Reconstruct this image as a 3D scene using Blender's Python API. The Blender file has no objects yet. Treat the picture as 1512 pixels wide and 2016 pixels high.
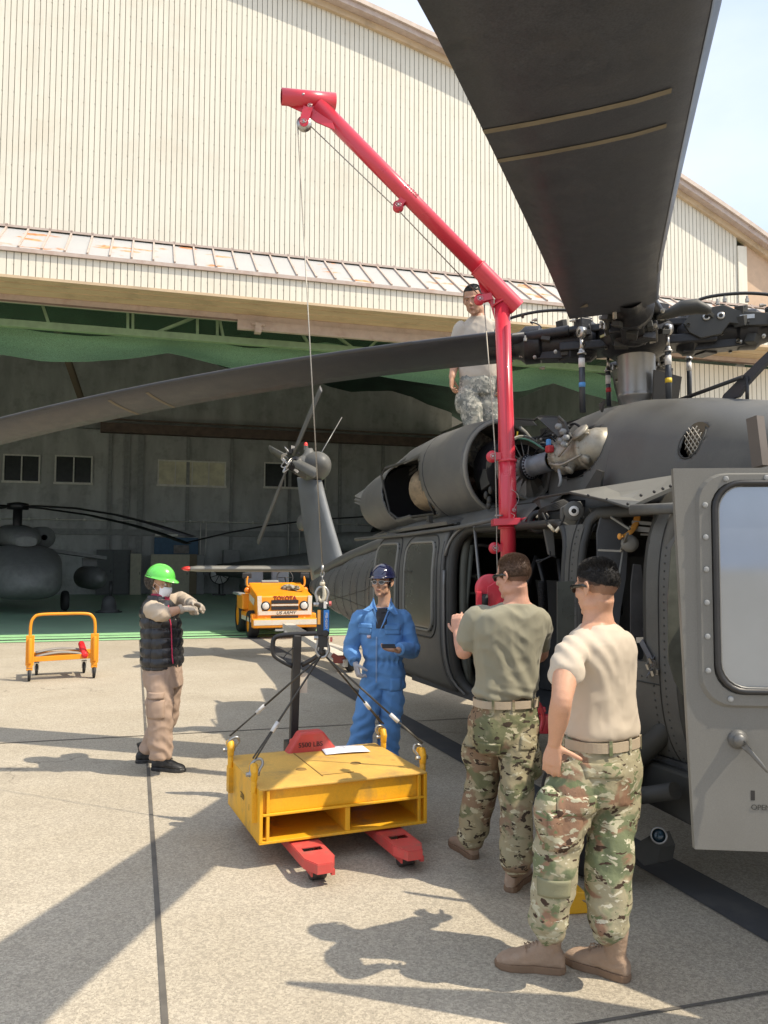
import bpy, bmesh, math, random
from mathutils import Vector, Matrix, noise, Euler
random.seed(7)
SC = bpy.context.scene
COL = SC.collection
V = Vector
PI = math.pi
R = math.radians

# ---------------------------------------------------------------- camera, world, sun, exposure
CAM_F, CAM_PITCH, CAM_ROLL, CAM_H = 1600.0, R(3.4), R(0.24), 1.72
_c, _s = math.cos(CAM_PITCH), math.sin(CAM_PITCH)
_F = V((0, _c, _s)); _U0 = V((0, -_s, _c)); _R0 = V((1, 0, 0))
_R = _R0 * math.cos(CAM_ROLL) + _U0 * math.sin(CAM_ROLL)
_U = _U0 * math.cos(CAM_ROLL) - _R0 * math.sin(CAM_ROLL)
CAMP = V((0, 0, CAM_H))
cam = bpy.data.cameras.new('camera')
cam_ob = bpy.data.objects.new('camera', cam); COL.objects.link(cam_ob)
cam.sensor_fit = 'VERTICAL'; cam.sensor_height = 36.0; cam.lens = 36.0 * CAM_F / 2016.0
cam.clip_start = 0.05; cam.clip_end = 3000
_m = Matrix((_R, _U, -_F)).transposed().to_4x4(); _m.translation = CAMP
cam_ob.matrix_world = _m
SC.camera = cam_ob

SUN_TO = V((0.700, -0.23, 1.0)).normalized()       # direction towards the sun
sun_el = math.asin(SUN_TO.z); sun_az = math.atan2(SUN_TO.x, SUN_TO.y)
w = bpy.data.worlds.new('World'); SC.world = w; w.use_nodes = True
nt = w.node_tree; nt.nodes.clear()
def N(nt, t, **k):
    n = nt.nodes.new(t)
    for a, b in k.items():
        if a.startswith('i_'): n.inputs[a[2:].replace('_', ' ')].default_value = b
        else: setattr(n, a, b)
    return n
_sky = N(nt, 'ShaderNodeTexSky'); _sky.sky_type = 'NISHITA'; _sky.sun_disc = False
_sky.sun_elevation = sun_el; _sky.sun_rotation = sun_az; _sky.air_density = 1.3; _sky.dust_density = 3.0; _sky.ozone_density = 1.5
_tc = N(nt, 'ShaderNodeTexCoord')
_mp = N(nt, 'ShaderNodeMapping'); _mp.inputs['Scale'].default_value = (1.0, 1.0, 2.2)
_nz = N(nt, 'ShaderNodeTexNoise'); _nz.inputs['Scale'].default_value = 2.3; _nz.inputs['Detail'].default_value = 7; _nz.inputs['Roughness'].default_value = .52
_rp = N(nt, 'ShaderNodeValToRGB'); _rp.color_ramp.elements[0].position = .40; _rp.color_ramp.elements[1].position = .62
_mx = N(nt, 'ShaderNodeMixRGB'); _mx.inputs[2].default_value = (3.75, 4.15, 4.95, 1)
_bg = N(nt, 'ShaderNodeBackground'); _bg.inputs[1].default_value = 0.15
_wo = N(nt, 'ShaderNodeOutputWorld')
L = nt.links.new
L(_tc.outputs['Generated'], _mp.inputs[0]); L(_mp.outputs[0], _nz.inputs[0]); L(_nz.outputs[0], _rp.inputs[0])
_mm = N(nt, 'ShaderNodeMath', operation='MULTIPLY_ADD'); _mm.inputs[1].default_value = .40; _mm.inputs[2].default_value = .56
L(_rp.outputs[0], _mm.inputs[0]); L(_mm.outputs[0], _mx.inputs[0]); L(_sky.outputs[0], _mx.inputs[1]); L(_mx.outputs[0], _bg.inputs[0]); L(_bg.outputs[0], _wo.inputs[0])
_sl = bpy.data.lights.new('sun', 'SUN'); _sl.energy = 3.2; _sl.angle = R(0.53); _sl.color = (1.0, .89, .72)
sun_ob = bpy.data.objects.new('sun', _sl); COL.objects.link(sun_ob)
sun_ob.rotation_euler = (-SUN_TO).to_track_quat('-Z', 'Y').to_euler(); sun_ob.location = (8, -4, 20)
SC.view_settings.view_transform = 'Standard'; SC.view_settings.look = 'None'
SC.view_settings.exposure = 0.78; SC.view_settings.gamma = 1.0
SC.cycles.max_bounces = 6; SC.cycles.diffuse_bounces = 4; SC.cycles.transparent_max_bounces = 10

# ---------------------------------------------------------------- measuring helpers
def ray(px, py):
    u = (px - 756) / CAM_F; v = (1008 - py) / CAM_F
    return _F + _R * u + _U * v
def P(px, py, D):                      # point at distance D in front (world y)
    d = ray(px, py); return CAMP + d * (D / d.y)
def G(px, py, z=0.0):                  # point at height z
    d = ray(px, py); return CAMP + d * ((z - CAM_H) / d.z)
def PL(px, py, p0, n):
    d = ray(px, py); return CAMP + d * ((p0 - CAMP).dot(n) / d.dot(n))

# ---------------------------------------------------------------- materials
MATS = {}
def mat(name, col, rough=.6, metal=0.0, var=.12, vs=6.0, bump=.0, bs=60.0, spec=.5, dirt=None, ds=2.0, da=.5, fine=0.0, fs=300.0, coat=0.0, alpha=1.0, trans=0.0, emit=None, es=0.0, stretch=None, sheen=0.0, bdist=.01, rvar=.15):
    if name in MATS: return MATS[name]
    m = bpy.data.materials.new(name); m.use_nodes = True; nt = m.node_tree
    b = nt.nodes['Principled BSDF']; l = nt.links.new
    b.inputs['Metallic'].default_value = metal
    b.inputs['Specular IOR Level'].default_value = spec
    b.inputs['Coat Weight'].default_value = coat; b.inputs['Coat Roughness'].default_value = .08
    b.inputs['Transmission Weight'].default_value = trans
    b.inputs['Alpha'].default_value = alpha
    if sheen: b.inputs['Sheen Weight'].default_value = sheen
    if emit: b.inputs['Emission Color'].default_value = (*emit, 1); b.inputs['Emission Strength'].default_value = es
    tc = N(nt, 'ShaderNodeTexCoord'); vec = tc.outputs['Object']
    if stretch:
        mp = N(nt, 'ShaderNodeMapping'); mp.inputs['Scale'].default_value = stretch; l(vec, mp.inputs[0]); vec = mp.outputs[0]
    n1 = N(nt, 'ShaderNodeTexNoise'); n1.inputs['Scale'].default_value = vs; n1.inputs['Detail'].default_value = 5; n1.inputs['Roughness'].default_value = .6; l(vec, n1.inputs[0])
    mr = N(nt, 'ShaderNodeMapRange'); mr.inputs[1].default_value = .3; mr.inputs[2].default_value = .7
    mr.inputs[3].default_value = 1 - var; mr.inputs[4].default_value = 1 + var; l(n1.outputs[0], mr.inputs[0])
    val = mr.outputs[0]
    if fine:
        n3 = N(nt, 'ShaderNodeTexNoise'); n3.inputs['Scale'].default_value = fs; n3.inputs['Detail'].default_value = 2; l(tc.outputs['Object'], n3.inputs[0])
        m3 = N(nt, 'ShaderNodeMapRange'); m3.inputs[1].default_value = .3; m3.inputs[2].default_value = .7; m3.inputs[3].default_value = 1 - fine; m3.inputs[4].default_value = 1 + fine; l(n3.outputs[0], m3.inputs[0])
        mu = N(nt, 'ShaderNodeMath', operation='MULTIPLY'); l(val, mu.inputs[0]); l(m3.outputs[0], mu.inputs[1]); val = mu.outputs[0]
    vm = N(nt, 'ShaderNodeVectorMath', operation='SCALE'); vm.inputs[0].default_value = col[:3]; l(val, vm.inputs['Scale'])
    out = vm.outputs[0]
    if dirt:
        n2 = N(nt, 'ShaderNodeTexNoise'); n2.inputs['Scale'].default_value = ds; n2.inputs['Detail'].default_value = 8; n2.inputs['Roughness'].default_value = .7; l(tc.outputs['Object'], n2.inputs[0])
        r2 = N(nt, 'ShaderNodeValToRGB'); r2.color_ramp.elements[0].position = .5; r2.color_ramp.elements[1].position = .72; r2.color_ramp.elements[1].color = (da, da, da, 1); l(n2.outputs[0], r2.inputs[0])
        mx = N(nt, 'ShaderNodeMixRGB'); mx.inputs[2].default_value = (*dirt, 1); l(r2.outputs[0], mx.inputs[0]); l(out, mx.inputs[1]); out = mx.outputs[0]
    l(out, b.inputs['Base Color'])
    rr = N(nt, 'ShaderNodeMapRange'); rr.inputs[1].default_value = .3; rr.inputs[2].default_value = .7; rr.inputs[3].default_value = max(.02, rough * (1 - rvar)); rr.inputs[4].default_value = min(1, rough * (1 + rvar)); l(n1.outputs[0], rr.inputs[0]); l(rr.outputs[0], b.inputs['Roughness'])
    if bump:
        nb = N(nt, 'ShaderNodeTexNoise'); nb.inputs['Scale'].default_value = bs; nb.inputs['Detail'].default_value = 4; l(vec, nb.inputs[0])
        bp = N(nt, 'ShaderNodeBump'); bp.inputs['Strength'].default_value = bump; bp.inputs['Distance'].default_value = bdist; l(nb.outputs[0], bp.inputs['Height']); l(bp.outputs[0], b.inputs['Normal'])
    MATS[name] = m; return m

def concrete(name, c1, c2, speck=.30, stain=(.20, .17, .13)):
    m = bpy.data.materials.new(name); m.use_nodes = True; nt = m.node_tree; l = nt.links.new; b = nt.nodes['Principled BSDF']
    b.inputs['Roughness'].default_value = .9; b.inputs['Specular IOR Level'].default_value = .2
    tc = N(nt, 'ShaderNodeTexCoord').outputs['Object']
    def noi(s, d=4, r=.6):
        n = N(nt, 'ShaderNodeTexNoise'); n.inputs['Scale'].default_value = s; n.inputs['Detail'].default_value = d; n.inputs['Roughness'].default_value = r; l(tc, n.inputs[0]); return n.outputs[0]
    def ramp(v, a, bb, ca=(0, 0, 0, 1), cb=(1, 1, 1, 1)):
        r = N(nt, 'ShaderNodeValToRGB'); r.color_ramp.elements[0].position = a; r.color_ramp.elements[1].position = bb; r.color_ramp.elements[0].color = ca; r.color_ramp.elements[1].color = cb; l(v, r.inputs[0]); return r.outputs[0]
    def mix(f, a, c, mode='MIX', fac=None):
        x = N(nt, 'ShaderNodeMixRGB', blend_type=mode)
        if fac is not None: x.inputs[0].default_value = fac
        else: l(f, x.inputs[0])
        if isinstance(a, tuple): x.inputs[1].default_value = (*a, 1)
        else: l(a, x.inputs[1])
        if isinstance(c, tuple): x.inputs[2].default_value = (*c, 1)
        else: l(c, x.inputs[2])
        return x.outputs[0]
    base = mix(ramp(noi(.9, 6, .65), .35, .68), c1, c2)
    vor = N(nt, 'ShaderNodeTexVoronoi'); vor.inputs['Scale'].default_value = 95; vor.inputs['Randomness'].default_value = 1; l(tc, vor.inputs[0])
    sep = N(nt, 'ShaderNodeSeparateColor'); l(vor.outputs['Color'], sep.inputs[0])
    base = mix(None, base, ramp(sep.outputs[0], 0, 1, (1 - speck, 1 - speck, 1 - speck, 1), (1 + speck * .6, 1 + speck * .58, 1 + speck * .52, 1)), 'MULTIPLY', 1.0)
    base = mix(ramp(noi(190, 2), .56, .70), base, tuple(v * .36 for v in c1))
    base = mix(ramp(noi(60, 3), .58, .76), base, tuple(v * .74 for v in c1))
    st = ramp(noi(.55, 9, .72), .54, .78, (0, 0, 0, 1), (.45, .45, .45, 1))
    base = mix(st, base, stain)
    base = mix(ramp(noi(2.6, 5, .6), .66, .74, (0, 0, 0, 1), (.55, .55, .55, 1)), base, tuple(v * .55 for v in c1))
    ve = N(nt, 'ShaderNodeTexVoronoi'); ve.feature = 'DISTANCE_TO_EDGE'; ve.inputs['Scale'].default_value = .33
    wn = N(nt, 'ShaderNodeTexNoise'); wn.inputs['Scale'].default_value = 1.7; wn.inputs['Detail'].default_value = 6; l(tc, wn.inputs[0])
    va = N(nt, 'ShaderNodeVectorMath', operation='MULTIPLY_ADD'); va.inputs[1].default_value = (.9, .9, .9); l(wn.outputs['Color'], va.inputs[0]); l(tc, va.inputs[2]); l(va.outputs[0], ve.inputs['Vector'])
    ck = N(nt, 'ShaderNodeMath', operation='MULTIPLY'); l(ramp(ve.outputs['Distance'], .0, .0016, (1, 1, 1, 1), (0, 0, 0, 1)), ck.inputs[0]); l(ramp(noi(.35, 3), .50, .60, (0, 0, 0, 1), (.7, .7, .7, 1)), ck.inputs[1])
    base = mix(ck.outputs[0], base, tuple(v * .35 for v in c1))
    l(base, b.inputs['Base Color'])
    bp = N(nt, 'ShaderNodeBump'); bp.inputs['Strength'].default_value = .55; bp.inputs['Distance'].default_value = .004; l(noi(140, 3), bp.inputs['Height']); l(bp.outputs[0], b.inputs['Normal'])
    MATS[name] = m; return m

def camo(name, cols, scale=9.0, stretch=(1, 1, 1), digital=0.0):
    """layers: base + [(colour, noise scale, threshold, offset)]"""
    m = bpy.data.materials.new(name); m.use_nodes = True; nt = m.node_tree; l = nt.links.new; b = nt.nodes['Principled BSDF']
    b.inputs['Roughness'].default_value = .88; b.inputs['Specular IOR Level'].default_value = .15
    vec = N(nt, 'ShaderNodeTexCoord').outputs['Object']
    if digital:
        sn = N(nt, 'ShaderNodeVectorMath', operation='SNAP'); sn.inputs[1].default_value = (digital,) * 3; l(vec, sn.inputs[0]); vec = sn.outputs[0]
    mp = N(nt, 'ShaderNodeMapping'); mp.inputs['Scale'].default_value = stretch; l(vec, mp.inputs[0])
    out = None; base = cols[0]
    cur = None
    for (c, s, th, off, soft, st2) in cols[1:]:
        m2 = N(nt, 'ShaderNodeMapping'); m2.inputs['Location'].default_value = (off, off * 1.7, off * .6); m2.inputs['Scale'].default_value = st2; l(mp.outputs[0], m2.inputs[0])
        n = N(nt, 'ShaderNodeTexNoise'); n.inputs['Scale'].default_value = s; n.inputs['Detail'].default_value = 3.5; n.inputs['Roughness'].default_value = .55; n.inputs['Distortion'].default_value = .4; l(m2.outputs[0], n.inputs[0])
        r = N(nt, 'ShaderNodeValToRGB'); r.color_ramp.elements[0].position = th; r.color_ramp.elements[1].position = th + soft; l(n.outputs[0], r.inputs[0])
        x = N(nt, 'ShaderNodeMixRGB'); l(r.outputs[0], x.inputs[0])
        if cur is None: x.inputs[1].default_value = (*base, 1)
        else: l(cur, x.inputs[1])
        x.inputs[2].default_value = (*c, 1); cur = x.outputs[0]
    l(cur, b.inputs['Base Color'])
    tc2 = N(nt, 'ShaderNodeTexCoord').outputs['Object']
    nb = N(nt, 'ShaderNodeTexNoise'); nb.inputs['Scale'].default_value = 22; nb.inputs['Detail'].default_value = 5; l(tc2, nb.inputs[0])
    bp = N(nt, 'ShaderNodeBump'); bp.inputs['Strength'].default_value = .35; bp.inputs['Distance'].default_value = .02; l(nb.outputs[0], bp.inputs['Height']); l(bp.outputs[0], b.inputs['Normal'])
    MATS[name] = m; return m

# ---------------------------------------------------------------- object helpers
def prop(o, label=None, cat=None, group=None, kind=None):
    if label: o['label'] = label
    if cat: o['category'] = cat
    if group: o['group'] = group
    if kind: o['kind'] = kind
    return o
def empty(name, loc=(0, 0, 0), rz=0.0, label=None, cat=None, group=None):
    o = bpy.data.objects.new(name, None); COL.objects.link(o); o.location = loc; o.rotation_euler = (0, 0, rz); o.empty_display_size = .2
    return prop(o, label, cat, group)

def frame_from(d, up=V((0, 0, 1))):
    d = V(d).normalized(); up = V(up)
    if abs(d.dot(up)) > .985: up = V((1, 0, 0)) if abs(d.x) < .9 else V((0, 1, 0))
    x = d.cross(up).normalized(); y = x.cross(d).normalized()
    return x, y, d       # x sideways, y up-ish, d along

class MB:
    def __init__(s): s.bm = bmesh.new(); s.mi = 0
    def _f(s, vs, sm=False):
        try:
            f = s.bm.faces.new(vs); f.material_index = s.mi; f.smooth = sm; return f
        except ValueError: return None
    def face(s, pts, sm=False): return s._f([s.bm.verts.new(p) for p in pts], sm)
    def box(s, c, size, rot=None):
        c = V(c); hx, hy, hz = [v / 2 for v in size]; M = rot if rot is not None else Matrix.Identity(3)
        if not isinstance(M, Matrix): M = Euler(M).to_matrix()
        v = [s.bm.verts.new(c + M @ V((x * hx, y * hy, z * hz))) for x in (-1, 1) for y in (-1, 1) for z in (-1, 1)]
        for q in ((0, 1, 3, 2), (4, 6, 7, 5), (0, 4, 5, 1), (2, 3, 7, 6), (0, 2, 6, 4), (1, 5, 7, 3)): s._f([v[i] for i in q])
        return s
    def bar(s, a, b, w, h, up=V((0, 0, 1))):
        a, b = V(a), V(b); x, y, d = frame_from(b - a, up); M = Matrix((x, y, d)).transposed()
        return s.box((a + b) / 2, (w, h, (b - a).length), M)
    def tube(s, pts, r, seg=10, closed=False, caps=True, rx=None, up=V((0, 0, 1)), sm=True):
        pts = [V(p) for p in pts]; n = len(pts); rs = r if isinstance(r, (list, tuple)) else [r] * n
        rings = []; prevx = None
        for i, p in enumerate(pts):
            if closed: t = pts[(i + 1) % n] - pts[i - 1]
            elif i == 0: t = pts[1] - p
            elif i == n - 1: t = p - pts[i - 1]
            else: t = (pts[i + 1] - p).normalized() + (p - pts[i - 1]).normalized()
            if t.length < 1e-9: t = V((0, 0, 1))
            t.normalize()
            if prevx is None: x, y, _ = frame_from(t, up)
            else:
                x = prevx - t * prevx.dot(t)
                x = x.normalized() if x.length > 1e-6 else frame_from(t, up)[0]
                y = t.cross(x)
                y = -y if False else y
            prevx = x; y = t.cross(x).normalized()
            rr = rs[i]; ra, rb = (rr if isinstance(rr, (tuple, list)) else (rr, rr))
            rings.append([s.bm.verts.new(p + x * (ra * math.cos(2 * PI * k / seg)) + y * (rb * math.sin(2 * PI * k / seg))) for k in range(seg)])
        m = n if closed else n - 1
        for i in range(m):
            A, B = rings[i], rings[(i + 1) % n]
            for k in range(seg): s._f([A[k], A[(k + 1) % seg], B[(k + 1) % seg], B[k]], sm)
        if caps and not closed:
            s._f(rings[0][::-1]); s._f(rings[-1])
        return s
    def lathe(s, o, d, prof, seg=24, up=V((0, 0, 1)), sm=True, a0=0, a1=2 * PI):
        o = V(o); x, y, d = frame_from(d, up); rings = []
        full = abs(a1 - a0 - 2 * PI) < 1e-6; ns = seg if full else seg + 1
        for t, r in prof:
            c = o + d * t
            if r < 1e-6: rings.append([s.bm.verts.new(c)])
            else: rings.append([s.bm.verts.new(c + x * (r * math.cos(a0 + (a1 - a0) * k / seg)) + y * (r * math.sin(a0 + (a1 - a0) * k / seg))) for k in range(ns)])
        for A, B in zip(rings, rings[1:]):
            for k in range(seg):
                k2 = (k + 1) % ns
                if len(A) == 1 and len(B) == 1: continue
                if len(A) == 1: s._f([A[0], B[k2], B[k]], sm)
                elif len(B) == 1: s._f([A[k], A[k2], B[0]], sm)
                else: s._f([A[k], A[k2], B[k2], B[k]], sm)
        return s
    def loft(s, rings, caps=True, closed=False, sm=True, ringclosed=True):
        R_ = [[s.bm.verts.new(p) for p in r] for r in rings]; n = len(R_[0])
        pairs = list(zip(R_, R_[1:])) + ([(R_[-1], R_[0])] if closed else [])
        for A, B in pairs:
            for k in range(n if ringclosed else n - 1): s._f([A[k], A[(k + 1) % n], B[(k + 1) % n], B[k]], sm)
        if caps and not closed and ringclosed: s._f(R_[0][::-1]); s._f(R_[-1])
        return s
    def prism(s, poly, o, x, y, depth, sm=False):
        """2-D polygon in the plane (o; x, y), extruded by vector depth"""
        o, x, y, depth = V(o), V(x), V(y), V(depth)
        a = [s.bm.verts.new(o + x * u + y * v) for u, v in poly]; b = [s.bm.verts.new(o + x * u + y * v + depth) for u, v in poly]
        n = len(poly); s._f(a); s._f(b[::-1])
        for i in range(n): s._f([a[i], b[i], b[(i + 1) % n], a[(i + 1) % n]], sm)
        return s
    def ball(s, c, r, seg=14, sm=True, M=None):
        c = V(c); rx, ry, rz = r if isinstance(r, (tuple, list)) else (r, r, r); h = seg // 2 + 1
        rings = []
        for i in range(h + 1):
            ph = PI * i / h
            if i in (0, h): pts = [V((0, 0, rz * math.cos(ph)))]
            else: pts = [V((rx * math.sin(ph) * math.cos(2 * PI * k / seg), ry * math.sin(ph) * math.sin(2 * PI * k / seg), rz * math.cos(ph))) for k in range(seg)]
            rings.append([s.bm.verts.new(c + (M @ p if M is not None else p)) for p in pts])
        for A, B in zip(rings, rings[1:]):
            for k in range(seg):
                k2 = (k + 1) % seg
                if len(A) == 1: s._f([A[0], B[k], B[k2]], sm)
                elif len(B) == 1: s._f([A[k], B[0], A[k2]], sm)
                else: s._f([A[k], B[k], B[k2], A[k2]], sm)
        return s
    def grid(s, fn, nu, nv, sm=True):
        g = [[s.bm.verts.new(fn(i / nu, j / nv)) for j in range(nv + 1)] for i in range(nu + 1)]
        for i in range(nu):
            for j in range(nv): s._f([g[i][j], g[i + 1][j], g[i + 1][j + 1], g[i][j + 1]], sm)
        return s
    def rbolts(s, pts, nrm, r=.006, h=.004, seg=6):
        for p in pts: s.lathe(V(p), V(nrm), [(-.002, r), (h * .7, r), (h, r * .6), (h, 0)], seg, sm=False)
        return s
    def mesh(s, name, norm=True):
        if norm: bmesh.ops.recalc_face_normals(s.bm, faces=s.bm.faces)
        me = bpy.data.meshes.new(name); s.bm.to_mesh(me); s.bm.free(); return me
    def build(s, name, m, parent=None, bevel=0, bseg=2, norm=True, **k):
        me = s.mesh(name, norm)
        for mm in (m if isinstance(m, (list, tuple)) else [m]): me.materials.append(mm)
        return link(name, me, parent, bevel, bseg, **k)
def link(name, me, parent=None, bevel=0, bseg=2, **k):
    o = bpy.data.objects.new(name, me); COL.objects.link(o)
    if parent: o.parent = parent
    if bevel:
        b = o.modifiers.new('bevel', 'BEVEL'); b.width = bevel; b.segments = bseg; b.limit_method = 'ANGLE'; b.angle_limit = R(35); b.harden_normals = False
    if k: prop(o, **k)
    return o
def solid(o, t, off=-1):
    s = o.modifiers.new('solid', 'SOLIDIFY'); s.thickness = t; s.offset = off; return o
def bake(o):
    """apply modifiers without operators"""
    dg = bpy.context.evaluated_depsgraph_get(); ev = o.evaluated_get(dg)
    me = bpy.data.meshes.new_from_object(ev); old = o.data; o.modifiers.clear(); o.data = me; me.name = old.name; bpy.data.meshes.remove(old); return o
def copy_tree(o, parent=None):
    c = o.copy(); COL.objects.link(c)
    if parent: c.parent = parent
    for ch in [x for x in bpy.data.objects if x.parent == o]: copy_tree(ch, c)
    return c
def text(s, size, o, x, y, m, parent, name='lettering', ext=.002, sx=1.0, align='CENTER', bold=0.0, shear=0.0):
    cu = bpy.data.curves.new(name, 'FONT'); cu.body = s; cu.size = size; cu.extrude = ext; cu.align_x = align; cu.align_y = 'CENTER'; cu.offset = bold; cu.shear = shear
    ob = bpy.data.objects.new(name, cu); COL.objects.link(ob)
    dg = bpy.context.evaluated_depsgraph_get(); me = bpy.data.meshes.new_from_object(ob.evaluated_get(dg))
    bpy.data.objects.remove(ob); bpy.data.curves.remove(cu)
    x, y = V(x).normalized(), V(y).normalized(); z = x.cross(y)
    for v in me.vertices:
        c = v.co.copy(); v.co = V(o) + x * (c.x * sx) + y * c.y + z * c.z
    me.materials.clear(); me.materials.append(m)
    return link(name, me, parent)
def arc(c, r, a0, a1, n, x, y):
    c, x, y = V(c), V(x), V(y); return [c + x * (r * math.cos(a0 + (a1 - a0) * i / n)) + y * (r * math.sin(a0 + (a1 - a0) * i / n)) for i in range(n + 1)]
def rrect(w, h, r, n=5, cx=0, cy=0):
    out = []
    for (sx, sy, a) in ((1, 1, 0), (-1, 1, PI / 2), (-1, -1, PI), (1, -1, 1.5 * PI)):
        for i in range(n + 1):
            t = a + PI / 2 * i / n; out.append((cx + sx * (w / 2 - r) + r * math.cos(t), cy + sy * (h / 2 - r) + r * math.sin(t)))
    return out
def smoothpath(pts, n=8, closed=False):
    """Catmull-Rom"""
    pts = [V(p) for p in pts]; out = []; m = len(pts)
    rng = range(m) if closed else range(m - 1)
    for i in rng:
        p1, p2 = pts[i], pts[(i + 1) % m]
        p0 = pts[i - 1] if (i > 0 or closed) else p1 * 2 - p2
        p3 = pts[(i + 2) % m] if (i + 2 < m or closed) else p2 * 2 - p1
        for k in range(n):
            t = k / n; out.append(.5 * ((2 * p1) + (p2 - p0) * t + (2 * p0 - 5 * p1 + 4 * p2 - p3) * t * t + (3 * p1 - p0 - 3 * p2 + p3) * t ** 3))
    if not closed: out.append(pts[-1])
    return out
# ================================================================ SETTING: ground, apron, hangar
CONC = concrete('apron_concrete', (.40, .352, .272), (.46, .412, .33), speck=.26)
JOINT = mat('joint_dirt', (.11, .10, .085), .95, var=.3)
FLOORG = mat('green_floor_paint', (.36, .56, .40), .38, var=.12, vs=.8, dirt=(.30, .42, .33), ds=.7, da=.6, spec=.4)
FLOORG2 = mat('sunlit_floor_green', (.34, .64, .33), .5, var=.08, dirt=(.2, .3, .2), ds=2, da=.3)  # floor green with the sunlight at the doorway put into the colour
CREAM = mat('cream_cladding_paint', (.655, .635, .545), .55, var=.055, vs=2.2, stretch=(5, 5, .22), dirt=(.45, .36, .24), ds=.8, da=.25)
CREAM2 = mat('pale_fascia_paint', (.70, .665, .56), .5, var=.05, vs=3, stretch=(4, 4, .4), dirt=(.5, .42, .3), ds=1.2, da=.25)
SEAM = mat('cladding_groove', (.32, .30, .245), .8, var=.2)
TAN = mat('tan_soffit_paint', (.52, .40, .26), .65, var=.1, vs=2, stretch=(.3, 3, 3), dirt=(.2, .15, .10), ds=1.4, da=.5)
TRIM = mat('pinkish_trim_paint', (.46, .38, .33), .5, var=.1, dirt=(.3, .16, .1), ds=2.5, da=.5)
WALLT = mat('tan_render_wall', (.55, .40, .28), .8, var=.08, bump=.2)
DKWALL = mat('dark_inner_wall', (.47, .49, .485), .8, var=.22, vs=1.3, stretch=(1, 1, .25), dirt=(.12, .12, .12), ds=1.2, da=.5)
DKWALL2 = mat('dark_inner_pilaster', (.32, .335, .335), .85, var=.2)
NETG = mat('green_net_mesh', (.085, .19, .11), .9, var=.12, vs=3, fine=.35, fs=60, alpha=.62)
NETD = mat('dark_ceiling_net', (.04, .085, .065), .95, var=.4, vs=.8, fine=.3, fs=20)
TRUSS = mat('pale_green_truss_paint', (.20, .30, .17), .6, var=.15)
RUSTB = mat('rusty_brown_beam', (.17, .125, .105), .8, var=.3, vs=3)
FRAMEW = mat('pale_window_frame', (.80, .80, .75), .5)
GLASSD = mat('dark_window_glass', (.05, .055, .056), .15, spec=.6)
OLIVW = mat('curtained_window', (.75, .73, .56), .7, var=.2, vs=2)
BEIGE = mat('beige_cabinet_paint', (.50, .48, .36), .5)
GREYM = mat('grey_machine_paint', (.26, .27, .27), .5)
BLUEB = mat('blue_board', (.06, .14, .24), .6, var=.2)
BLACKP = mat('black_satin_paint', (.018, .018, .019), .45, var=.2)
WHITEP = mat('white_paint', (.75, .75, .73), .5, var=.05)

HO = G(0, 1266); HA = R(16.1)
_hs = V((math.cos(HA), math.sin(HA), 0)); _hn = V((-math.sin(HA), math.cos(HA), 0))      # along the front, inwards
def hs(px, py, y=0.0):                 # pixel -> (s, z) on the plane y metres inside the front
    p = PL(px, py, HO + _hn * y, _hn) - HO; return p.dot(_hs), p.z + 0
def archz(s): return 15.88 - .01175 * (s + 3) ** 2

gb = MB(); gb.face([(-400, -200, 0), (400, -200, 0), (400, 600, 0), (-400, 600, 0)])
gb.build('ground', CONC, kind='structure')
# expansion joints: shallow dark strips
jb = MB()
def strip(b, a, c, wd, z=.004):
    a, c = V(a), V(c); a.z = c.z = z; d = (c - a).normalized(); n = V((-d.y, d.x, 0)) * wd / 2
    b.face([a + n, c + n, c - n, a - n])
j1 = G(275, 1260); j2 = G(325, 2016); dj = (j2 - j1).normalized()
strip(jb, j1 - dj * -.02, j2 + dj * 3, .026)
dw = V((_hs.x, _hs.y, 0))
for k, (px, py) in enumerate(((0, 1464), (1512, 1955))):
    p = G(px, py)
    if k == 2: continue
    wj = .018 if k else .022
    strip(jb, p - dw * 6, p + dw * 16, wj, .0045)
jb.build('pavement_joints', JOINT, kind='structure')
# painted dark guide line under the helicopter
lb = MB(); a = G(372, 1190); q1 = G(1512, 1822); q0 = G(600, 1312)
dl = (q1 - q0).normalized(); strip(lb, q0 - dl * 8, q1 + dl * 5, .27, .005)
lb.build('painted_ground_line', mat('dark_line_paint', (.060, .062, .066), .8, var=.15, dirt=(.14, .13, .11), ds=3, da=.5), kind='structure')

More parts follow.
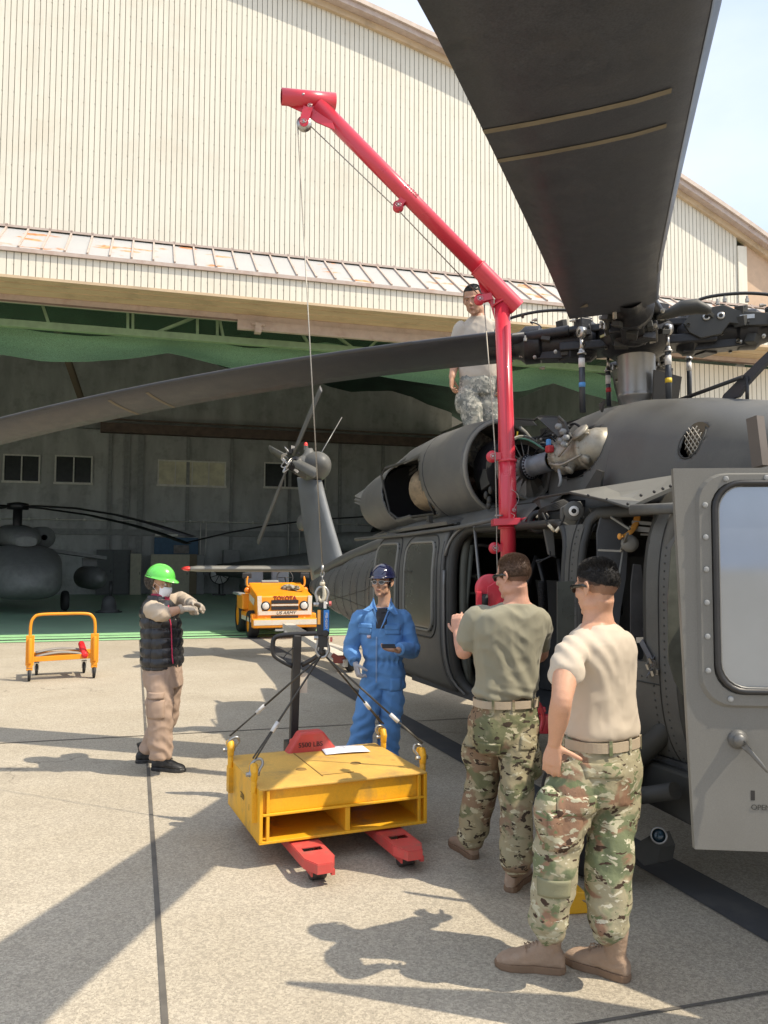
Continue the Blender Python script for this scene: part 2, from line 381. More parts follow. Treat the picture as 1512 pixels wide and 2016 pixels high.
hang = empty('hangar', HO, HA, 'large cream corrugated arched hangar with its door opening wide and dark inside', 'hangar')
SL, SR, SE = -22.0, 15.55, 18.45
fb = MB(); fb.face([(SL, 0, .006), (SR, 0, .006), (SR, 40, .006), (SL, 40, .006)]); o = fb.build('hangar_floor', FLOORG, hang)
eb = MB(); eb.face([(SL, .0, .010), (SR, .0, .010), (SR, .35, .010), (SL, .35, .010)]); eb.face([(SL, .55, .010), (SR, .55, .010), (SR, 1.9, .010), (SL, 1.9, .010)]); eb.build('sunlit_floor_strip', FLOORG2, hang)  # sunlit band of the floor laid as brighter green
eb = MB()
for y in (.42, .50, 1.08): eb.box((-3.3, y, .012), (37.5, .025, .012))
eb.build('door_rail', BLACKP, hang)
def cladding(s0, s1, z0, ztop, y, pitch, gw=.016, gd=.016, screws=0.0, name='cladding', m=CREAM, zoff=.25, dark=SEAM):
    b = MB(); n = int(round((s1 - s0) / pitch)); p = (s1 - s0) / n
    for i in range(n):
        x0 = s0 + i * p; x1 = x0 + p - gw; x2 = x1 + gw / 2; x3 = x0 + p
        zt = lambda x: ztop(x) if callable(ztop) else ztop
        b.mi = 0
        b.face([(x0, y, z0), (x1, y, z0), (x1, y, zt(x1)), (x0, y, zt(x0))])
        b.mi = 1
        b.face([(x1, y, z0), (x2, y + gd, z0), (x2, y + gd, zt(x2)), (x1, y, zt(x1))])
        b.face([(x2, y + gd, z0), (x3, y, z0), (x3, y, zt(x3)), (x2, y + gd, zt(x2))])
        if screws and i % 2 == 0:
            z = z0 + zoff
            while z < zt(x2) - .1: b.box((x2, y + .001, z), (.020, .016, .020)); z += screws
    return b.build(name, [m, dark], hang, norm=False)
cladding(SL, SE - .28, 8.73, archz, 0, .116, screws=.53, name='gable_cladding')
cladding(SL, SE + 6, 7.25, 7.735, -1.2, .133, screws=.22, zoff=.03, name='fascia_cladding', m=CREAM2)
cladding(SR, SE + 6, 0, 7.0, 0, .150, gw=.02, screws=.9, name='side_wall_cladding', m=CREAM2)
# corner trim and rendered end wall
b = MB(); b.box((SE - .14, -.02, 9.54), (.28, .05, 1.60)); ct = b.build('corner_trim', CREAM2, hang)
b = MB(); b.prism([(SE, 8.73), (SE + 6, 8.73), (SE + 6, archz(SE + 6) if archz(SE + 6) > 8.8 else 8.8), (SE, archz(SE))], (0, .05, 0), (1, 0, 0), (0, 0, 1), (0, .2, 0)); b.build('end_wall', WALLT, hang)
# verge trims following the arch, and the roof shell behind them
def archband(z0, z1, y0, y1, name, m, sa=SL, sb=SE + 6.2, n=70):
    rings = []
    for i in range(n + 1):
        s = sa + (sb - sa) * i / n; z = archz(s); sl = -.0235 * (s + 3); k = 1 / math.sqrt(1 + sl * sl); nx, nz = -sl * k, k
        rings.append([(s + nx * z0, y0, z + nz * z0), (s + nx * z0, y1, z + nz * z0), (s + nx * z1, y1, z + nz * z1), (s + nx * z1, y0, z + nz * z1)])
    MB().loft(rings, sm=False).build(name, m, hang)
archband(-.03, .12, -.10, .1, 'verge_board', TAN)
archband(.123, .25, -.30, .1, 'verge_flashing', TRIM)
archband(.254, .36, -.36, .1, 'roof_edge', mat('grey_brown_roof_edge', (.52, .44, .38), .5))
archband(.10, .34, .12, 40, 'roof', mat('roof_sheet', (.30, .29, .27), .6))
# canopy over the doors: sloping seamed sheets with rust
AW = bpy.data.materials.new('rusty_canopy_sheet'); AW.use_nodes = True
nt_ = AW.node_tree; l_ = nt_.links.new; b_ = nt_.nodes['Principled BSDF']; b_.inputs['Roughness'].default_value = .42; b_.inputs['Metallic'].default_value = .15
tc_ = N(nt_, 'ShaderNodeTexCoord').outputs['Object']
def _n(s, d, mpv):
    m2 = N(nt_, 'ShaderNodeMapping'); m2.inputs['Scale'].default_value = mpv; l_(tc_, m2.inputs[0])
    n2 = N(nt_, 'ShaderNodeTexNoise'); n2.inputs['Scale'].default_value = s; n2.inputs['Detail'].default_value = d; l_(m2.outputs[0], n2.inputs[0]); return n2.outputs[0]
r1 = N(nt_, 'ShaderNodeValToRGB'); r1.color_ramp.elements[0].position = .60; r1.color_ramp.elements[1].position = .645; l_(_n(1.25, 4, (1, 2.4, 2.4)), r1.inputs[0])
r2 = N(nt_, 'ShaderNodeValToRGB'); r2.color_ramp.elements[0].color = (.50, .16, .04, 1); r2.color_ramp.elements[1].color = (.66, .34, .17, 1); r2.color_ramp.elements[0].position = .4; r2.color_ramp.elements[1].position = .6; l_(_n(9, 4, (1, 1, 1)), r2.inputs[0])
r3 = N(nt_, 'ShaderNodeValToRGB'); r3.color_ramp.elements[0].color = (.36, .37, .385, 1); r3.color_ramp.elements[1].color = (.50, .50, .485, 1); l_(_n(.8, 6, (1, 1, 1)), r3.inputs[0])
mx_ = N(nt_, 'ShaderNodeMixRGB'); l_(r1.outputs[0], mx_.inputs[0]); l_(r3.outputs[0], mx_.inputs[1]); l_(r2.outputs[0], mx_.inputs[2]); l_(mx_.outputs[0], b_.inputs['Base Color'])
b = MB(); b.prism([(0, 8.66), (-1.24, 7.82), (-1.24, 7.79), (0, 8.60)], (SL, 0, 0), (0, 1, 0), (0, 0, 1), (SE + 6 - SL, 0, 0)); b.build('canopy_sheet', AW, hang)
b = MB(); s = SL + .2
while s < SE + 6:
    b.bar((s, .0, 8.675), (s, -1.24, 7.835), .036, .05, V((0, 0, 1))); b.box((s, -.02, 8.72), (.05, .05, .05)); s += .425
b.build('standing_seam', TRIM, hang)
b = MB(); b.box((1.2, -1.235, 7.775), (46.5, .05, .075)); b.box((1.2, -.03, 8.70), (46.5, .03, .045)); b.build('gutter_trim', TRIM, hang)
b = MB(); b.box((1.2, -.60, 7.262), (46.5, 1.23, .02)); b.box((1.2, -1.19, 7.235), (46.5, .06, .04))
for y, z in ((-.8, 7.246), (-.42, 7.246)): b.box((1.2, y, z), (46.5, .03, .014))
b.build('canopy_soffit', TAN, hang)
b = MB(); b.box((1.2, .10, 7.19), (46.4, .20, .12)); b.box((7 + 3.2, .04, 7.02), (11.0, .12, .21)); b.box((5.15, -.03, 6.95), (.14, .2, .22)); b.box((5.15, -.06, 7.03), (.3, .1, .05)); b.build('door_lintel', TRIM, hang)
b = MB(); b.box((1.2, .02, 7.115), (46.4, .05, .028)); b.build('door_track', RUSTB, hang)
# inner walls, ceiling
b = MB(); b.box((-2, 24.15, 7.0), (42, .3, 14)); b.build('back_wall', DKWALL, hang)
b = MB(); b.box((SL - .15, 12, 7.5), (.3, 24, 15)); b.build('left_wall', DKWALL, hang)
b = MB(); b.box((SE - .05, 12, 4.4), (.3, 23.5, 8.8)); b.build('right_wall', DKWALL, hang)
rings = []
for i in range(41):
    s = SL + (SE + 5 - SL) * i / 40; rings.append([(s, .35 + 24 * j / 12, min(archz(s) - .25, 12.6 - 0.12 * abs(s) + .28 * math.sin(s * 1.1) * math.sin(j * .9))) for j in range(13)])
MB().loft(rings, caps=False, ringclosed=False).build('ceiling_net', NETD, hang)
b = MB()
for s in (-8.5, -4.9, .95, 1.75, 2.4, 4.7, 6.9, 9.9, 12.6, 15): b.box((s, 23.93, 4), (.16 if s not in (1.75, 2.4) else .28, .16, 8.0))
b.box((3, 23.9, 3.05), (34, .3, .28)); b.box((3, 23.85, 8.25), (34, .4, .25))
b.build('pilaster', DKWALL2, hang)
b = MB(); b.box((9.5, 23.3, 8.12), (18, .5, .46)); b.box((9.5, 23.0, 8.5), (18, .1, .08)); b.build('crane_beam', RUSTB, hang)
b = MB()
for (pa, pb) in (((0, 1022), (398, 1014)), ((400, 1016), (560, 1014)), ((565, 1016), (740, 1018))):
    s0, z0 = hs(*pa, 23.6); s1, z1 = hs(*pb, 23.6); z = 3.62
    b.tube([(s0, 23.7, z), (s1, 23.7, z)], .025, 6)
    k = s0
    while k < s1: b.ball((k, 23.66, z), .07, 6); k += 1.25
for px in (395, 406, 568, 590): s0, _ = hs(px, 1040, 23.6); b.tube([(s0, 23.65, 3.6), (s0, 23.65, 1.9)], .03, 6)
b.build('wall_pipe', FRAMEW, hang)
def back_window(x0, x1, y0, y1, nm, glass, cols):
    s0, z1 = hs(x0, y0, 23.9); s1, z0 = hs(x1, y1, 23.9); wd, ht = s1 - s0, z1 - z0; cx, cz = (s0 + s1) / 2, (z0 + z1) / 2
    g = MB(); g.box((cx, 23.93, cz), (wd, .04, ht)); go = g.build('window', glass, hang)
    f = MB(); t = .07
    f.box((cx, 23.88, z1), (wd + t, .1, t)); f.box((cx, 23.86, z0), (wd + t * 2, .16, t * 1.5))
    for i in range(cols + 1): f.box((s0 + wd * i / cols, 23.88, cz), (t * (1 if i in (0, cols) else .8), .09, ht))
    f.build('frame', FRAMEW, go)
back_window(8, 77, 895, 950, '', GLASSD, 2); back_window(110, 180, 897, 953, '', GLASSD, 2); back_window(312, 443, 906, 959, '', OLIVW, 4); back_window(521, 640, 911, 963, '', GLASSD, 3)
# front truss behind the net
b = MB(); ty = .80
def tp(px, py): s, z = hs(px, py, ty); return V((s, ty, z))
c0, c1 = tp(0, 634), tp(600, 683); zl = (c0.z + c1.z) / 2; zu = tp(200, 606).z
for z, t in ((zl, .15), (zu, .11), (zu + .9, .12)): b.bar((SL, ty, z), (SR, ty, z), t, t)
for px, x2 in ((82, 98), (252, 252), (262, 262), (390, 300), (389, 389), (428, 428), (432, 441), (585, 610), (640, 700), (760, 720), (820, 870), (930, 930), (1080, 1120), (1150, 1150)):
    s0 = tp(px, 600).x; s1 = tp(x2, 640).x; b.bar((s0, ty, zu), (s1, ty, zl), .09, .06)
s = SL
while s < SR: b.bar((s, ty, zu), (s + 1.6, ty, zu + .9), .06, .06); b.bar((s + 1.6, ty, zu + .9), (s + 3.2, ty, zu), .06, .06); s += 3.2
b.build('door_truss', TRUSS, hang)
b = MB(); p = lambda px, py, y: V((hs(px, py, y)[0], y, hs(px, py, y)[1]))
b.bar(p(110, 640, 4), p(165, 800, 9), .16, .16); b.build('roof_strut', mat('brown_strut', (.10, .07, .05), .7), hang)
# the green net: flat panel above, hanging in swags below
pts = [(-500, 690), (-160, 716), (0, 700), (90, 714), (171, 715), (250, 709), (333, 697), (410, 716), (488, 734), (560, 735), (640, 728), (760, 745), (870, 762), (960, 775), (1030, 772), (1085, 755), (1140, 775), (1200, 790), (1290, 800)]
sw = [hs(x, y, 1.25) for x, y in pts]
def bot(s):
    for (a, b2), (c, d2) in zip(sw, sw[1:]):
        if a <= s <= c: t = (s - a) / (c - a); return b2 + (d2 - b2) * t
    return sw[0][1] if s < sw[0][0] else sw[-1][1]
def netfn(u, v):
    s = SL + (SR - .1 - SL) * u; zb = bot(s) + .30; zt = 8.3; vv = v
    z = zb + (zt - zb) * vv; y = 1.6 + .04 * math.sin(s * 2.1 + z * 1.2)
    return V((s, y, z))
nb_ = MB(); nb_.grid(netfn, 150, 14); nb_.build('safety_net', NETG, hang)
def net2(u, v):
    s = SL + (SR - .1 - SL) * u; zb = bot(s) ; z = zb + (.58 + .08 * math.cos(s * .9)) * v; return V((s, 1.15 + .10 * math.sin(v * PI) + .02 * math.sin(s * 3 + v * 3), z))
nb_ = MB(); nb_.grid(net2, 150, 8); nb_.build('net_swag', mat('green_net_fold', (.15, .29, .17), .9, var=.1, vs=2, fine=.3, fs=60, alpha=.80, stretch=(.4, 1, 3)), hang)

# ---- things standing in the hangar
def hp(px, py, y): s, z = hs(px, py, y); p = HO + _hs * s + _hn * y; p.z = z; return p
def backbox(name, x0, x1, y0, y1, y, dep, m, label, cat, doors=1, group=None, base=True):
    s0, z1 = hs(x0, y0, y); s1, z0 = hs(x1, y1, y)
    if base: z0 = .01
    wd, ht = s1 - s0, z1 - z0; root = empty(name, HO + _hs * ((s0 + s1) / 2) + _hn * y + V((0, 0, z0)), HA, label, cat, group)
    b = MB(); b.box((0, dep / 2, ht / 2), (wd, dep, ht)); b.build('body', m, root, bevel=.01)
    for i in range(doors):
        b = MB(); cw = wd / doors; cx = -wd / 2 + cw * (i + .5); b.box((cx, -.012, ht / 2), (cw - .04, .02, ht - .06)); d = b.build('door', m, root, bevel=.006)
        b = MB(); b.box((cx + cw * .36, -.04, ht * .52), (.025, .03, .12)); b.build('handle', BLACKP, d)
    return root
backbox('cabinet', 257, 277, 1090, 1165, 22.9, .5, BEIGE, 'narrow beige steel cabinet standing alone left of the green helmet', 'cabinet')
backbox('cabinet', 297, 373, 1091, 1165, 22.9, .6, BEIGE, 'wide beige cabinet right behind the green helmet', 'cabinet', 2)
backbox('cabinet', 373, 388, 1091, 1165, 22.9, .6, mat('brownish_cabinet', (.22, .18, .11), .6), 'slim brownish cabinet right of the wide beige one', 'cabinet')
backbox('cabinet', 388, 402, 1092, 1165, 22.8, .6, GREYM, 'slim dark grey cabinet above the red stabilator tip', 'cabinet')
backbox('cabinet', 190, 256, 1082, 1165, 23.2, .5, mat('dim_grey_doors', (.13, .14, .14), .6), 'wide dim grey double doors cabinet behind the dark fuel tank', 'cabinet', 2)
backbox('machine_cabinet', 440, 472, 1083, 1128, 22.6, .6, GREYM, 'grey equipment cabinet with round dial above the stabilator', 'machine')
r = backbox('notice_board', 304, 390, 1058, 1092, 23.6, .06, BLUEB, 'dark blue board on the back wall above the beige cabinets', 'board', 0, base=False)
r = backbox('wall_poster', 342, 372, 1073, 1090, 23.45, .02, mat('faded_poster', (.25, .24, .23), .7, var=.4, vs=4), 'small grey poster pinned on the blue board', 'poster', 0, base=False)
r = backbox('wall_lamp', 305, 350, 1051, 1056, 23.4, .12, FRAMEW, 'long pale strip lamp fitting above the blue board', 'lamp', 0, base=False)
# fan, half hidden by the stabilator
c = hp(432, 1140, 21.5); fr = empty('floor_fan', (c.x, c.y, .01), HA, 'round white floor fan with dark ribs below the stabilator', 'fan')
b = MB(); b.lathe((0, 0, 1.0), (0, -1, 0), [(0, 0), (0, .44), (.06, .44), (.09, .40), (.10, 0)], 24); b.build('disc', WHITEP, fr)
b = MB()
for k in range(4): a = k * PI / 4 + .3; b.bar((math.cos(a) * .44, -.12, 1 + math.sin(a) * .44), (-math.cos(a) * .44, -.12, 1 - math.sin(a) * .44), .05, .03)
b.tube(arc((0, -.1, 1), .46, 0, 2 * PI, 24, (1, 0, 0), (0, 0, 1))[:-1], .025, 6, closed=True); b.build('guard', BLACKP, fr)
b = MB(); b.tube([(0, .05, .55), (0, .05, .06)], .03, 8); b.box((0, .05, .04), (.6, .4, .06)); b.build('stand', BLACKP, fr)
# ================================================================ HELICOPTER  (local x = aft, y = starboard, z = up)
OD = mat('olive_drab_paint', (.104, .104, .097), .50, var=.17, vs=1.9, dirt=(.16, .155, .135), ds=2.6, da=.55, fine=.07, fs=220, bump=.05, bs=5, spec=.35)
ODD = mat('dark_olive_paint', (.036, .036, .032), .6, var=.18, vs=5, dirt=(.06, .055, .045), ds=6, da=.4)
ODL = mat('pale_sunlit_olive', (.20, .195, .17), .45, var=.12, vs=4, dirt=(.2, .19, .16), ds=7, da=.4)  # olive lightened for sun on the work platform; frames and rims share it
BLD = mat('rotor_blade_paint', (.044, .047, .056), .50, var=.14, vs=9, fine=.25, fs=160, dirt=(.065, .06, .055), ds=5, da=.35, stretch=(1, 1, 1))
BSTR = mat('blade_stripe_tan', (.17, .145, .10), .7, var=.15)
HUBM = mat('greasy_hub_metal', (.016, .016, .018), .42, metal=.2, var=.35, vs=30, bump=.2, bs=50)
STEEL = mat('bare_steel', (.42, .41, .39), .32, metal=.9, var=.18, vs=20)
SHAFT = mat('satin_grey_shaft', (.27, .265, .25), .35, metal=.55, var=.08, vs=8)
RODG = mat('blue_grey_rod', (.055, .062, .072), .4, metal=.3)
SILV = mat('silver_edge_trim', (.20, .20, .19), .4, metal=.4)
TAPEB = mat('blue_tape', (.08, .28, .62), .5); TAPEY = mat('yellow_tape', (.72, .50, .03), .5); TAPER = mat('red_tape', (.45, .03, .04), .5)
TAGW = mat('white_tag', (.62, .61, .58), .5, var=.1, vs=60)
MAG = mat('magnesium_grey_casting', (.34, .315, .26), .5, metal=.35, var=.14, vs=14, dirt=(.16, .13, .09), ds=16, da=.6, bump=.1, bs=30)
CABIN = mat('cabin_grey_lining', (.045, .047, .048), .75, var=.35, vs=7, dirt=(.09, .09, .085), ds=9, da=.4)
CABG = mat('cabin_green_panel', (.075, .08, .065), .65, var=.2, vs=7)
RUBB = mat('black_rubber', (.017, .017, .017), .7, var=.3, vs=12)
ORNG = mat('orange_webbing', (.62, .28, .05), .7, var=.2, vs=30)
GLAS = mat('side_window_glass', (.035, .042, .048), .06, var=.1, spec=.9)
GLASF = mat('cockpit_door_glass', (.30, .335, .385), .06, var=.10, vs=1.6, metal=.7)
REDP = mat('red_crane_paint', (.60, .035, .058), .30, var=.07, vs=4, dirt=(.45, .02, .03), ds=8, da=.4, coat=.35)
REDL = mat('red_lens', (.75, .05, .04), .3)

HUB = P(1252, 660, 6.3); HROT = math.atan2(.9316, -.3636)
HAX = V((-.3636, .9316, 0)); HSX = V((-.9316, -.3636, 0)); HM = V((HUB.x, HUB.y, 0))
def hr(px, py, r):
    p = PL(px, py, HM + HSX * r, HSX) - HM; return V((p.dot(HAX), r, p.z + 0.0))
def ha(px, py, a):
    p = PL(px, py, HM + HAX * a, HAX) - HM; return V((a, p.dot(HSX), p.z))
def hd(px, py, D):                      # pixel at world depth D -> helicopter coordinates
    p = P(px, py, D) - HM; return V((p.dot(HAX), p.dot(HSX), p.z))
heli = empty('helicopter', HM, HROT, 'large olive drab helicopter with open engine cowling and side doors standing on the apron', 'helicopter')

SEC = [(-4.75, .12, .95, 1.10, 2), (-4.5, .48, .70, 1.38, 2.2), (-4.0, .80, .52, 1.55, 2.5), (-3.5, 1.0, .45, 1.85, 2.8), (-3.0, 1.05, .43, 2.26, 3.2), (-2.55, 1.12, .42, 2.36, 3.5), (-2.0, 1.15, .42, 2.27, 3.5), (-1.0, 1.18, .43, 2.26, 3.8), (1.0, 1.18, .44, 2.26, 3.8), (2.6, 1.16, .46, 2.22, 3.6), (2.9, 1.08, .49, 2.18, 3.0), (3.6, .84, .56, 2.06, 2.6), (4.6, .62, .64, 1.93, 2.4), (5.8, .46, .74, 1.84, 2.2), (7.0, .35, .86, 1.66, 2.1), (8.0, .25, 1.0, 1.5, 2.0), (8.6, .16, 1.1, 1.42, 2.0)]
def sec(a):
    for s0, s1 in zip(SEC, SEC[1:]):
        if a <= s1[0]:
            t = (a - s0[0]) / (s1[0] - s0[0]); t = max(0, t); t2 = t * t * (3 - 2 * t) * .5 + t * .5
            return [s0[i] + (s1[i] - s0[i]) * t2 for i in range(1, 5)]
    return list(SEC[-1][1:])
def fr(a, k, n, inset=0.0):
    w_, zb, zt, e = sec(a); cz, h = (zb + zt) / 2, (zt - zb) / 2; t = 2 * PI * k / n
    c, s = math.cos(t), math.sin(t)
    return V((a, math.copysign(abs(c) ** (2 / e), c) * (w_ - inset), cz + math.copysign(abs(s) ** (2 / e), s) * (h - inset)))
def side_r(a, z, inset=0.0):            # half width of the body at height z
    w_, zb, zt, e = sec(a); cz, h = (zb + zt) / 2, (zt - zb) / 2; q = min(.999, abs((z - cz) / h)); return (w_ - inset) * (1 - q ** e) ** (1 / e)
def inrr(a, z, a0, a1, z0, z1, rad):
    if not (a0 <= a <= a1 and z0 <= z <= z1): return False
    dx = max(a0 + rad - a, a - a1 + rad, 0); dz = max(z0 + rad - z, z - z1 + rad, 0); return dx * dx + dz * dz <= rad * rad
OPEN = [(-.72, .93, .60, 1.97, .22), (-1.50, -.86, 1.13, 2.02, .08), (-2.75, -1.74, .62, 1.95, .18)]
def body(inset, m, name, a0=-4.75, a1=8.6, step=.045, holes=OPEN + [(-1.46, -.10, 1.95, 2.22, .02)], side=1):
    b = MB(); n = 132; na = int((a1 - a0) / step); rings = [[b.bm.verts.new(fr(a0 + (a1 - a0) * i / na, k, n, inset)) for k in range(n)] for i in range(na + 1)]
    for A, B in zip(rings, rings[1:]):
        for k in range(n):
            q = [A[k], A[(k + 1) % n], B[(k + 1) % n], B[k]]; c = sum((v.co for v in q), V()) / 4
            if c.y > .35 and any(inrr(c.x, c.z, *h) for h in holes): continue
            b._f(q, True)
    b._f(rings[0][::-1]); b._f(rings[-1]); return b.build(name, m, heli)
body(0, OD, 'fuselage')
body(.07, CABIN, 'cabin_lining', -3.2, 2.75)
def outline(a0, a1, z0, z1, rad, off, n=6):
    pts = []
    for (u, v) in rrect(a1 - a0, z1 - z0, rad, n, (a0 + a1) / 2, (z0 + z1) / 2): pts.append((u, v))
    full = []
    for i in range(len(pts)):          # subdivide so the line follows the curved side
        p, q = pts[i], pts[(i + 1) % len(pts)]; m_ = max(1, int(math.hypot(p[0] - q[0], p[1] - q[1]) / .12))
        for j in range(m_): t = j / m_; full.append((p[0] + (q[0] - p[0]) * t, p[1] + (q[1] - p[1]) * t))
    return [V((a, side_r(a, z) + off, z)) for a, z in full]
b = MB()
for h in OPEN:
    b.tube(outline(*h, -.03), [(.045, .03)] * len(outline(*h, 0)), 8, closed=True)
b.build('door_frame', ODD, heli)
b = MB(); b.tube([p for p in outline(-.76, .99, .56, 2.0, .24, .02) if p.x > .6], .014, 6); b.build('door_edge_trim', SILV, heli)
# sliding door pushed aft, with two windows
def panel(a0, a1, z0, z1, off, m, name, parent, na=24, nz=24, rad=.0, thick=.03):
    b = MB(); g = {}
    for i in range(na + 1):
        for j in range(nz + 1):
            a = a0 + (a1 - a0) * i / na; z = z0 + (z1 - z0) * j / nz; g[i, j] = b.bm.verts.new((a, side_r(a, z) + off, z))
    for i in range(na):
        for j in range(nz):
            q = [g[i, j], g[i + 1, j], g[i + 1, j + 1], g[i, j + 1]]; c = sum((v.co for v in q), V()) / 4
            if rad and not inrr(c.x, c.z, a0, a1, z0, z1, rad): continue
            b._f(q, True)
    o = b.build(name, m, parent, norm=False); s = o.modifiers.new('s', 'SOLIDIFY'); s.thickness = thick; s.offset = 0; return o
sd = panel(1.0, 2.72, .64, 1.99, .022, OD, 'sliding_door', heli, thick=.03)
def win(a0, a1, z0, z1, rad, parent, m=None, mf=None):
    g = panel(a0, a1, z0, z1, .044, m or GLAS, 'window', parent, 16, 20, rad, .012)
    b = MB(); b.tube(outline(a0, a1, z0, z1, rad, .046), [(.018, .012)] * len(outline(a0, a1, z0, z1, rad, 0)), 6, closed=True); b.build('frame', mf or ODL, g)
    b = MB(); b.tube(outline(a0 - .06, a1 + .06, z0 - .06, z1 + .06, rad + .05, .040), .007, 5, closed=True); b.build('seal', ODD, g); return g
w1 = win(1.16, 1.80, 1.12, 1.88, .10, sd, mat('window_inner_cover', (.085, .085, .07), .25, var=.15, vs=2, spec=.6)); w2 = win(2.02, 2.60, 1.12, 1.88, .10, sd, MATS['window_inner_cover'])
b = MB(); b.bar((1.6, side_r(1.6, 1.62) + .056, 1.62), (1.78, side_r(1.78, 1.62) + .056, 1.62), .006, .012); b.box((1.68, side_r(1.7, .95) + .05, .95), (.05, .03, .09)); b.tube([(1.68, side_r(1.7, .95) + .07, .97), (1.68, side_r(1.7, .95) + .10, .94), (1.68, side_r(1.7, .9) + .08, .86)], .010, 6); b.build('door_handle', ODD, sd)
b = MB()   # orange pull handles seen behind the glass
p = hr(815, 1225, 1.0); b.tube(smoothpath([p + V((.0, .18, -.02)), p + V((-.02, .19, .07)), p + V((-.16, .19, .13))], 5), .012, 6); b.box(p + V((.03, .19, -.04)), (.17, .012, .10)); b.build('release_handle', ORNG, sd)
b = MB()
for z in (.60, 2.03):
    b.tube([(a, side_r(a, z) + .02, z) for a in [.95 + .1 * i for i in range(19)]], [(.022, .014)] * 19, 6)
for a in (1.02, 2.70): b.tube([(a, side_r(a, z) + .035, z) for z in [.68 + .1 * i for i in range(13)]], .008, 5)
b.build('door_rail', ODD, heli)
# hull seams, rivets, lower strake
b = MB()
def seam(pts, off=.003, r=.0035): b.tube([(a, side_r(a, z) + off, z) for a, z in pts], r, 4)
seam([(-.79 - 0 * i, .5 + .05 * i) for i in range(31)]); seam([(-1.6, .5 + .05 * i) for i in range(31)])
for k in range(12): seam([(2.9 + .5 * k, sec(2.9 + .5 * k)[1] + .1 + j * (sec(2.9 + .5 * k)[2] - sec(2.9 + .5 * k)[1] - .2) / 8) for j in range(9)])
seam([(2.9 + .2 * i, 1.5 - .02 * i) for i in range(26)]); seam([(2.9 + .2 * i, 1.1 + .005 * i) for i in range(26)])
seam([(-.7 + .1 * i, .54) for i in range(18)]); seam([(-1.6 + .1 * i, 1.06) for i in range(8)]); seam([(-1.18, .75 + .02 * i) for i in range(12)], r=.006)
b.build('panel_seam', ODD, heli)
b = MB()
def rivets(a0, z0, a1, z1, n, r=.006):
    for i in range(n):
        t = i / (n - 1); a, z = a0 + (a1 - a0) * t, z0 + (z1 - z0) * t; b.rbolts([(a, side_r(a, z), z)], (0, 1, 0), r, .003, 5)
for k in range(12):
    aa = 3.0 + .5 * k; rivets(aa, sec(aa)[1] + .12, aa, sec(aa)[2] - .12, 18)
rivets(-1.64, .55, -1.64, 2.0, 36); rivets(-.82, .5, -.82, 2.0, 36); rivets(-1.5, 1.09, -.88, 1.09, 16); rivets(2.8, .6, 2.8, 2.0, 30)
for k in range(7): rivets(1.05 + .28 * k, 2.0, 1.05 + .28 * k + .2, 2.0, 5)
rivets(2.68, .7, 2.68, 1.95, 26, .007); rivets(1.04, .7, 1.04, 1.95, 26, .007); rivets(1.05, .72, 2.65, .72, 34, .006); rivets(-1.58, .62, -.86, .62, 18, .007); rivets(-1.55, .62, -1.55, 1.05, 12, .007)
b.build('rivet_row', ODD, heli)
b = MB(); b.prism([(-1.9, .62), (-1.2, .62), (-1.0, .5), (-1.1, .40), (-1.75, .36), (-2.0, .45)], (0, .95, 0), (1, 0, 0), (0, 0, 1), (0, .16, 0)); b.build('gear_fairing', ODD, heli, bevel=.02)
b = MB(); b.tube([(2.7, .55, 1.98), (3.6, .42, 2.0), (5.0, .20, 1.93), (6.4, .14, 1.78), (7.6, .12, 1.60), (8.3, .1, 1.5)], [.11, .10, .09, .085, .08, .07], 14); b.build('tail_drive_cover', OD, heli)

# ---- cabin interior
b = MB(); b.box((-.2, 0, .62), (4.4, 2.1, .06)); b.build('cabin_floor', CABIN, heli)
b = MB(); b.box((-.2, 0, 2.04), (5.2, 1.9, .05)); b.build('cabin_ceiling', CABIN, heli)
b = MB()
for a in (.90,): b.tube([(a, side_r(a, .66 + .1 * i, .12), .66 + .1 * i) for i in range(14)], [(.03, .04)] * 14, 6)
for a in (-.75, .2, .9): b.bar((a, -.95, 1.96), (a, 1.0, 1.96), .05, .09)
b.bar((-.75, .86, 1.98), (.95, .86, 1.98), .06, .08)
b.tube([(.86, 1.02, .75), (.90, 1.04, 1.3), (.86, 1.0, 1.85)], .02, 6)
for k in range(9): b.box((.93, .98, .75 + .14 * k), (.02, .10, .02))
b.build('cabin_frame', CABG, heli)
b = MB()      # dark soundproofing blankets and troop seat backs across the cabin
for i, (a, y, h_, wd) in enumerate(((.65, -.4, 1.1, .5), (.1, -.55, 1.15, .45), (-.5, -.5, 1.1, .5), (.75, .35, .9, .35))):
    b.grid(lambda u, v, a=a, y=y, h_=h_, wd=wd: V((a - wd / 2 + wd * u, y + .05 * math.sin(u * PI) + .02 * math.sin(v * 9 + u * 4), .66 + h_ * v)), 10, 14)
b.build('seat_backs', mat('seat_fabric_dark', (.03, .031, .030), .9, var=.3, vs=8), heli)
b = MB()
for (px0, py0, px1, py1, D, r_) in ((1015, 1205, 1058, 1095, 6.3, .025), (1060, 1100, 1075, 1210, 6.2, .02), (1045, 1130, 985, 1100, 6.6, .015), (920, 1130, 965, 1145, 6.9, .016), (905, 1075, 990, 1082, 6.8, .02), (1100, 1100, 1105, 1240, 6.0, .02)):
    b.tube([hd(px0, py0, D), hd((px0 + px1) / 2 + 4, (py0 + py1) / 2 - 6, D), hd(px1, py1, D)], r_, 6)
b.tube(smoothpath([hd(918, 1130, 6.9), hd(940, 1140, 6.9), hd(952, 1160, 6.9), hd(955, 1210, 6.9)], 5), .025, 8)
b.build('cabin_pipes', BLACKP, heli)
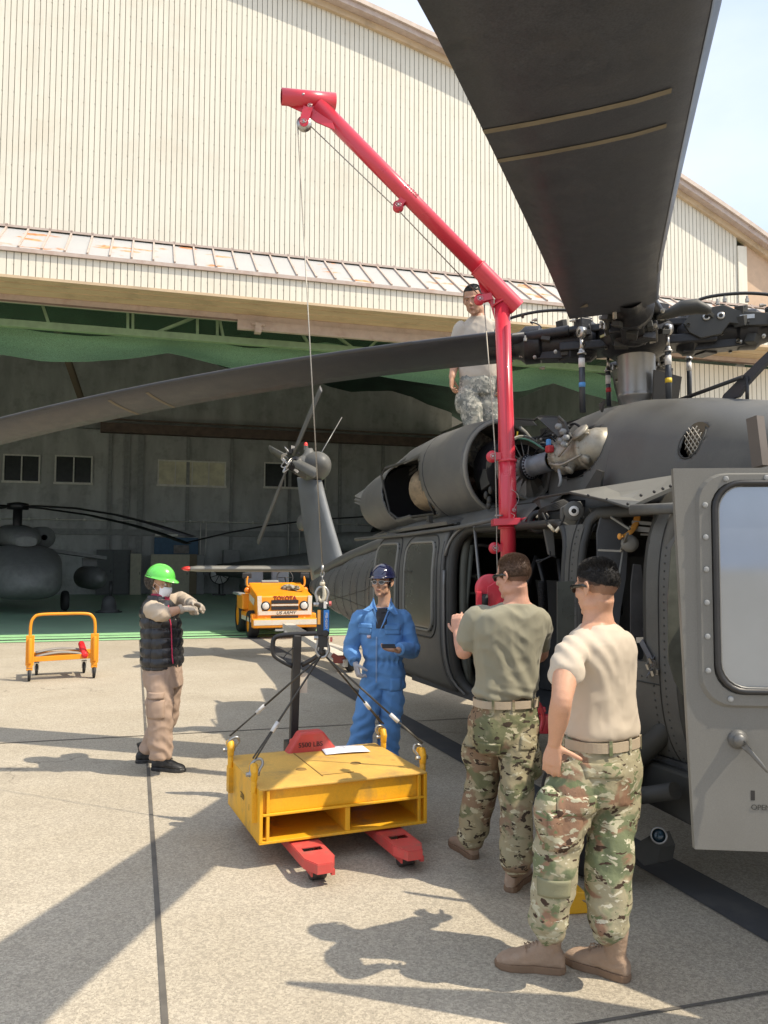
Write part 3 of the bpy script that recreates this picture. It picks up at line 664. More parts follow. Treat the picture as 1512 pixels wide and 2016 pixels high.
# black coil springs of the seat suspension
b = MB()
for (px, y0, y1, D) in ((1066, 1145, 1205, 5.9), (1216, 1155, 1210, 5.2)):
    A_, B_ = hd(px, y0, D), hd(px + 2, y1, D); n = 150; x, y, d = frame_from(B_ - A_)
    b.tube([A_ + (B_ - A_) * (i / n) + x * (.022 * math.cos(i * .75)) + y * (.022 * math.sin(i * .75)) for i in range(n)], .006, 5)
b.build('coil_spring', RUBB, heli)
# crew seat armour panel, cylinder, supports (left of and behind the tan shirt)
b = MB()
def quad(b, pts, D, t=.02):
    q = [hd(x, y, D) for x, y in pts]; n = (q[1] - q[0]).cross(q[2] - q[0]).normalized() * t; a = [b.bm.verts.new(p) for p in q]; c = [b.bm.verts.new(p + n) for p in q]; m_ = len(q)
    b._f(a); b._f(c[::-1])
    for i in range(m_): b._f([a[i], c[i], c[(i + 1) % m_], a[(i + 1) % m_]])
quad(b, [(1096, 1145), (1145, 1143), (1150, 1140), (1160, 1240), (1158, 1300), (1096, 1300)], 5.1)
for (x, y) in [(1100 + (k % 6) * 8, 1160 + (k * 37 % 60)) for k in range(26)]: b.ball(hd(x, y, 5.07), .004, 5)
b.build('seat_panel', CABG, heli)
b = MB(); A_, B_ = hd(1137, 1080, 5.25), hd(1140, 1160, 5.25); b.tube([A_, B_], .045, 16)
for k in range(5): c = A_.lerp(B_, .12 + k * .2); b.tube([c, c + (B_ - A_).normalized() * .012], .049, 16)
b.build('white_bottle', WHITEP, heli)
b = MB()
quad(b, [(1185, 1010), (1215, 1004), (1238, 1050), (1232, 1140), (1222, 1200), (1210, 1330), (1180, 1330), (1178, 1150), (1176, 1050)], 5.0, .03)
b.build('side_bulkhead', mat('bulkhead_blue_grey', (.075, .08, .085), .6, var=.2, vs=5), heli)
b = MB(); quad(b, [(1248, 1110), (1262, 1112), (1278, 1230), (1282, 1250), (1242, 1255), (1243, 1150)], 4.7, .02); b.ball(hd(1272, 1240, 4.68), .02, 8); b.build('seat_bucket', mat('seat_armour_grey', (.06, .06, .062), .6, var=.25, vs=8), heli)
b = MB()
for (x0, y0, x1, y1, t) in ((1178, 1083, 1222, 1085, .012), (1222, 1085, 1236, 1050, .012), (1203, 1018, 1240, 1042, .012), (1226, 1086, 1215, 1160, .010), (1240, 1040, 1330, 1048, .03), (1245, 1028, 1332, 1035, .02), (1262, 1052, 1322, 1054, .012), (1200, 1340, 1320, 1352, .03), (1200, 1322, 1318, 1333, .025)):
    b.bar(hd(x0, y0, 4.9), hd(x1, y1, 4.75), t, t)
b.lathe(hd(1240, 1070, 4.85), hd(1240, 1070, 4.6) - hd(1240, 1070, 4.85), [(0, 0), (0, .05), (.03, .052), (.04, .03), (.04, 0)], 18)
b.build('window_track', ODL, heli)
b = MB(); b.tube(smoothpath([hd(1256, 1008, 4.9), hd(1252, 1030, 4.88), hd(1243, 1045, 4.85), hd(1232, 1054, 4.84), hd(1220, 1055, 4.83)], 5), [(.022, .006)] * 21, 8); b.ball(hd(1220, 1056, 4.82), (.018, .012, .02), 8); b.build('orange_strap', ORNG, heli)
b = MB(); b.bar(hd(1255, 1260, 4.6), hd(1312, 1258, 4.45), .022, .03); b.build('seat_bar', mat('pale_bar', (.5, .46, .38), .5), heli)
b = MB()
for (x0, y0, x1, y1) in ((1262, 1262, 1282, 1300), (1300, 1262, 1282, 1300), (1314, 1275, 1285, 1310), (1270, 1300, 1298, 1322), (1290, 1305, 1275, 1330)):
    A_, B_ = hd(x0, y0, 4.5), hd(x1, y1, 4.42); b.bar(A_, B_, .035, .004, V((0, 1, 0)))
b.build('harness_strap', mat('grey_webbing', (.13, .135, .15), .8, var=.2), heli)
b = MB()
for (x, y) in ((1280, 1300), (1287, 1306), (1283, 1325), (1292, 1322), (1276, 1312)): b.box(hd(x, y, 4.38), (.022, .012, .03), (.3, .2, x * .1))
b.build('harness_buckle', STEEL, heli)
b = MB()      # curved pillar between gunner window and cockpit
pil = [hr(x, y, 1.08) for x, y in ((1345, 1000), (1322, 1080), (1308, 1160), (1304, 1240), (1306, 1310), (1320, 1380))]
b.tube(smoothpath(pil, 5), [(.06, .045)] * 26, 8); b.box(hr(1322, 1205, 1.09), (.05, .05, .10)); b.build('door_pillar', OD, heli)
b = MB(); quad(b, [(1322, 1080), (1345, 1030), (1345, 1370), (1328, 1340), (1316, 1300), (1315, 1180)], 3.9, .01); b.build('cockpit_quarter_window', mat('dusty_pane', (.11, .115, .095), .2, var=.3, vs=6), heli)

# ---- flap / control support under the roof: brackets, roundel, cables
b = MB()
quad(b, [(1105, 1000), (1120, 990), (1143, 986), (1150, 1000), (1150, 1085), (1140, 1085), (1130, 1045), (1112, 1042), (1105, 1020)], 5.35, .05)
quad(b, [(1070, 1040), (1090, 1035), (1094, 1095), (1080, 1092)], 5.6, .04)
quad(b, [(1150, 1022), (1170, 1018), (1168, 1042), (1150, 1046)], 5.35, .02)
b.build('mount_bracket', OD, heli, bevel=.006)
b = MB(); c = hd(1130, 1006, 5.30); tc = (HM + HSX * 0); dv = (hd(1130, 1006, 5.2) - hd(1130, 1006, 5.35)).normalized()
b.lathe(c, dv, [(0, .065), (.05, .065), (.055, .06), (.055, .03)], 24); b.build('pivot_boss', OD, heli)
b = MB(); b.lathe(c + dv * .056, dv, [(0, .016), (0, .033), (.012, .033), (.012, .016)], 24); b.build('pivot_ring', WHITEP, heli)
b = MB(); b.lathe(c + dv * .056, dv, [(0, 0), (.004, .016), (.006, 0)], 14); b.build('pivot_hole', BLACKP, heli)
b = MB(); c = hd(1061, 1027, 5.75); b.lathe(c, dv, [(-.03, 0), (-.03, .085), (.03, .085), (.04, .075), (.04, .045), (.02, .04)], 24); b.build('tail_boss', HUBM, heli)
b = MB(); b.tube(arc(c + dv * .05, .04, 1.0, 4.6, 10, HAX * 0 + V((1, 0, 0)), (0, 0, 1)), .010, 6); b.build('boss_lining', mat('cream_plastic', (.70, .62, .46), .5), heli)
b = MB()
for k in range(5): b.tube(smoothpath([hd(1110 + k * 2, 985 + k, 5.5), hd(1095 + k, 990 + 3 * k, 5.48), hd(1078, 997 + 2 * k, 5.5), hd(1063 + k * 2, 1005 + 2 * k, 5.6), hd(1062 + 2 * k, 1025, 5.65)], 6), .010, 6)
b.tube(smoothpath([hd(1068, 1010, 5.45), hd(1075, 1025, 5.42), hd(1083, 1037, 5.40)], 5), .007, 6); b.tube(smoothpath([hd(1112, 1000, 5.30), hd(1110, 1020, 5.30), hd(1103, 1035, 5.32)], 5), .007, 6)
for (pts) in (((1108, 1050), (1130, 1068), (1150, 1090)), ((1160, 1040), (1170, 1046), (1185, 1045)), ((1060, 1108), (1085, 1095), (1095, 1098)), ((1055, 1105), (1080, 1098), (1083, 1085))): b.tube(smoothpath([hd(x, y, 5.4) for x, y in pts], 5), .006, 5)
b.build('wire_bundle', RUBB, heli)
b = MB(); b.tube([hd(1080, 1033, 5.38), hd(1092, 1046, 5.38)], .011, 8); b.tube([hd(1105, 1034, 5.34), hd(1094, 1047, 5.34)], .011, 8); b.build('wire_sleeve', MATS['cream_plastic'], heli)
b = MB(); b.box((-.30, .72, 2.02), (1.9, .5, .05)); quad(b, [(1160, 1000), (1330, 1004), (1330, 1030), (1180, 1036)], 5.1, .03); b.build('roof_beam', ODD, heli)

# ---- work platform / opened lower cowl above the door
b = MB(); pf = [hr(1050, 987, 1.0), hr(1062, 980, 1.02), hr(1122, 970, 1.05), hr(1190, 960, .92), hr(1286, 946, .88), hr(1330, 938, .9), hr(1334, 958, 1.08), hr(1262, 990, 1.17), hr(1242, 1001, 1.20), hr(1190, 985, 1.20), hr(1122, 972, 1.12)]
q = [pf[2], pf[3], pf[4], pf[5], pf[6], pf[7], pf[8], pf[9]]
vs_ = [b.bm.verts.new(p) for p in q]; b._f(vs_); o = b.build('work_platform', ODL, heli, norm=False); solid(o, .02, 0)
b = MB(); b.tube([pf[0], pf[1], pf[2], pf[9], pf[8]], .009, 6); b.tube([pf[2], pf[3], pf[4], pf[5]], .008, 6)
vs_ = [b.bm.verts.new(p) for p in (pf[0], pf[1], hr(1110, 972, .95), hr(1085, 1000, 1.0), hr(1066, 1003, 1.05))]; b._f(vs_)
b.build('platform_edge', ODD, heli)
b = MB()
for (x, y) in ((1158, 975), (1195, 983), (1236, 992), (1262, 975), (1288, 968), (1305, 962), (1320, 957)): b.ball(hr(x, y, 1.2), .009, 6)
b.build('platform_rivet', BLACKP, heli)
b = MB(); b.tube([hr(1242, 1004, 1.2), hr(1345, 1000, 1.18)], [(.016, .03)] * 2, 8); b.tube([hr(700, 1062, 1.12), hr(800, 1053, 1.14), hr(905, 1038, 1.16), hr(985, 1020, 1.16)], .018, 8); b.build('roof_edge_moulding', OD, heli)

# ---- pylon fairing with gearbox cut-out and mesh vent
FS = [(.80, .56, 2.90, 2.1), (.42, .62, 2.93, 2.2), (.1, .67, 2.94, 2.3), (-.35, .70, 2.91, 2.5), (-.9, .72, 2.82, 2.6), (-1.4, .70, 2.71, 2.6), (-2.0, .66, 2.56, 2.5), (-2.7, .55, 2.36, 2.3), (-3.3, .35, 2.12, 2.0)]
def fsec(a):
    for s0, s1 in zip(FS, FS[1:]):
        if a >= s1[0]: t = (s0[0] - a) / (s0[0] - s1[0]); return [s0[i] + (s1[i] - s0[i]) * t for i in (1, 2, 3)]
    return FS[-1][1:]
def fp(a, k, n):
    w_, zt, e = fsec(a); t = PI * k / n; c, s = math.cos(t), math.sin(t); zb = 2.08
    return V((a, math.copysign(abs(c) ** (2 / e), c) * w_, zb + (abs(s) ** (2 / e)) * (zt - zb)))
vent = hr(1357, 868, .66); gbc = hr(1143, 892, .62)
b = MB(); n = 84; na = 140; rings = [[b.bm.verts.new(fp(.80 - 4.1 * i / na, k, n)) for k in range(n + 1)] for i in range(na + 1)]
for A, B in zip(rings, rings[1:]):
    for k in range(n):
        q = [A[k], A[k + 1], B[k + 1], B[k]]; c = sum((v.co for v in q), V()) / 4
        if c.y > 0:
            d1 = ((c.x - vent.x) / .085) ** 2 + ((c.z - vent.z) / .105) ** 2
            d2 = ((c.x - gbc.x - .02) / .33) ** 2 + ((c.z - gbc.z) / .19) ** 2
            if d1 < 1 or d2 < 1: continue
            if c.x > .26 and c.z < 2.80: continue
        b._f(q, True)
o = b.build('pylon_fairing', OD, heli, norm=False); solid(o, .012, 0)
def f_r(a, z): w_, zt, e = fsec(a); q = (z - 2.08) / (zt - 2.08); return w_ * max(0, 1 - q ** e) ** (1 / e)
b = MB(); ang = [2 * PI * i / 28 for i in range(28)]
b.tube([V((vent.x + .088 * math.cos(t), f_r(vent.x + .088 * math.cos(t), vent.z + .108 * math.sin(t)) + .004, vent.z + .108 * math.sin(t))) for t in ang], .007, 6, closed=True)
vp = [V((gbc.x + .02 + .33 * math.cos(t), 0, gbc.z + .19 * math.sin(t))) for t in ang]
b.tube([V((p.x, f_r(p.x, p.z) + .002, p.z)) for p in vp if p.x < .10], .006, 6)
a = -.53; b.tube([V((a, f_r(a, 2.12 + .05 * i) + .003, 2.12 + .05 * i)) for i in range(15)], .004, 5)
b.tube([V((.05 - .1 * i, f_r(.05 - .1 * i, 2.17) + .003, 2.17)) for i in range(30)], .004, 5)
for i in range(60): aa = -.55 - i * .045; zz = 2.21; b.rbolts([(aa, f_r(aa, zz), zz)], (0, 1, 0), .005, .003, 5)
for (a_, z0_, z1_) in ((-.50, 2.15, 2.85), (-.56, 2.15, 2.85), (-1.75, 2.2, 2.6), (-1.8, 2.2, 2.6)):
    for i in range(24): zz = z0_ + (z1_ - z0_) * i / 23; b.rbolts([(a_, f_r(a_, zz), zz)], (0, 1, 0), .006, .003, 5)
b.tube([V((-1.78, f_r(-1.78, 2.12 + .03 * i) + .003, 2.12 + .03 * i)) for i in range(16)], .004, 5)
b.build('fairing_trim', ODD, heli)
b = MB()
for k in range(-3, 4):
    for sgn in (1, -1):
        pts = []
        for j in range(9):
            t = -1 + j / 4; u = k * .33; x = (u + t) / 1.0; 
            X = .088 * (t * .8 + u * .6); Z = .108 * (sgn * t * .8 - sgn * u * .6)
            if (X / .088) ** 2 + (Z / .108) ** 2 <= 1.02: pts.append(V((vent.x + X, f_r(vent.x, vent.z) - .008, vent.z + Z)))
        if len(pts) > 1 and k in (-2, -1, 0, 1, 2): b.tube(pts, .003, 5)
b.build('vent_mesh', MATS['pale_bar'], heli)
b = MB(); b.lathe((vent.x, f_r(vent.x, vent.z) - .05, vent.z), (0, 1, 0), [(0, 0), (0, .12)], 20); b.build('vent_duct', mat('vent_duct_brown', (.12, .10, .07), .7), heli)
b = MB(); b.prism([(-.16, 0), (.0, .14), (.06, .12), (.03, -.02)], hr(1180, 965, .78), (-1, 0, 0), (0, 0, 1), (0, .02, 0)); b.prism([(0, 0), (.07, .02), (.03, -.06)], hr(1182, 797, .55), (-1, 0, 0), (0, 0, 1), (0, .02, 0)); b.build('latch_plate', ODD, heli)
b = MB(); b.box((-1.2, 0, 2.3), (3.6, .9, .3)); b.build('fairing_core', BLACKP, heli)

# ---- input gearbox and drive shaft, engine inlet
GX = gbc.copy(); ax = (hr(1180, 880, .55) - hr(1095, 905, .66)).normalized()
g0 = hr(1093, 905, .70)
b = MB(); b.lathe(g0, ax, [(0, 0), (0, .085), (.015, .095), (.03, .095), (.035, .10), (.06, .125), (.075, .13), (.10, .13), (.105, .12), (.22, .125), (.30, .13), (.31, .15), (.34, .15), (.345, .135), (.42, .14), (.5, .12), (.54, .05), (.54, 0)], 40)
x_, y_, d_ = frame_from(ax)
for rr_, tt in ((.122, .09), (.09, .02), (.143, .325)):
    for k in range(14): t = 2 * PI * k / 14; b.lathe(g0 + ax * (tt - .012) + x_ * (rr_ * math.cos(t)) + y_ * (rr_ * math.sin(t)), ax, [(0, .009), (.03, .009), (.035, 0)], 6, sm=False)
for k, (u, v, r_, h_) in enumerate(((.16, -.8, .045, .12), (.26, -.9, .03, .15), (.36, .7, .06, .13), (.20, .9, .05, .11), (.42, -.6, .03, .13))):
    c = g0 + ax * u; dd = (V((0, 1, 0)) * .75 + V((0, 0, v))).normalized(); b.lathe(c, dd, [(0, r_), (h_ + .02, r_), (h_ + .025, r_ * 1.25), (h_ + .04, r_ * 1.25), (h_ + .045, r_ * .4), (h_ + .045, 0)], 16)
b.tube(smoothpath([g0 + ax * .2 + V((0, .15, -.03)), g0 + ax * .3 + V((0, .17, .02)), g0 + ax * .38 + V((0, .15, .09)), g0 + ax * .45 + V((0, .12, .08))], 6), .008, 6)
b.tube(smoothpath([g0 + ax * .1 + V((0, .14, -.06)), g0 + ax * .25 + V((0, .17, -.1)), g0 + ax * .4 + V((0, .14, -.06))], 6), .009, 6)
b.build('input_gearbox', MAG, heli)
b = MB(); b.tube([g0 - ax * .06, g0 + ax * .01], .035, 20); b.build('shaft_coupling', mat('brass_coupling', (.45, .30, .09), .4, metal=.5), heli)
s0 = g0 - ax * .28
b = MB(); b.lathe(s0, ax, [(0, 0), (0, .095), (.03, .095), (.035, .082), (.06, .078), (.24, .078), (.245, .07), (.21, .062), (.1, .05)], 32); b.build('drive_shaft_housing', mat('blue_grey_housing', (.20, .215, .235), .45, metal=.4, var=.15, vs=12, bump=.1), heli)
b = MB()
for k in range(22): t = 2 * PI * k / 22; b.lathe(s0 + x_ * (.088 * math.cos(t)) + y_ * (.088 * math.sin(t)) + ax * .025, ax, [(0, .008), (.012, .008), (.014, 0)], 6, sm=False)
b.tube([s0 + x_ * (.100 * math.cos(t)) + y_ * (.100 * math.sin(t)) + ax * .02 for t in ang], .006, 5, closed=True); b.build('housing_bolts', HUBM, heli)
b = MB(); i0 = s0 - ax * .05
b.lathe(i0, ax, [(-.18, .12), (-.10, .20), (-.02, .245), (.03, .262), (.045, .262), (.05, .25), (.04, .24)], 40); b.tube([i0 + ax * .045 + x_ * (.258 * math.cos(t)) + y_ * (.258 * math.sin(t)) for t in ang], .009, 6, closed=True); b.build('inlet_duct', ODL, heli)
b = MB()
for k in range(16):
    t = 2 * PI * k / 16; u = x_ * math.cos(t) + y_ * math.sin(t); v = x_ * math.cos(t + .32) + y_ * math.sin(t + .32)
    b.face([i0 + u * .09 + ax * .02, i0 + u * .235, i0 + v * .235 - ax * .07, i0 + v * .09 - ax * .03])
b.lathe(i0, ax, [(-.05, 0), (-.05, .10), (.02, .10), (.02, 0)], 24)
o = b.build('inlet_vane', mat('vane_metal', (.20, .185, .16), .45, metal=.5, var=.2), heli); solid(o, .006)
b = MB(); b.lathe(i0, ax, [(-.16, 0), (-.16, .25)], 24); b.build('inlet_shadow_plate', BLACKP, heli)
# engine bay clutter
b = MB(); b.box((.45, .22, 2.5), (1.0, .12, .75)); b.box((.35, .55, 2.13), (1.3, .75, .05)); b.lathe((.9, .70, 2.48), (-1, 0, 0), [(0, .27), (.25, .26), (.4, .2), (.45, .12)], 24); b.build('engine_core', HUBM, heli)
b = MB(); rnd = random.Random(3)
for k in range(40):
    p0 = V((rnd.uniform(.0, .75), rnd.uniform(.35, .70), rnd.uniform(2.60, 2.76) if k % 3 else rnd.uniform(2.16, 2.3))); pts = [p0]
    for j in range(3): p0 = p0 + V((rnd.uniform(-.14, .14), rnd.uniform(-.07, .09), rnd.uniform(-.08, .05))); pts.append(p0)
    b.tube(smoothpath(pts, 4), rnd.choice((.006, .009, .013)), 6)
b.build('engine_hose', RUBB, heli)
b = MB()
for k in range(12): b.ball((rnd.uniform(-.05, .7), rnd.uniform(.55, .75), rnd.uniform(2.62, 2.76)), rnd.uniform(.006, .013), 8)
b.build('hose_fitting', MATS['dull_bolt'] if 'dull_bolt' in MATS else SHAFT, heli)
b = MB(); b.tube(smoothpath([hr(1010, 872, .82), hr(1025, 864, .84), hr(1045, 868, .84), hr(1072, 885, .82)], 5), .008, 6); b.build('green_harness', mat('green_wire', (.05, .16, .11), .5), heli)
b = MB(); b.tube(smoothpath([hr(1012, 862, .85), hr(1018, 858, .85), hr(1019, 850, .85)], 4), .007, 6); b.tube(smoothpath([hr(974, 930, .86), hr(977, 945, .88), hr(976, 958, .86)], 4), .012, 6); b.build('yellow_wire', TAPEY, heli)
b = MB(); b.box(hr(1082, 884, .82), (.06, .05, .055)); b.build('red_cap', TAPER, heli, bevel=.012)
b = MB(); b.box(hr(1080, 871, .82), (.035, .03, .05)); b.build('blue_fitting', TAPEB, heli, bevel=.008)
b = MB(); b.tube([hr(1012, 824, .75), hr(1052, 827, .72), hr(1062, 820, .70), hr(1100, 821, .6)], .009, 6); b.tube([hr(1100, 821, .62), hr(1112, 832, .72), hr(1118, 850, .80), hr(1124, 862, .82)], .012, 6)
vv = [hr(1058, 824, .72), hr(1098, 824, .62), hr(1112, 838, .74), hr(1116, 852, .80), hr(1100, 862, .82)]; b.face(vv); b.face([hr(1012, 826, .76), hr(1050, 829, .73), hr(1058, 838, .73), hr(1012, 840, .76)]); o = b.build('cowl_flap', ODD, heli, norm=False); solid(o, .01)
b = MB()
for (x, y) in ((1112, 850), (1118, 862), (1108, 868), (1114, 875), (1103, 840)): b.lathe(hr(x, y, .84), (0, 1, 0), [(0, 0), (0, .022), (.03, .022), (.03, .010), (.04, .010), (.04, 0)], 10)
b.tube(smoothpath([hr(1100, 925, .80), hr(1104, 945, .82), hr(1101, 958, .82)], 4), .012, 6); b.build('cowl_latch', GREYM, heli)

# ---- engine nacelle: cowl barrel and exhaust module
def nac(sg, name):
    CY = .76 * sg; b = MB(); n = 56
    prof = [(.76, .335, .375, 2.50), (.78, .37, .40, 2.50), (1.1, .41, .425, 2.495), (1.6, .43, .43, 2.48), (2.1, .42, .42, 2.45), (2.35, .40, .40, 2.42), (2.75, .37, .37, 2.38), (3.2, .33, .33, 2.36), (3.5, .28, .28, 2.36), (3.62, .2, .21, 2.36), (3.64, .16, .17, 2.36)]
    def pr(a):
        for s0, s1 in zip(prof, prof[1:]):
            if a <= s1[0]: t = (a - s0[0]) / (s1[0] - s0[0]); return [s0[i] + (s1[i] - s0[i]) * t for i in (1, 2, 3)]
        return prof[-1][1:]
    na = 110; rr_ = [[b.bm.verts.new((a, CY + pr(a)[0] * math.cos(2 * PI * k / n), pr(a)[2] + pr(a)[1] * math.sin(2 * PI * k / n))) for k in range(n)] for a in [.76 + 2.88 * i / na for i in range(na + 1)]]
    for A, B in zip(rr_, rr_[1:]):
        for k in range(n):
            q = [A[k], A[(k + 1) % n], B[(k + 1) % n], B[k]]; c = sum((v.co for v in q), V()) / 4
            if sg * (c.y - CY) > .08:
                lo = 2.30 - (c.x - 2.4) * .12; hi = 2.62 + (2.4 - c.x) * .10
                if inrr(c.x - (c.z - 2.4) * .25, c.z, 1.50, 2.55, 2.14, 2.66, .07): continue
            b._f(q, True)
    b._f(rr_[-1]); o = b.build(name, OD, heli, norm=False); solid(o, .015, 0); return o
n1 = nac(1, 'engine_nacelle'); nac(-1, 'engine_nacelle')
b = MB(); b.tube([V((.77, .76 + .355 * math.cos(t), 2.50 + .385 * math.sin(t))) for t in ang], [(.02, .015)] * 28, 6, closed=True); b.build('rim', ODL, n1)
b = MB(); b.tube([V((1.44 + .10 * math.sin(t), .76 + .432 * math.cos(t), 2.485 + .432 * math.sin(t))) for t in ang], .006, 5, closed=True)
ew = [(1.50, 2.14), (2.42, 2.14), (2.49, 2.21), (2.59, 2.59), (2.54, 2.66), (1.63, 2.66), (1.55, 2.59), (1.46, 2.21)]
b.tube([V((a, .76 + math.sqrt(max(0.01, .425 ** 2 - (z - 2.46) ** 2)) * (1 - max(0, a - 1.9) * .10) + .004, z)) for a, z in ew], .013, 6, closed=True); b.build('nacelle_seam', ODD, n1)
b = MB(); b.lathe((1.35, .84, 2.42), (1, .10, -.03), [(0, .18), (.35, .19), (.62, .21), (.64, .19), (.4, .14), (.1, .1), (.1, 0)], 24); b.build('exhaust_pipe', mat('scorched_tan_duct', (.30, .23, .15), .6, metal=.3, var=.35, vs=8, dirt=(.04, .035, .03), ds=7, da=.9), n1)
b = MB(); b.box((2.1, .60, 2.4), (1.3, .05, .62)); b.lathe((2.75, .76, 2.38), (1, 0, 0), [(0, 0), (0, .33)], 24); b.build('exhaust_baffle', BLACKP, n1)
b = MB()
t0, t1, t2, t3 = hd(699, 984, 9.5), hd(800, 915, 8.9), hd(822, 924, 8.5), hd(720, 992, 9.1)
for k, (dz, ds_) in enumerate(((0, 1), (.035, 1), (-.04, .8))):
    q = [t0 + V((0, 0, dz)), t0.lerp(t1, ds_) + V((0, 0, dz)), t3.lerp(t2, ds_) + V((0, 0, dz)), t3 + V((0, 0, dz))]; b.face(q)
b.tube([t0, t1], .012, 5); b.tube([t3, t2], .012, 5); b.tube([t0, t3], .012, 5)
for k in (.3, .62): b.box(t3.lerp(t2, k), (.03, .05, .04))
o = b.build('inlet_louvre', OD, n1, norm=False); solid(o, .014)
b = MB(); q = [(.95, .80, 2.10), (1.0, 1.16, 2.02), (2.0, 1.13, 2.0), (3.3, .95, 1.96), (3.7, .80, 1.98), (3.2, .6, 2.14), (2.0, .65, 2.2)]; b.face([V(v) for v in q]); o = b.build('engine_deck', OD, heli, norm=False); solid(o, .03)
b = MB(); b.prism([(0, 0), (.14, .04), (.11, .15), (.03, .17), (-.03, .08)], hr(952, 965, .98), (-1, 0, 0), (0, 0, 1), (0, .02, 0))
for (x, y) in ((957, 975), (963, 985), (962, 995), (966, 965)): b.ball(hr(x, y, 1.0), (.025, .02, .035), 8)
b.box(hr(846, 1022, 1.15), (.05, .04, .06)); b.build('nacelle_hinge', ODD, heli)
b = MB()
q = [V((.30, 0, 0)), V((3.9, 0, 0))]
for sg in (1, -1):
    b.loft([[V((a, sg * .30 + .22 * math.cos(t) * k2, 2.25 + .38 * k2 * max(0, math.sin(t)) + .0)) for t in [PI * i / 12 for i in range(13)]] for a, k2 in ((.42, 1.3), (1.5, 1.35), (2.6, 1.1), (3.6, .8), (4.6, .3))], caps=False, ringclosed=False)
b.build('engine_deck_fairing', OD, heli)

# ---- mast, swashplate cover, hub
b = MB(); b.lathe((0, 0, 2.70), (0, 0, 1), [(0, .125), (.19, .118), (.245, .118), (.275, .134), (.30, .145), (.31, .150), (.32, .143), (.33, .143), (.62, .143), (.64, .155), (.66, .155)], 48); b.build('mast', SHAFT, heli)
HZ = HUB.z - .01
def dirl(wx, wy): d = V((wx, wy, 0)).normalized(); return V((d.dot(HAX), d.dot(HSX), 0))
dN, dL = dirl(-.332, -.943), dirl(-.957, .288); dF, dR = dirl(.332, .943), dirl(.957, -.288)
b = MB(); b.lathe((0, 0, HZ - .16), (0, 0, 1), [(0, .15), (.0, .19), (.05, .27), (.11, .31), (.20, .31), (.26, .25), (.30, .16), (.34, .16), (.34, 0)], 32)
for d in (dN, dL, dF, dR):
    sx = V((-d.y, d.x, 0)); q0 = V((0, 0, HZ)); b.bar(q0 + d * .2 + V((0, 0, .06)), q0 + d * .55 + V((0, 0, .05)), .30, .06); b.bar(q0 + d * .2 - V((0, 0, .08)), q0 + d * .58 - V((0, 0, .08)), .34, .07)
hub = b.build('rotor_hub', HUBM, heli, bevel=.012)
b = MB(); b.box((-.02, .315, HZ - .03), (.09, .012, .018)); b.build('hub_plate', mat('dull_gold_plate', (.35, .33, .16), .5), hub)
rnd = random.Random(11)
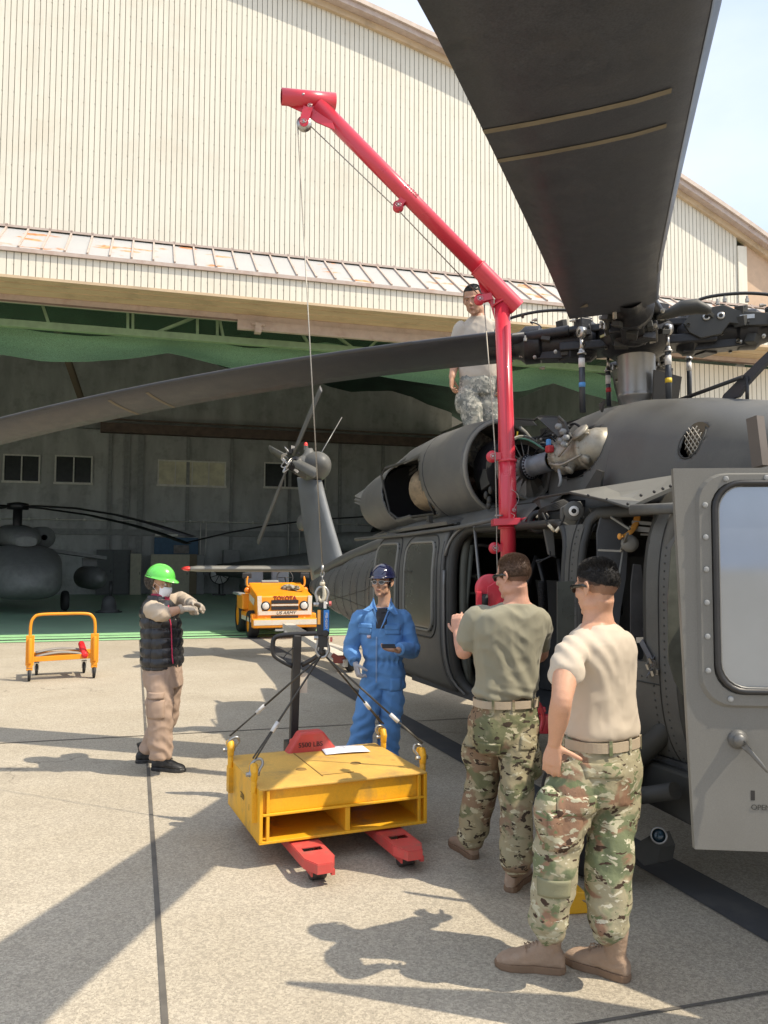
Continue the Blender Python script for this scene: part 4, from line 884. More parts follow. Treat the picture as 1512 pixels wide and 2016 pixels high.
def hubarm(d, seed):
    rnd = random.Random(seed); s = V((-d.y, d.x, 0)); z = V((0, 0, 1)); q0 = V((0, 0, HZ))
    T = lambda u, v, w_: q0 + d * u + s * v + z * w_
    b = MB(); b.lathe(T(.30, 0, -.01), d, [(0, .13), (.05, .165), (.12, .17), (.16, .13), (.2, .115), (.42, .115), (.44, .15), (.56, .155), (.60, .12), (.66, .10), (.86, .11)], 28); b.bar(T(.34, 0, -.13), T(.78, 0, -.11), .16, .07); b.box(T(.5, .06, -.14), (.16, .12, .06))
    b.bar(T(.78, 0, -.01), T(1.12, 0, -.01), .20, .10); o = b.build('spindle', HUBM, hub, bevel=.006)
    b = MB()    # pitch horn with lightening holes shown as rings
    b.prism([(.34, .02), (.40, .11), (.62, .14), (.72, .09), (1.0, .04), (1.03, -.04), (.80, -.03), (.66, 0), (.60, -.08), (.46, -.10), (.38, -.05)], T(0, -.20, .0), d, z, s * .04)
    b.bar(T(.95, -.22, 0), T(.95, -.05, 0), .05, .06); b.build('pitch_horn', ODD, hub, bevel=.005)
    b = MB()
    for u in (.50, .60): b.lathe(T(u, -.205, .055), -s, [(0, .016), (.004, .028), (.008, .028), (.008, .016)], 14)
    b.box(T(.78, -.204, .035), (.10, .004, .03), Matrix((d, s, z)).transposed()); b.build('horn_ring', STEEL, hub)
    b = MB(); b.tube([T(.98, .10, .02), T(.5, .17, .04)], .042, 14); b.tube([T(.7, .14, .03), T(.34, .19, .05)], .030, 14); b.box(T(.4, .18, .05), (.11, .09, .13)); b.build('lag_damper', HUBM, hub, bevel=.006)
    b = MB()
    b.tube(smoothpath([T(1.12, -.02, .04), T(1.10, -.02, .16), T(1.0, -.02, .23), T(.75, -.02, .27), T(.48, -.02, .25), T(.38, -.02, .15)], 6), .013, 8)
    for k in range(9):
        p0 = T(rnd.uniform(.25, .95), rnd.uniform(-.16, .16), rnd.uniform(.0, .13)); pts = [p0]
        for j in range(3): p0 = p0 + V((rnd.uniform(-.09, .09), rnd.uniform(-.09, .09), rnd.uniform(-.04, .05))); pts.append(p0)
        b.tube(smoothpath(pts, 4), .006, 5)
    b.build('hub_hose', BLACKP, hub)
    b = MB()
    for k in range(32):
        p0 = T(rnd.uniform(.16, 1.1), rnd.choice((-1, 1)) * rnd.uniform(.06, .24), rnd.uniform(-.16, .17)); dd = rnd.choice((s, -s, z, d))
        b.lathe(p0, dd, [(0, .014), (.026, .014), (.026, .008), (.045, .008), (.045, 0)], 8, sm=False)
    b.tube([T(1.02, -.10, -.14), T(1.02, -.10, .12)], .014, 8); b.tube([T(1.02, -.10, .12), T(1.02, -.10, .16)], .022, 8); b.build('hub_bolt', mat('dull_bolt', (.36, .34, .30), .4, metal=.6, var=.4, vs=40), hub)
    b = MB()
    for k in range(13):
        p0 = T(rnd.uniform(.22, 1.02), rnd.uniform(-.22, .22), rnd.uniform(-.17, .14)); b.box(p0, (rnd.uniform(.04, .10), rnd.uniform(.04, .08), rnd.uniform(.03, .09)), (rnd.uniform(-.3, .3), rnd.uniform(-.3, .3), rnd.uniform(0, 3)))
    b.build('hub_fitting', ODD, hub, bevel=.004)
for i, d in enumerate((dN, dL, dF, dR)): hubarm(d, 20 + i)
b = MB(); p = hr(1340, 610, .35); b.loft([[p + dR * u + V((0, 0, 1)) * (h_ * math.sin(t) + zz) + V((-dR.y, dR.x, 0)) * (h_ * 1.4 * math.cos(t)) for t in [2 * PI * i / 14 for i in range(14)]] for u, h_, zz in ((-.15, .012, -.04), (-.08, .035, -.02), (.0, .05, .01), (.10, .05, .015), (.16, .035, -.01), (.19, .02, -.02))]); b.build('damper_cover', ODD, hub)
# pitch links with tape bands
def link_rod(px, ytop, ybot, D, r_, tape):
    A_, B_ = hd(px, ytop, D), hd(px + 2, ybot, D); 
    b = MB(); b.tube([A_, B_], r_, 14); o = b.build('pitch_link', RODG, hub)
    b = MB(); b.tube([A_ + V((0, 0, .10)), A_], [r_ * .6, r_ * .6], 10); b.lathe(A_ + V((0, 0, .14)), V((0, 1, 0)), [(-.02, .018), (-.02, .042), (.02, .042), (.02, .018)], 18); b.lathe(A_ - V((0, 0, .03)), (0, 0, 1), [(0, r_ * 1.05), (0, r_ * 1.5), (.012, r_ * 1.5), (.012, r_ * 1.1), (.04, r_ * .9)], 16); b.build('rod_end', STEEL, o)
    b = MB(); b.tube([A_ - V((0, 0, .06)), A_ - V((0, 0, .13))], r_ * 1.06, 14); b.build('tag', TAGW, o)
    if tape: m_ = A_.lerp(B_, .52); b = MB(); b.tube([m_, m_ - V((0, 0, .035))], r_ * 1.1, 14); b.build('tape_band', tape, o)
link_rod(1145, 690, 812, 6.05, .023, TAPEB); link_rod(1197, 725, 800, 6.5, .020, TAPER); link_rod(1315, 685, 800, 5.95, .023, TAPEY); link_rod(1356, 700, 800, 6.6, .020, None)
# dark flap, rod and wire cutter behind the fairing
b = MB(); q = [hr(1283, 795, .0), hr(1286, 728, .0), hr(1340, 742, -.25), hr(1332, 795, -.25)]; b.face(q); o = b.build('access_flap', mat('brown_olive_flap', (.05, .045, .038), .6), heli, norm=False); solid(o, .015)
b = MB(); b.tube([hr(1325, 792, .15), hr(1462, 742, .1)], .014, 8); b.tube([hr(1471, 742, .08), hr(1471, 795, .08)], .012, 8); b.build('cutter_stay', BLACKP, heli)
b = MB(); o0 = hr(1440, 792, .06)
q = [hr(x, y, .06) for x, y in ((1422, 792), (1427, 778), (1460, 745), (1512, 695), (1545, 665), (1550, 690), (1512, 715), (1472, 758), (1455, 782), (1440, 786), (1460, 785), (1468, 794))]
a_ = [b.bm.verts.new(p) for p in q]; b._f(a_); o = b.build('wire_cutter', BLD, heli, norm=False); solid(o, .03, 0)

# ---- rotor blades
def rotor_blade(d, pitch, droop, stripes, chord=.56, R1=8.1, name='rotor_blade', shift=0.0, grow_=0.0):
    s = V((-d.y, d.x, 0))                     # leading-edge side (counter-clockwise from above)
    zf = lambda t: -(droop[0] * t + droop[1] * t * t) if len(droop) < 3 else -(droop[2] * min(t, 5) ** 3 + .2 * max(0, t - 5))
    prof = [(.5, 0), (.46, .022), (.36, .036), (.2, .042), (0, .040), (-.25, .026), (-.5, .003), (-.5, -.003), (-.25, -.018), (0, -.028), (.2, -.032), (.36, -.028), (.46, -.016)]
    def sect(t):
        ch = chord; off = 0
        if t < .99: ch = chord * .45; off = .08
        ex = grow_ * max(0, min(1, (t - 2) / 2.6)); ch += ex; off += ex / 2
        if t > 7.6: off = -(t - 7.6) * .5; ch = chord * (1 - (t - 7.6) * .5)
        ti = max(0.6, 1 - (1.25 - t) * 0) ; pt = pitch - (t - 1) * .012; q = V((0, 0, HZ + zf(t))) + d * t + s * (shift * max(0, 1 - max(0, t - 1) / 3.8))
        c_, s_ = math.cos(pt), math.sin(pt)
        return [q + s * ((u * ch + off) * c_ - v * ti * s_) + V((0, 0, (u * ch + off) * s_ + v * ti * c_)) for u, v in prof]
    ts = [.85, .985, 1.0, 1.1, 1.24] + [1.5 + .25 * i for i in range(25)] + [7.65, 7.8, 7.95, R1]
    b = MB(); b.loft([sect(t) for t in ts]); o = b.build(name, BLD, heli)
    b = MB()                                 # light erosion strip on the leading edge
    rings = [[sect(t)[i] * 1.0 for i in (1, 0, 12)] for t in ts[6:]]
    rings = [[p + s * .004 for p in r_] for r_ in rings]
    b.loft(rings, caps=False, ringclosed=False); b.build('leading_edge_strip', mat('worn_leading_edge', (.05, .05, .052), .35, metal=.3, var=.2), o)
    for t in stripes:
        b = MB(); A_, B_ = sect(t), sect(t + .034)
        for idx in ((6, 7, 8, 9, 10, 11), (6, 5, 4, 3, 2)):
            up = -1 if idx[1] == 7 else 1
            for i, j in zip(idx, idx[1:]): b.face([A_[i] + V((0, 0, up * .003)), A_[j] + V((0, 0, up * .003)), B_[j] + V((0, 0, up * .003)), B_[i] + V((0, 0, up * .003))], True)
        b.build('chord_stripe', BSTR, o)
    return o, sect
# measured droop; the near blade passes just over the camera
bn, sN = rotor_blade(dN, .13, (.06, .0075), (3.86, 4.12), chord=.585, shift=-.11, grow_=.085)
bl, sL = rotor_blade(dL, .20, (.0, .0137), (4.25, 4.65))
rotor_blade(dF, .14, (.0, .010), ()); rotor_blade(dR, .14, (.0, .010), ())
b = MB(); q = sN(1.32); b.face([q[8] + V((0, 0, -.006)), q[8] * .6 + q[7] * .4 + V((0, 0, -.006)), sN(1.42)[8] + V((0, 0, -.006))]); 
b.build('worn_patch', BSTR, bn)

# ---- tail: pylon, gearbox, tail rotor, stabilator
def ring_fin(px, py, r0, ch, th, z=None, n=20):
    c = hr(px, py, 0)
    return c
lead = [hr(735, 1125, 0), hr(676, 1113, 0), hr(651, 1030, 0), hr(636, 975, 0), hr(628, 945, 0)]
tr = [hr(632, 1150, 0), hr(615, 1105, 0), hr(604, 1030, 0), hr(597, 975, 0), hr(594, 940, 0)]
lead[0].z = 1.35; lead[0].x = 6.6; tr[0].x = 8.7; tr[0].z = 1.2
rings = []
for A_, B_ in zip(lead, tr):
    B_ = V((max(B_.x, A_.x + .75), 0, B_.z)); m_ = (A_ + B_) / 2; h_ = (B_ - A_) / 2; th = .19
    rings.append([m_ - h_ * math.cos(t) + V((0, th * abs(math.sin(t)) ** .8 * (1 if math.sin(t) > 0 else -1) * (1 - .35 * (-math.cos(t) * -1 + 1) / 2), 0)) for t in [2 * PI * i / 24 for i in range(24)]])
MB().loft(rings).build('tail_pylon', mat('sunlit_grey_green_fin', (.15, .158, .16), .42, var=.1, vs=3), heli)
gc = hr(620, 920, .0)
b = MB(); b.ball(gc, (.5, .27, .27), 26, M=Matrix.Rotation(.10, 3, 'Y')); b.lathe(gc, (0, 1, 0), [(0, .22), (.25, .20), (.36, .13), (.42, .10), (.42, 0)], 24); b.lathe(gc + V((.05, .1, .20)), (0, 0, 1), [(0, .14), (.05, .10), (.14, .07), (.15, 0)], 18); b.build('tail_gearbox_fairing', OD, heli)
b = MB(); b.ball(hr(600, 1028, 0) + V((.1, 0, 0)), (.28, .11, .16), 16); b.build('fin_bulge', OD, heli)
b = MB(); b.lathe(hr(602, 886, .05), (0, 0, 1), [(0, .04), (.07, .04), (.075, .045), (.075, 0)], 16); b.build('beacon_base', SILV, heli)
b = MB(); b.lathe(hr(602, 879, .05), (0, 0, 1), [(0, .035), (.05, .035), (.075, .02), (.08, 0)], 14); b.build('beacon_lens', REDL, heli)
b = MB(); b.tube([hr(630, 896, 0), hr(673, 822, -.6)], .010, 6); b.build('whip_antenna', SILV, heli)
tw = hr(572, 906, .78)
b = MB(); b.lathe(gc + V((0, .3, 0)), tw - gc - V((0, .3, 0)), [(0, .09), (.15, .07), (.3, .06), (.42, .13), (.48, .14), (.5, .05), (.5, 0)], 20)
rnd = random.Random(5)
for k in range(22):
    t = rnd.uniform(0, 2 * PI); r_ = rnd.uniform(.08, .2); b.box(tw + V((r_ * math.cos(t), rnd.uniform(-.1, .05), r_ * math.sin(t))), (rnd.uniform(.03, .09), rnd.uniform(.03, .08), rnd.uniform(.03, .07)), (rnd.uniform(0, 2), rnd.uniform(0, 2), 0))
th_ = b.build('tail_rotor_hub', HUBM, heli)
b = MB()
for k in range(10):
    t = rnd.uniform(0, 2 * PI); p0 = tw + V((.14 * math.cos(t), .02, .14 * math.sin(t))); p1 = tw + V((.14 * math.cos(t + 1.2), .04, .14 * math.sin(t + 1.2))); b.tube(smoothpath([p0, (p0 + p1) / 2 + ((p0 + p1) / 2 - tw) * .8 + V((0, .05, 0)), p1], 6), .010, 5)
b.build('hub_cable', STEEL, th_)
def trb(tipx, tipy, rt, ch, midr=0.0):
    tip = hr(tipx, tipy, rt); d = (tip - tw).normalized(); x, y, _ = frame_from(d, V((0, 1, 0))); L_ = (tip - tw).length
    prof = [(.5, 0), (.3, .015), (0, .018), (-.5, 0), (0, -.014), (.3, -.012)]; rings = []
    for u, k in ((.08, .35), (.2, .35), (.28, .9), (.7, 1.0), (.97, .95), (1.0, .8)):
        q = tw + d * (L_ * u); rings.append([q + x * (a * ch * k) + y * (c * (1.2 if u < .25 else 1)) for a, c in prof])
    MB().loft(rings).build('tail_rotor_blade', OD, th_)
trb(632, 765, .62, .19); trb(508, 1068, .95, .17)
for (dx, dz, L_) in ((1, .25, 1.5), (-1, -.25, 1.5)):
    d = V((dx, .0, dz)).normalized(); x, y, _ = frame_from(d, V((0, 1, 0))); rings = []
    for u, k in ((.08, .35), (.2, .35), (.28, .9), (.97, .95), (1.0, .8)):
        q = tw + d * (L_ * u); rings.append([q + (x * .9 + y * .3) * (a * .18 * k) + y * c for a, c in [(.5, 0), (.3, .015), (0, .018), (-.5, 0), (0, -.014), (.3, -.012)]])
    MB().loft(rings).build('tail_rotor_blade', OD, th_)
# stabilator
sa, sz = 9.25, 1.56
def stab(y, ch, th): return [V((sa - ch * .35 + ch * (1 - math.cos(t)) / 2, y, sz + th * math.sin(t) * (.6 + .4 * math.cos(t)) * .5 + .0)) for t in [2 * PI * i / 20 for i in range(20)]]
b = MB(); b.loft([stab(y, c, t) for y, c, t in ((-2.15, .62, .10), (-2.0, .74, .15), (0, .95, .17), (2.0, .74, .15), (2.15, .62, .10))]); st = b.build('stabilator', ODL, heli)
b = MB(); b.loft([stab(y, c, t) for y, c, t in ((2.15, .60, .13), (2.22, .45, .10), (2.25, .3, .05))]); b.build('stabilator_tip', REDL, st)
b = MB(); b.tube([(6.2, 0, 1.0), (6.7, 0, .6), (6.85, 0, .3)], .05, 10); b.lathe((6.85, -.06, .205), (0, 1, 0), [(0, .05), (0, .17), (.03, .2), (.09, .2), (.12, .17), (.12, .05)], 24); b.build('tail_wheel', RUBB, heli)

# ---- main landing gear by the soldiers' legs, and nose-side details
wc = V((-1.28, 1.42, .33))
b = MB(); b.lathe(wc - V((0, .12, 0)), (0, 1, 0), [(0, .16), (0, .25), (.03, .31), (.08, .33), (.16, .33), (.21, .31), (.24, .25), (.24, .16)], 40); mw = b.build('main_wheel', RUBB, heli)
b = MB(); b.lathe(wc - V((0, .09, 0)), (0, 1, 0), [(0, 0), (0, .16), (.05, .15), (.16, .12), (.19, .06), (.19, 0)], 24); b.build('rim', ODL, mw)
b = MB(); b.tube([wc + V((0, -.1, 0)), wc + V((.05, -.45, .22)), (-1.3, .7, .5)], [.07, .08, .09], 12); b.tube([(-1.75, 1.2, .55), wc + V((0, -.16, .05))], .045, 10); b.tube([(-1.7, 1.0, 1.0), wc + V((0, -.2, .15))], .06, 12); b.build('landing_gear_strut', ODD, heli)
b = MB(); c = hd(1297, 1645, 4.35); q = [hd(x, y, 4.4) for x, y in ((1244, 1680), (1262, 1655), (1288, 1640), (1300, 1668), (1294, 1698), (1268, 1704))]; b.loft([q, [p + V((0, -.10, .0)) for p in q]], sm=False); b.build('gear_step', ODD, heli)
dvv = (hd(1297, 1645, 4.2) - hd(1297, 1645, 4.4)).normalized()
b = MB(); b.lathe(c, dvv, [(-.02, .044), (.03, .044), (.035, .038), (.03, .034)], 20); b.build('lamp_rim', SHAFT, heli)
b = MB(); b.lathe(c, dvv, [(0, .036), (.01, .036), (.02, .02), (.022, 0)], 18); b.build('lamp_glass', mat('blue_lamp_glass', (.015, .035, .05), .1, var=.6, vs=60), heli)

# ---- cockpit door swung open towards the camera
fe_t, fe_b = V((1325, 922)), V((1368, 1672))
dE = P(1345, 1200, 2.93); dE.z = 0
hg = HM + HAX * -3.38 + HSX * .92; dh = (hg - dE); dh.z = 0; dh.normalize()
dn = V((dh.y, -dh.x, 0))                     # faces the camera
if dn.y > 0: dn = -dn
def dpt(px, py): return PL(px, py, dE, dn)
droot = empty('open_cockpit_door', (dE.x, dE.y, 0), 0); droot.name = 'cockpit_door'
droot.parent = heli; droot.matrix_parent_inverse = heli.matrix_basis.inverted() if False else Matrix.Identity(4)
def dl(px, py, o=0.0):                        # pixel on the door plane -> helicopter coords
    p = dpt(px, py) + dn * o - HM; return V((p.dot(HAX), p.dot(HSX), p.z))
droot.location = (0, 0, 0)
TLp, BLp = dl(1325, 922), dl(1368, 1672)
wdth = 1.12; rh = (dl(1500, 1300) - dl(1350, 1300)); rh.z = 0; rh.normalize()
TRp = TLp + rh * 1.10 + V((0, 0, .02)); BRp = BLp + rh * 1.08 + V((0, 0, 0))
wl = [dl(x, y) for x, y in ((1425, 990), (1442, 965), (1475, 958), (1512, 955))]
wx0, wx1 = (dl(1416, 1100) - TLp).dot(rh), 1.0
zt, zb = dl(1470, 957).z, dl(1470, 1352).z
def D2(u, z, o=0.0): nn = V((dn.dot(HAX), dn.dot(HSX), 0)); q = TLp + rh * u; return V((q.x, q.y, z)) + nn * o
# door skin with a hole: outer outline + inner outline bridged
lean = (BLp - TLp).dot(rh)
def eL(z): t = (TLp.z - z) / (TLp.z - BLp.z); return lean * t
inner = [(wx0 + x, y) for x, y in rrect(wx1 - wx0, zt - zb, .09, 6, (wx1 - wx0) / 2, (zt + zb) / 2)]
def outer_pt(x, z):                           # radial projection to the outer outline
    cx, cz = (wx0 + wx1) / 2, (zt + zb) / 2; dx, dz = x - cx, z - cz; best = 9
    for k in range(1, 400):
        s = 1 + k * .01; X, Z = cx + dx * s, cz + dz * s
        if Z > TLp.z or Z < BLp.z or X > 1.10 or X < eL(Z): return (min(max(X, eL(min(max(Z, BLp.z), TLp.z))), 1.10), min(max(Z, BLp.z), TLp.z))
    return (X, Z)
inn2 = []
for i in range(len(inner)):
    p, q = inner[i], inner[(i + 1) % len(inner)]; m_ = max(1, int(math.hypot(p[0] - q[0], p[1] - q[1]) / .05))
    for j in range(m_): inn2.append((p[0] + (q[0] - p[0]) * j / m_, p[1] + (q[1] - p[1]) * j / m_))
out2 = [outer_pt(*p) for p in inn2]
cor = [(eL(TLp.z), TLp.z), (eL(BLp.z), BLp.z), (1.10, BLp.z), (1.10, TLp.z)]
for c in cor:
    k = min(range(len(out2)), key=lambda i: math.hypot(out2[i][0] - c[0], out2[i][1] - c[1])); out2[k] = c
def bl_(t, d=0.0): return [D2(a[0] + (b2[0] - a[0]) * t, a[1] + (b2[1] - a[1]) * t, d) for a, b2 in zip(inn2, out2)]
def grow(g, d=0.0): cx, cz = (wx0 + wx1) / 2, (zt + zb) / 2; hw, hh = (wx1 - wx0) / 2, (zt - zb) / 2; return [D2(cx + (a - cx) * (1 + g * .85 / hw), cz + (z - cz) * (1 + g * (.5 if z > cz else .78) / hh), d) for a, z in inn2]
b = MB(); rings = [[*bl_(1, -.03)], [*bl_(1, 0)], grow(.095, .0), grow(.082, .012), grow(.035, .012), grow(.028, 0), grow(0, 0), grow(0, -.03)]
b.loft(rings, closed=True, sm=False); door = b.build('door_skin', mat('sky_lit_olive_door', (.165, .163, .15), .5, var=.07, vs=2, dirt=(.14, .135, .12), ds=3, da=.4, fine=.06, fs=240, bump=.04, bs=5, spec=.35), droot)  # hull olive, lightened to hold the sky light on the door
b = MB(); pts = grow(.018, .010); b.tube(pts, [(.011, .014)] * len(pts), 8, closed=True); b.build('window_seal', BLACKP, droot)
b = MB(); pts = grow(.004, .012); b.tube(pts, .0035, 6, closed=True); b.build('seal_bead', SILV, droot)
b = MB(); pg = grow(.01, -.004); b._f([b.bm.verts.new(p) for p in pg]); o = b.build('window_pane', GLASF, droot); solid(o, .006)
b = MB(); bolts = grow(.058, .012); acc = 0; last = bolts[0]; nn = V((dn.dot(HAX), dn.dot(HSX), 0))
for p in bolts[1:]:
    acc += (p - last).length; last = p
    if acc > .115: b.lathe(p, nn, [(0, .008), (.0015, .0105), (.004, .010), (.006, .005), (.006, 0)], 10, sm=False); acc = 0
b.build('window_screw', GREYM, droot)
hc = dl(1452, 1455, .0)
b = MB(); b.lathe(hc, nn, [(0, .034), (.006, .034), (.012, .026), (.022, .022), (.032, .018), (.034, 0)], 24, up=V((0, 0, 1))); tipo = dl(1498, 1510, .03); b.loft([[hc + nn * .026 + V((0, 0, 1)) * (r_ * math.sin(t)) + rh * (r_ * .9 * math.cos(t)) for t in [2 * PI * i / 10 for i in range(10)]] if u == 0 else [hc.lerp(tipo, u) + nn * .03 + V((0, 0, 1)) * (r_ * math.sin(t)) + nn * (r_ * .5 * math.cos(t)) for t in [2 * PI * i / 10 for i in range(10)]] for u, r_ in ((0, .016), (.35, .014), (.8, .011), (1, .007))]); b.build('door_handle', mat('worn_handle_grey', (.13, .13, .125), .4, metal=.3), droot)
b = MB(); q = dl(1482, 1566, .0008); b.face([q + rh * -.007 + V((0, 0, .017)), q + rh * .007 + V((0, 0, .017)), q + rh * .007 - V((0, 0, .017)), q - rh * .007 - V((0, 0, .017))]); b.build('key_slot', BLACKP, droot, norm=False)
text('OPEN', .026, dl(1498, 1590, .0015), rh, (0, 0, 1), mat('faded_stencil', (.045, .045, .04), .7), droot, ext=.0004)
b = MB(); b.box(hr(1492, 870, .84), (.07, .05, .26), (0, .12, 0)); b.build('mirror_post', mat('brown_grey_post', (.13, .11, .095), .6), heli)
# front interior: dark pilot seat shapes filling the cockpit
b = MB(); b.box((-2.2, .5, 1.2), (.15, .5, 1.0)); b.box((-2.4, .5, .85), (.5, .5, .12)); b.box((-2.2, -.5, 1.2), (.15, .5, 1.0)); b.build('pilot_seat', mat('seat_fabric_dark2', (.03, .03, .032), .9), heli, bevel=.04)
# ================================================================ RED MAINTENANCE CRANE
STL2 = mat('galvanised_steel', (.36, .36, .35), .38, metal=.75, var=.2, vs=30, dirt=(.2, .18, .15), ds=30, da=.4)
WIREM = mat('wire_rope', (.30, .28, .24), .5, metal=.6, var=.3, vs=200)
CD = 5.95
crane = empty('maintenance_crane', (P(1003, 1330, CD).x, CD, .70), 0, 'red tubular crane bolted beside the helicopter engine with its arm raised to the upper left', 'crane')
co = V(crane.location)
def cp(px, py, D): return P(px, py, D) - co
DT = 5.55
def cd(px): return DT + (CD - DT) * (px - 560) / (1012 - 560)
pt0, pt1, pt2 = cp(1003, 1330, CD), cp(999, 900, CD), cp(988, 590, CD)
b = MB(); b.tube([pt0, pt1, pt2], .0575, 24); b.build('post', REDP, crane)
b = MB(); b.tube([cp(1001, 1042, CD), cp(999.5, 1000, CD), cp(998, 908, CD)], .0655, 24)
for py in (1042, 1034, 910): q = cp(999, py, CD); b.tube([q, q + V((0, 0, .02))], .070, 24)
b.build('post_sleeve', REDP, crane)
b = MB(); b.tube([cp(984, 1030, CD), cp(980, 700, CD)], .004, 5); b.bar(cp(997, 640, CD - .06), cp(1003, 1030, CD - .063), .016, .006, V((0, 1, 0))); b.build('weld_line', REDP, crane)
b0, b1 = cp(1018, 606, CD), cp(626, 206, cd(626)); bd = (b1 - b0).normalized()
b = MB(); b.tube([b0 + bd * .30, b1], .0575, 24); b.build('boom', REDP, crane)
b = MB(); b.tube([b0, b0 + bd * .42], .066, 24, caps=False); b.lathe(b0, bd, [(0, .066), (0, .055), (.12, .055)], 24); q = b0 + bd * .42; b.tube([q - bd * .01, q], .069, 24)
b.tube([pt2 + V((0, 0, -.02)) + (V((.064 * math.cos(t), .064 * math.sin(t), .0 + .03 * math.cos(t)))) for t in [2 * PI * i / 24 for i in range(24)]], .008, 6, closed=True)
b.build('boom_socket', REDP, crane)
hl, hr_ = cp(554, 190, cd(554)), cp(660, 200, cd(660))
b = MB(); hx = (hr_ - hl).normalized(); b.lathe(hl, hx, [(0, .050), (0, .0575), ((hr_ - hl).length, .0575), ((hr_ - hl).length, .050), ((hr_ - hl).length - .1, .05)], 28); b.lathe(hl, hx, [(.05, .05), (.05, 0)], 20); b.build('head_tube', REDP, crane)
def plate(pts, D, th, name, par=crane, m=REDP):
    b = MB(); q = [cp(x, y, D) for x, y in pts]; n = V((0, th, 0)); a = [b.bm.verts.new(p) for p in q]; c = [b.bm.verts.new(p + n) for p in q]; k = len(q); b._f(a); b._f(c[::-1])
    for i in range(k): b._f([a[i], c[i], c[(i + 1) % k], a[(i + 1) % k]])
    return b.build(name, m, par, bevel=.002)
plate([(557, 203), (598, 222), (622, 240), (660, 256), (652, 232), (622, 206)], cd(600), .012, 'gusset_plate')
plate([(936, 538), (958, 560), (972, 588), (974, 628), (966, 600), (948, 575)], CD, .012, 'gusset_plate')
def sheave(px, py, ax_, ay_, D, r_, m, name='pulley'):
    b = MB(); c = cp(px, py, D); b.lathe(c - V((0, .018, 0)), (0, 1, 0), [(0, 0), (0, r_), (.006, r_), (.012, r_ * .8), (.024, r_ * .8), (.030, r_), (.036, r_), (.036, 0)], 28); o = b.build(name, m, crane)
    a = cp(ax_, ay_, D); d = (a - c); x, y, _ = frame_from(d, V((0, 1, 0)))
    for s in (-.028, .024):
        b = MB(); w_ = r_ * .62; pr = [(-w_, d.length), (w_, d.length)] + [(w_ * math.cos(t), w_ * math.sin(t)) for t in [-PI * i / 10 for i in range(11)]]
        b.prism(pr, c + V((0, s, 0)), x, d.normalized(), V((0, .006, 0))); b.build('cheek_plate', REDP, o)
    b = MB(); b.tube([c - V((0, .045, 0)), c + V((0, .045, 0))], .008, 10); b.tube(arc(c - V((0, .042, 0)), .02, 0, 2 * PI, 14, (1, 0, 0), (0, .3, .95))[:-1], .0018, 5, closed=True); b.tube([c + V((-.02, -.044, .012)), c + V((.02, -.044, -.012))], .002, 5)
    b.build('pin', STEEL, o); return c
sh = sheave(599, 244, 607, 214, cd(600), .052, STEEL)
sheave(784, 407, 797, 390, cd(790), .040, REDP); sheave(944, 590, 968, 584, CD - .02, .040, REDP); sheave(969, 899, 985, 898, CD, .043, REDP); sheave(974, 1079, 990, 1079, CD, .043, REDP)
b = MB()
for (x, y, D, r_) in ((610, 207, cd(610) - .065, .014), (1012 - 22, 566, CD - .072, .017), (1003, 580, CD - .07, .012), (597, 185, cd(597) - .06, .007), (1012, 1004, CD - .07, .012), (1010, 1028, CD - .07, .012)):
    c = cp(x, y, D); b.tube(arc(c, r_, 0, 2 * PI, 16, (1, 0, 0), (0, .1, 1))[:-1], .002, 5, closed=True); b.ball(c, .006, 8)
b.tube(smoothpath([cp(1008, 964, CD - .068), cp(1018, 972, CD - .07), cp(1021, 985, CD - .07), cp(1012, 1000, CD - .07)], 6), .002, 5)
b.tube(smoothpath([cp(1006, 1010, CD - .068), cp(1013, 1015, CD - .07), cp(1008, 1025, CD - .07), cp(1012, 1030, CD - .07)], 6), .002, 5); b.build('lock_pin', STEEL, crane)
b = MB(); b.bar(cp(969, 1029, CD - .03), cp(1022, 1027, CD - .03), .15, .05); b.bar(cp(1018, 1028, CD - .02), cp(1056, 1022, 5.8), .06, .045); b.bar(cp(1020, 1032, CD - .03), cp(1054, 1028, 5.78), .03, .02); b.tube([cp(1040, 1020, 5.82), cp(1040, 1037, 5.82)], .008, 8); b.build('clamp_bracket', REDP, crane, bevel=.004)
b = MB(); b.tube([cp(974, 1015, CD - .05), cp(990, 1015, CD - .05)], .006, 8); b.build('bolt', STEEL, crane)
text('E-1708', .040, cp(811, 376, cd(800) - .058), (cp(830, 396, cd(830)) - cp(800, 366, cd(800))), V((.7, 0, .7)), mat('dark_red_marking', (.22, .02, .03), .6), crane, ext=.0008)
# winch
wc2 = cp(966, 1160, 5.75)
b = MB(); b.lathe(wc2 - V((.0, .05, 0)), (0, 1, 0), [(0, 0), (0, .098), (.01, .108), (.02, .104), (.03, .085), (.08, .085), (.09, .104), (.1, .108), (.11, .098), (.11, 0)], 36); b.box(wc2 + V((.07, .02, -.07)), (.16, .12, .17)); b.prism([(-.03, .02), (.06, .075), (.15, .075), (.15, -.16), (-.04, -.16)], wc2 - V((0, .06, 0)), (1, 0, 0), (0, 0, 1), (0, .012, 0)); b.build('winch', REDP, crane, bevel=.006)
b = MB(); b.box(cp(943, 1183, 5.68), (.042, .05, .13)); b.build('winch_motor', REDP, crane, bevel=.006)
b = MB(); b.lathe(cp(948, 1182, 5.68), (1, 0, 0), [(0, 0), (0, .045), (.04, .045), (.04, 0)], 20); b.lathe(wc2 + V((0, .11, 0)), (0, 1, 0), [(0, .06), (.02, 0)], 16); b.build('winch_knob', RUBB, crane)
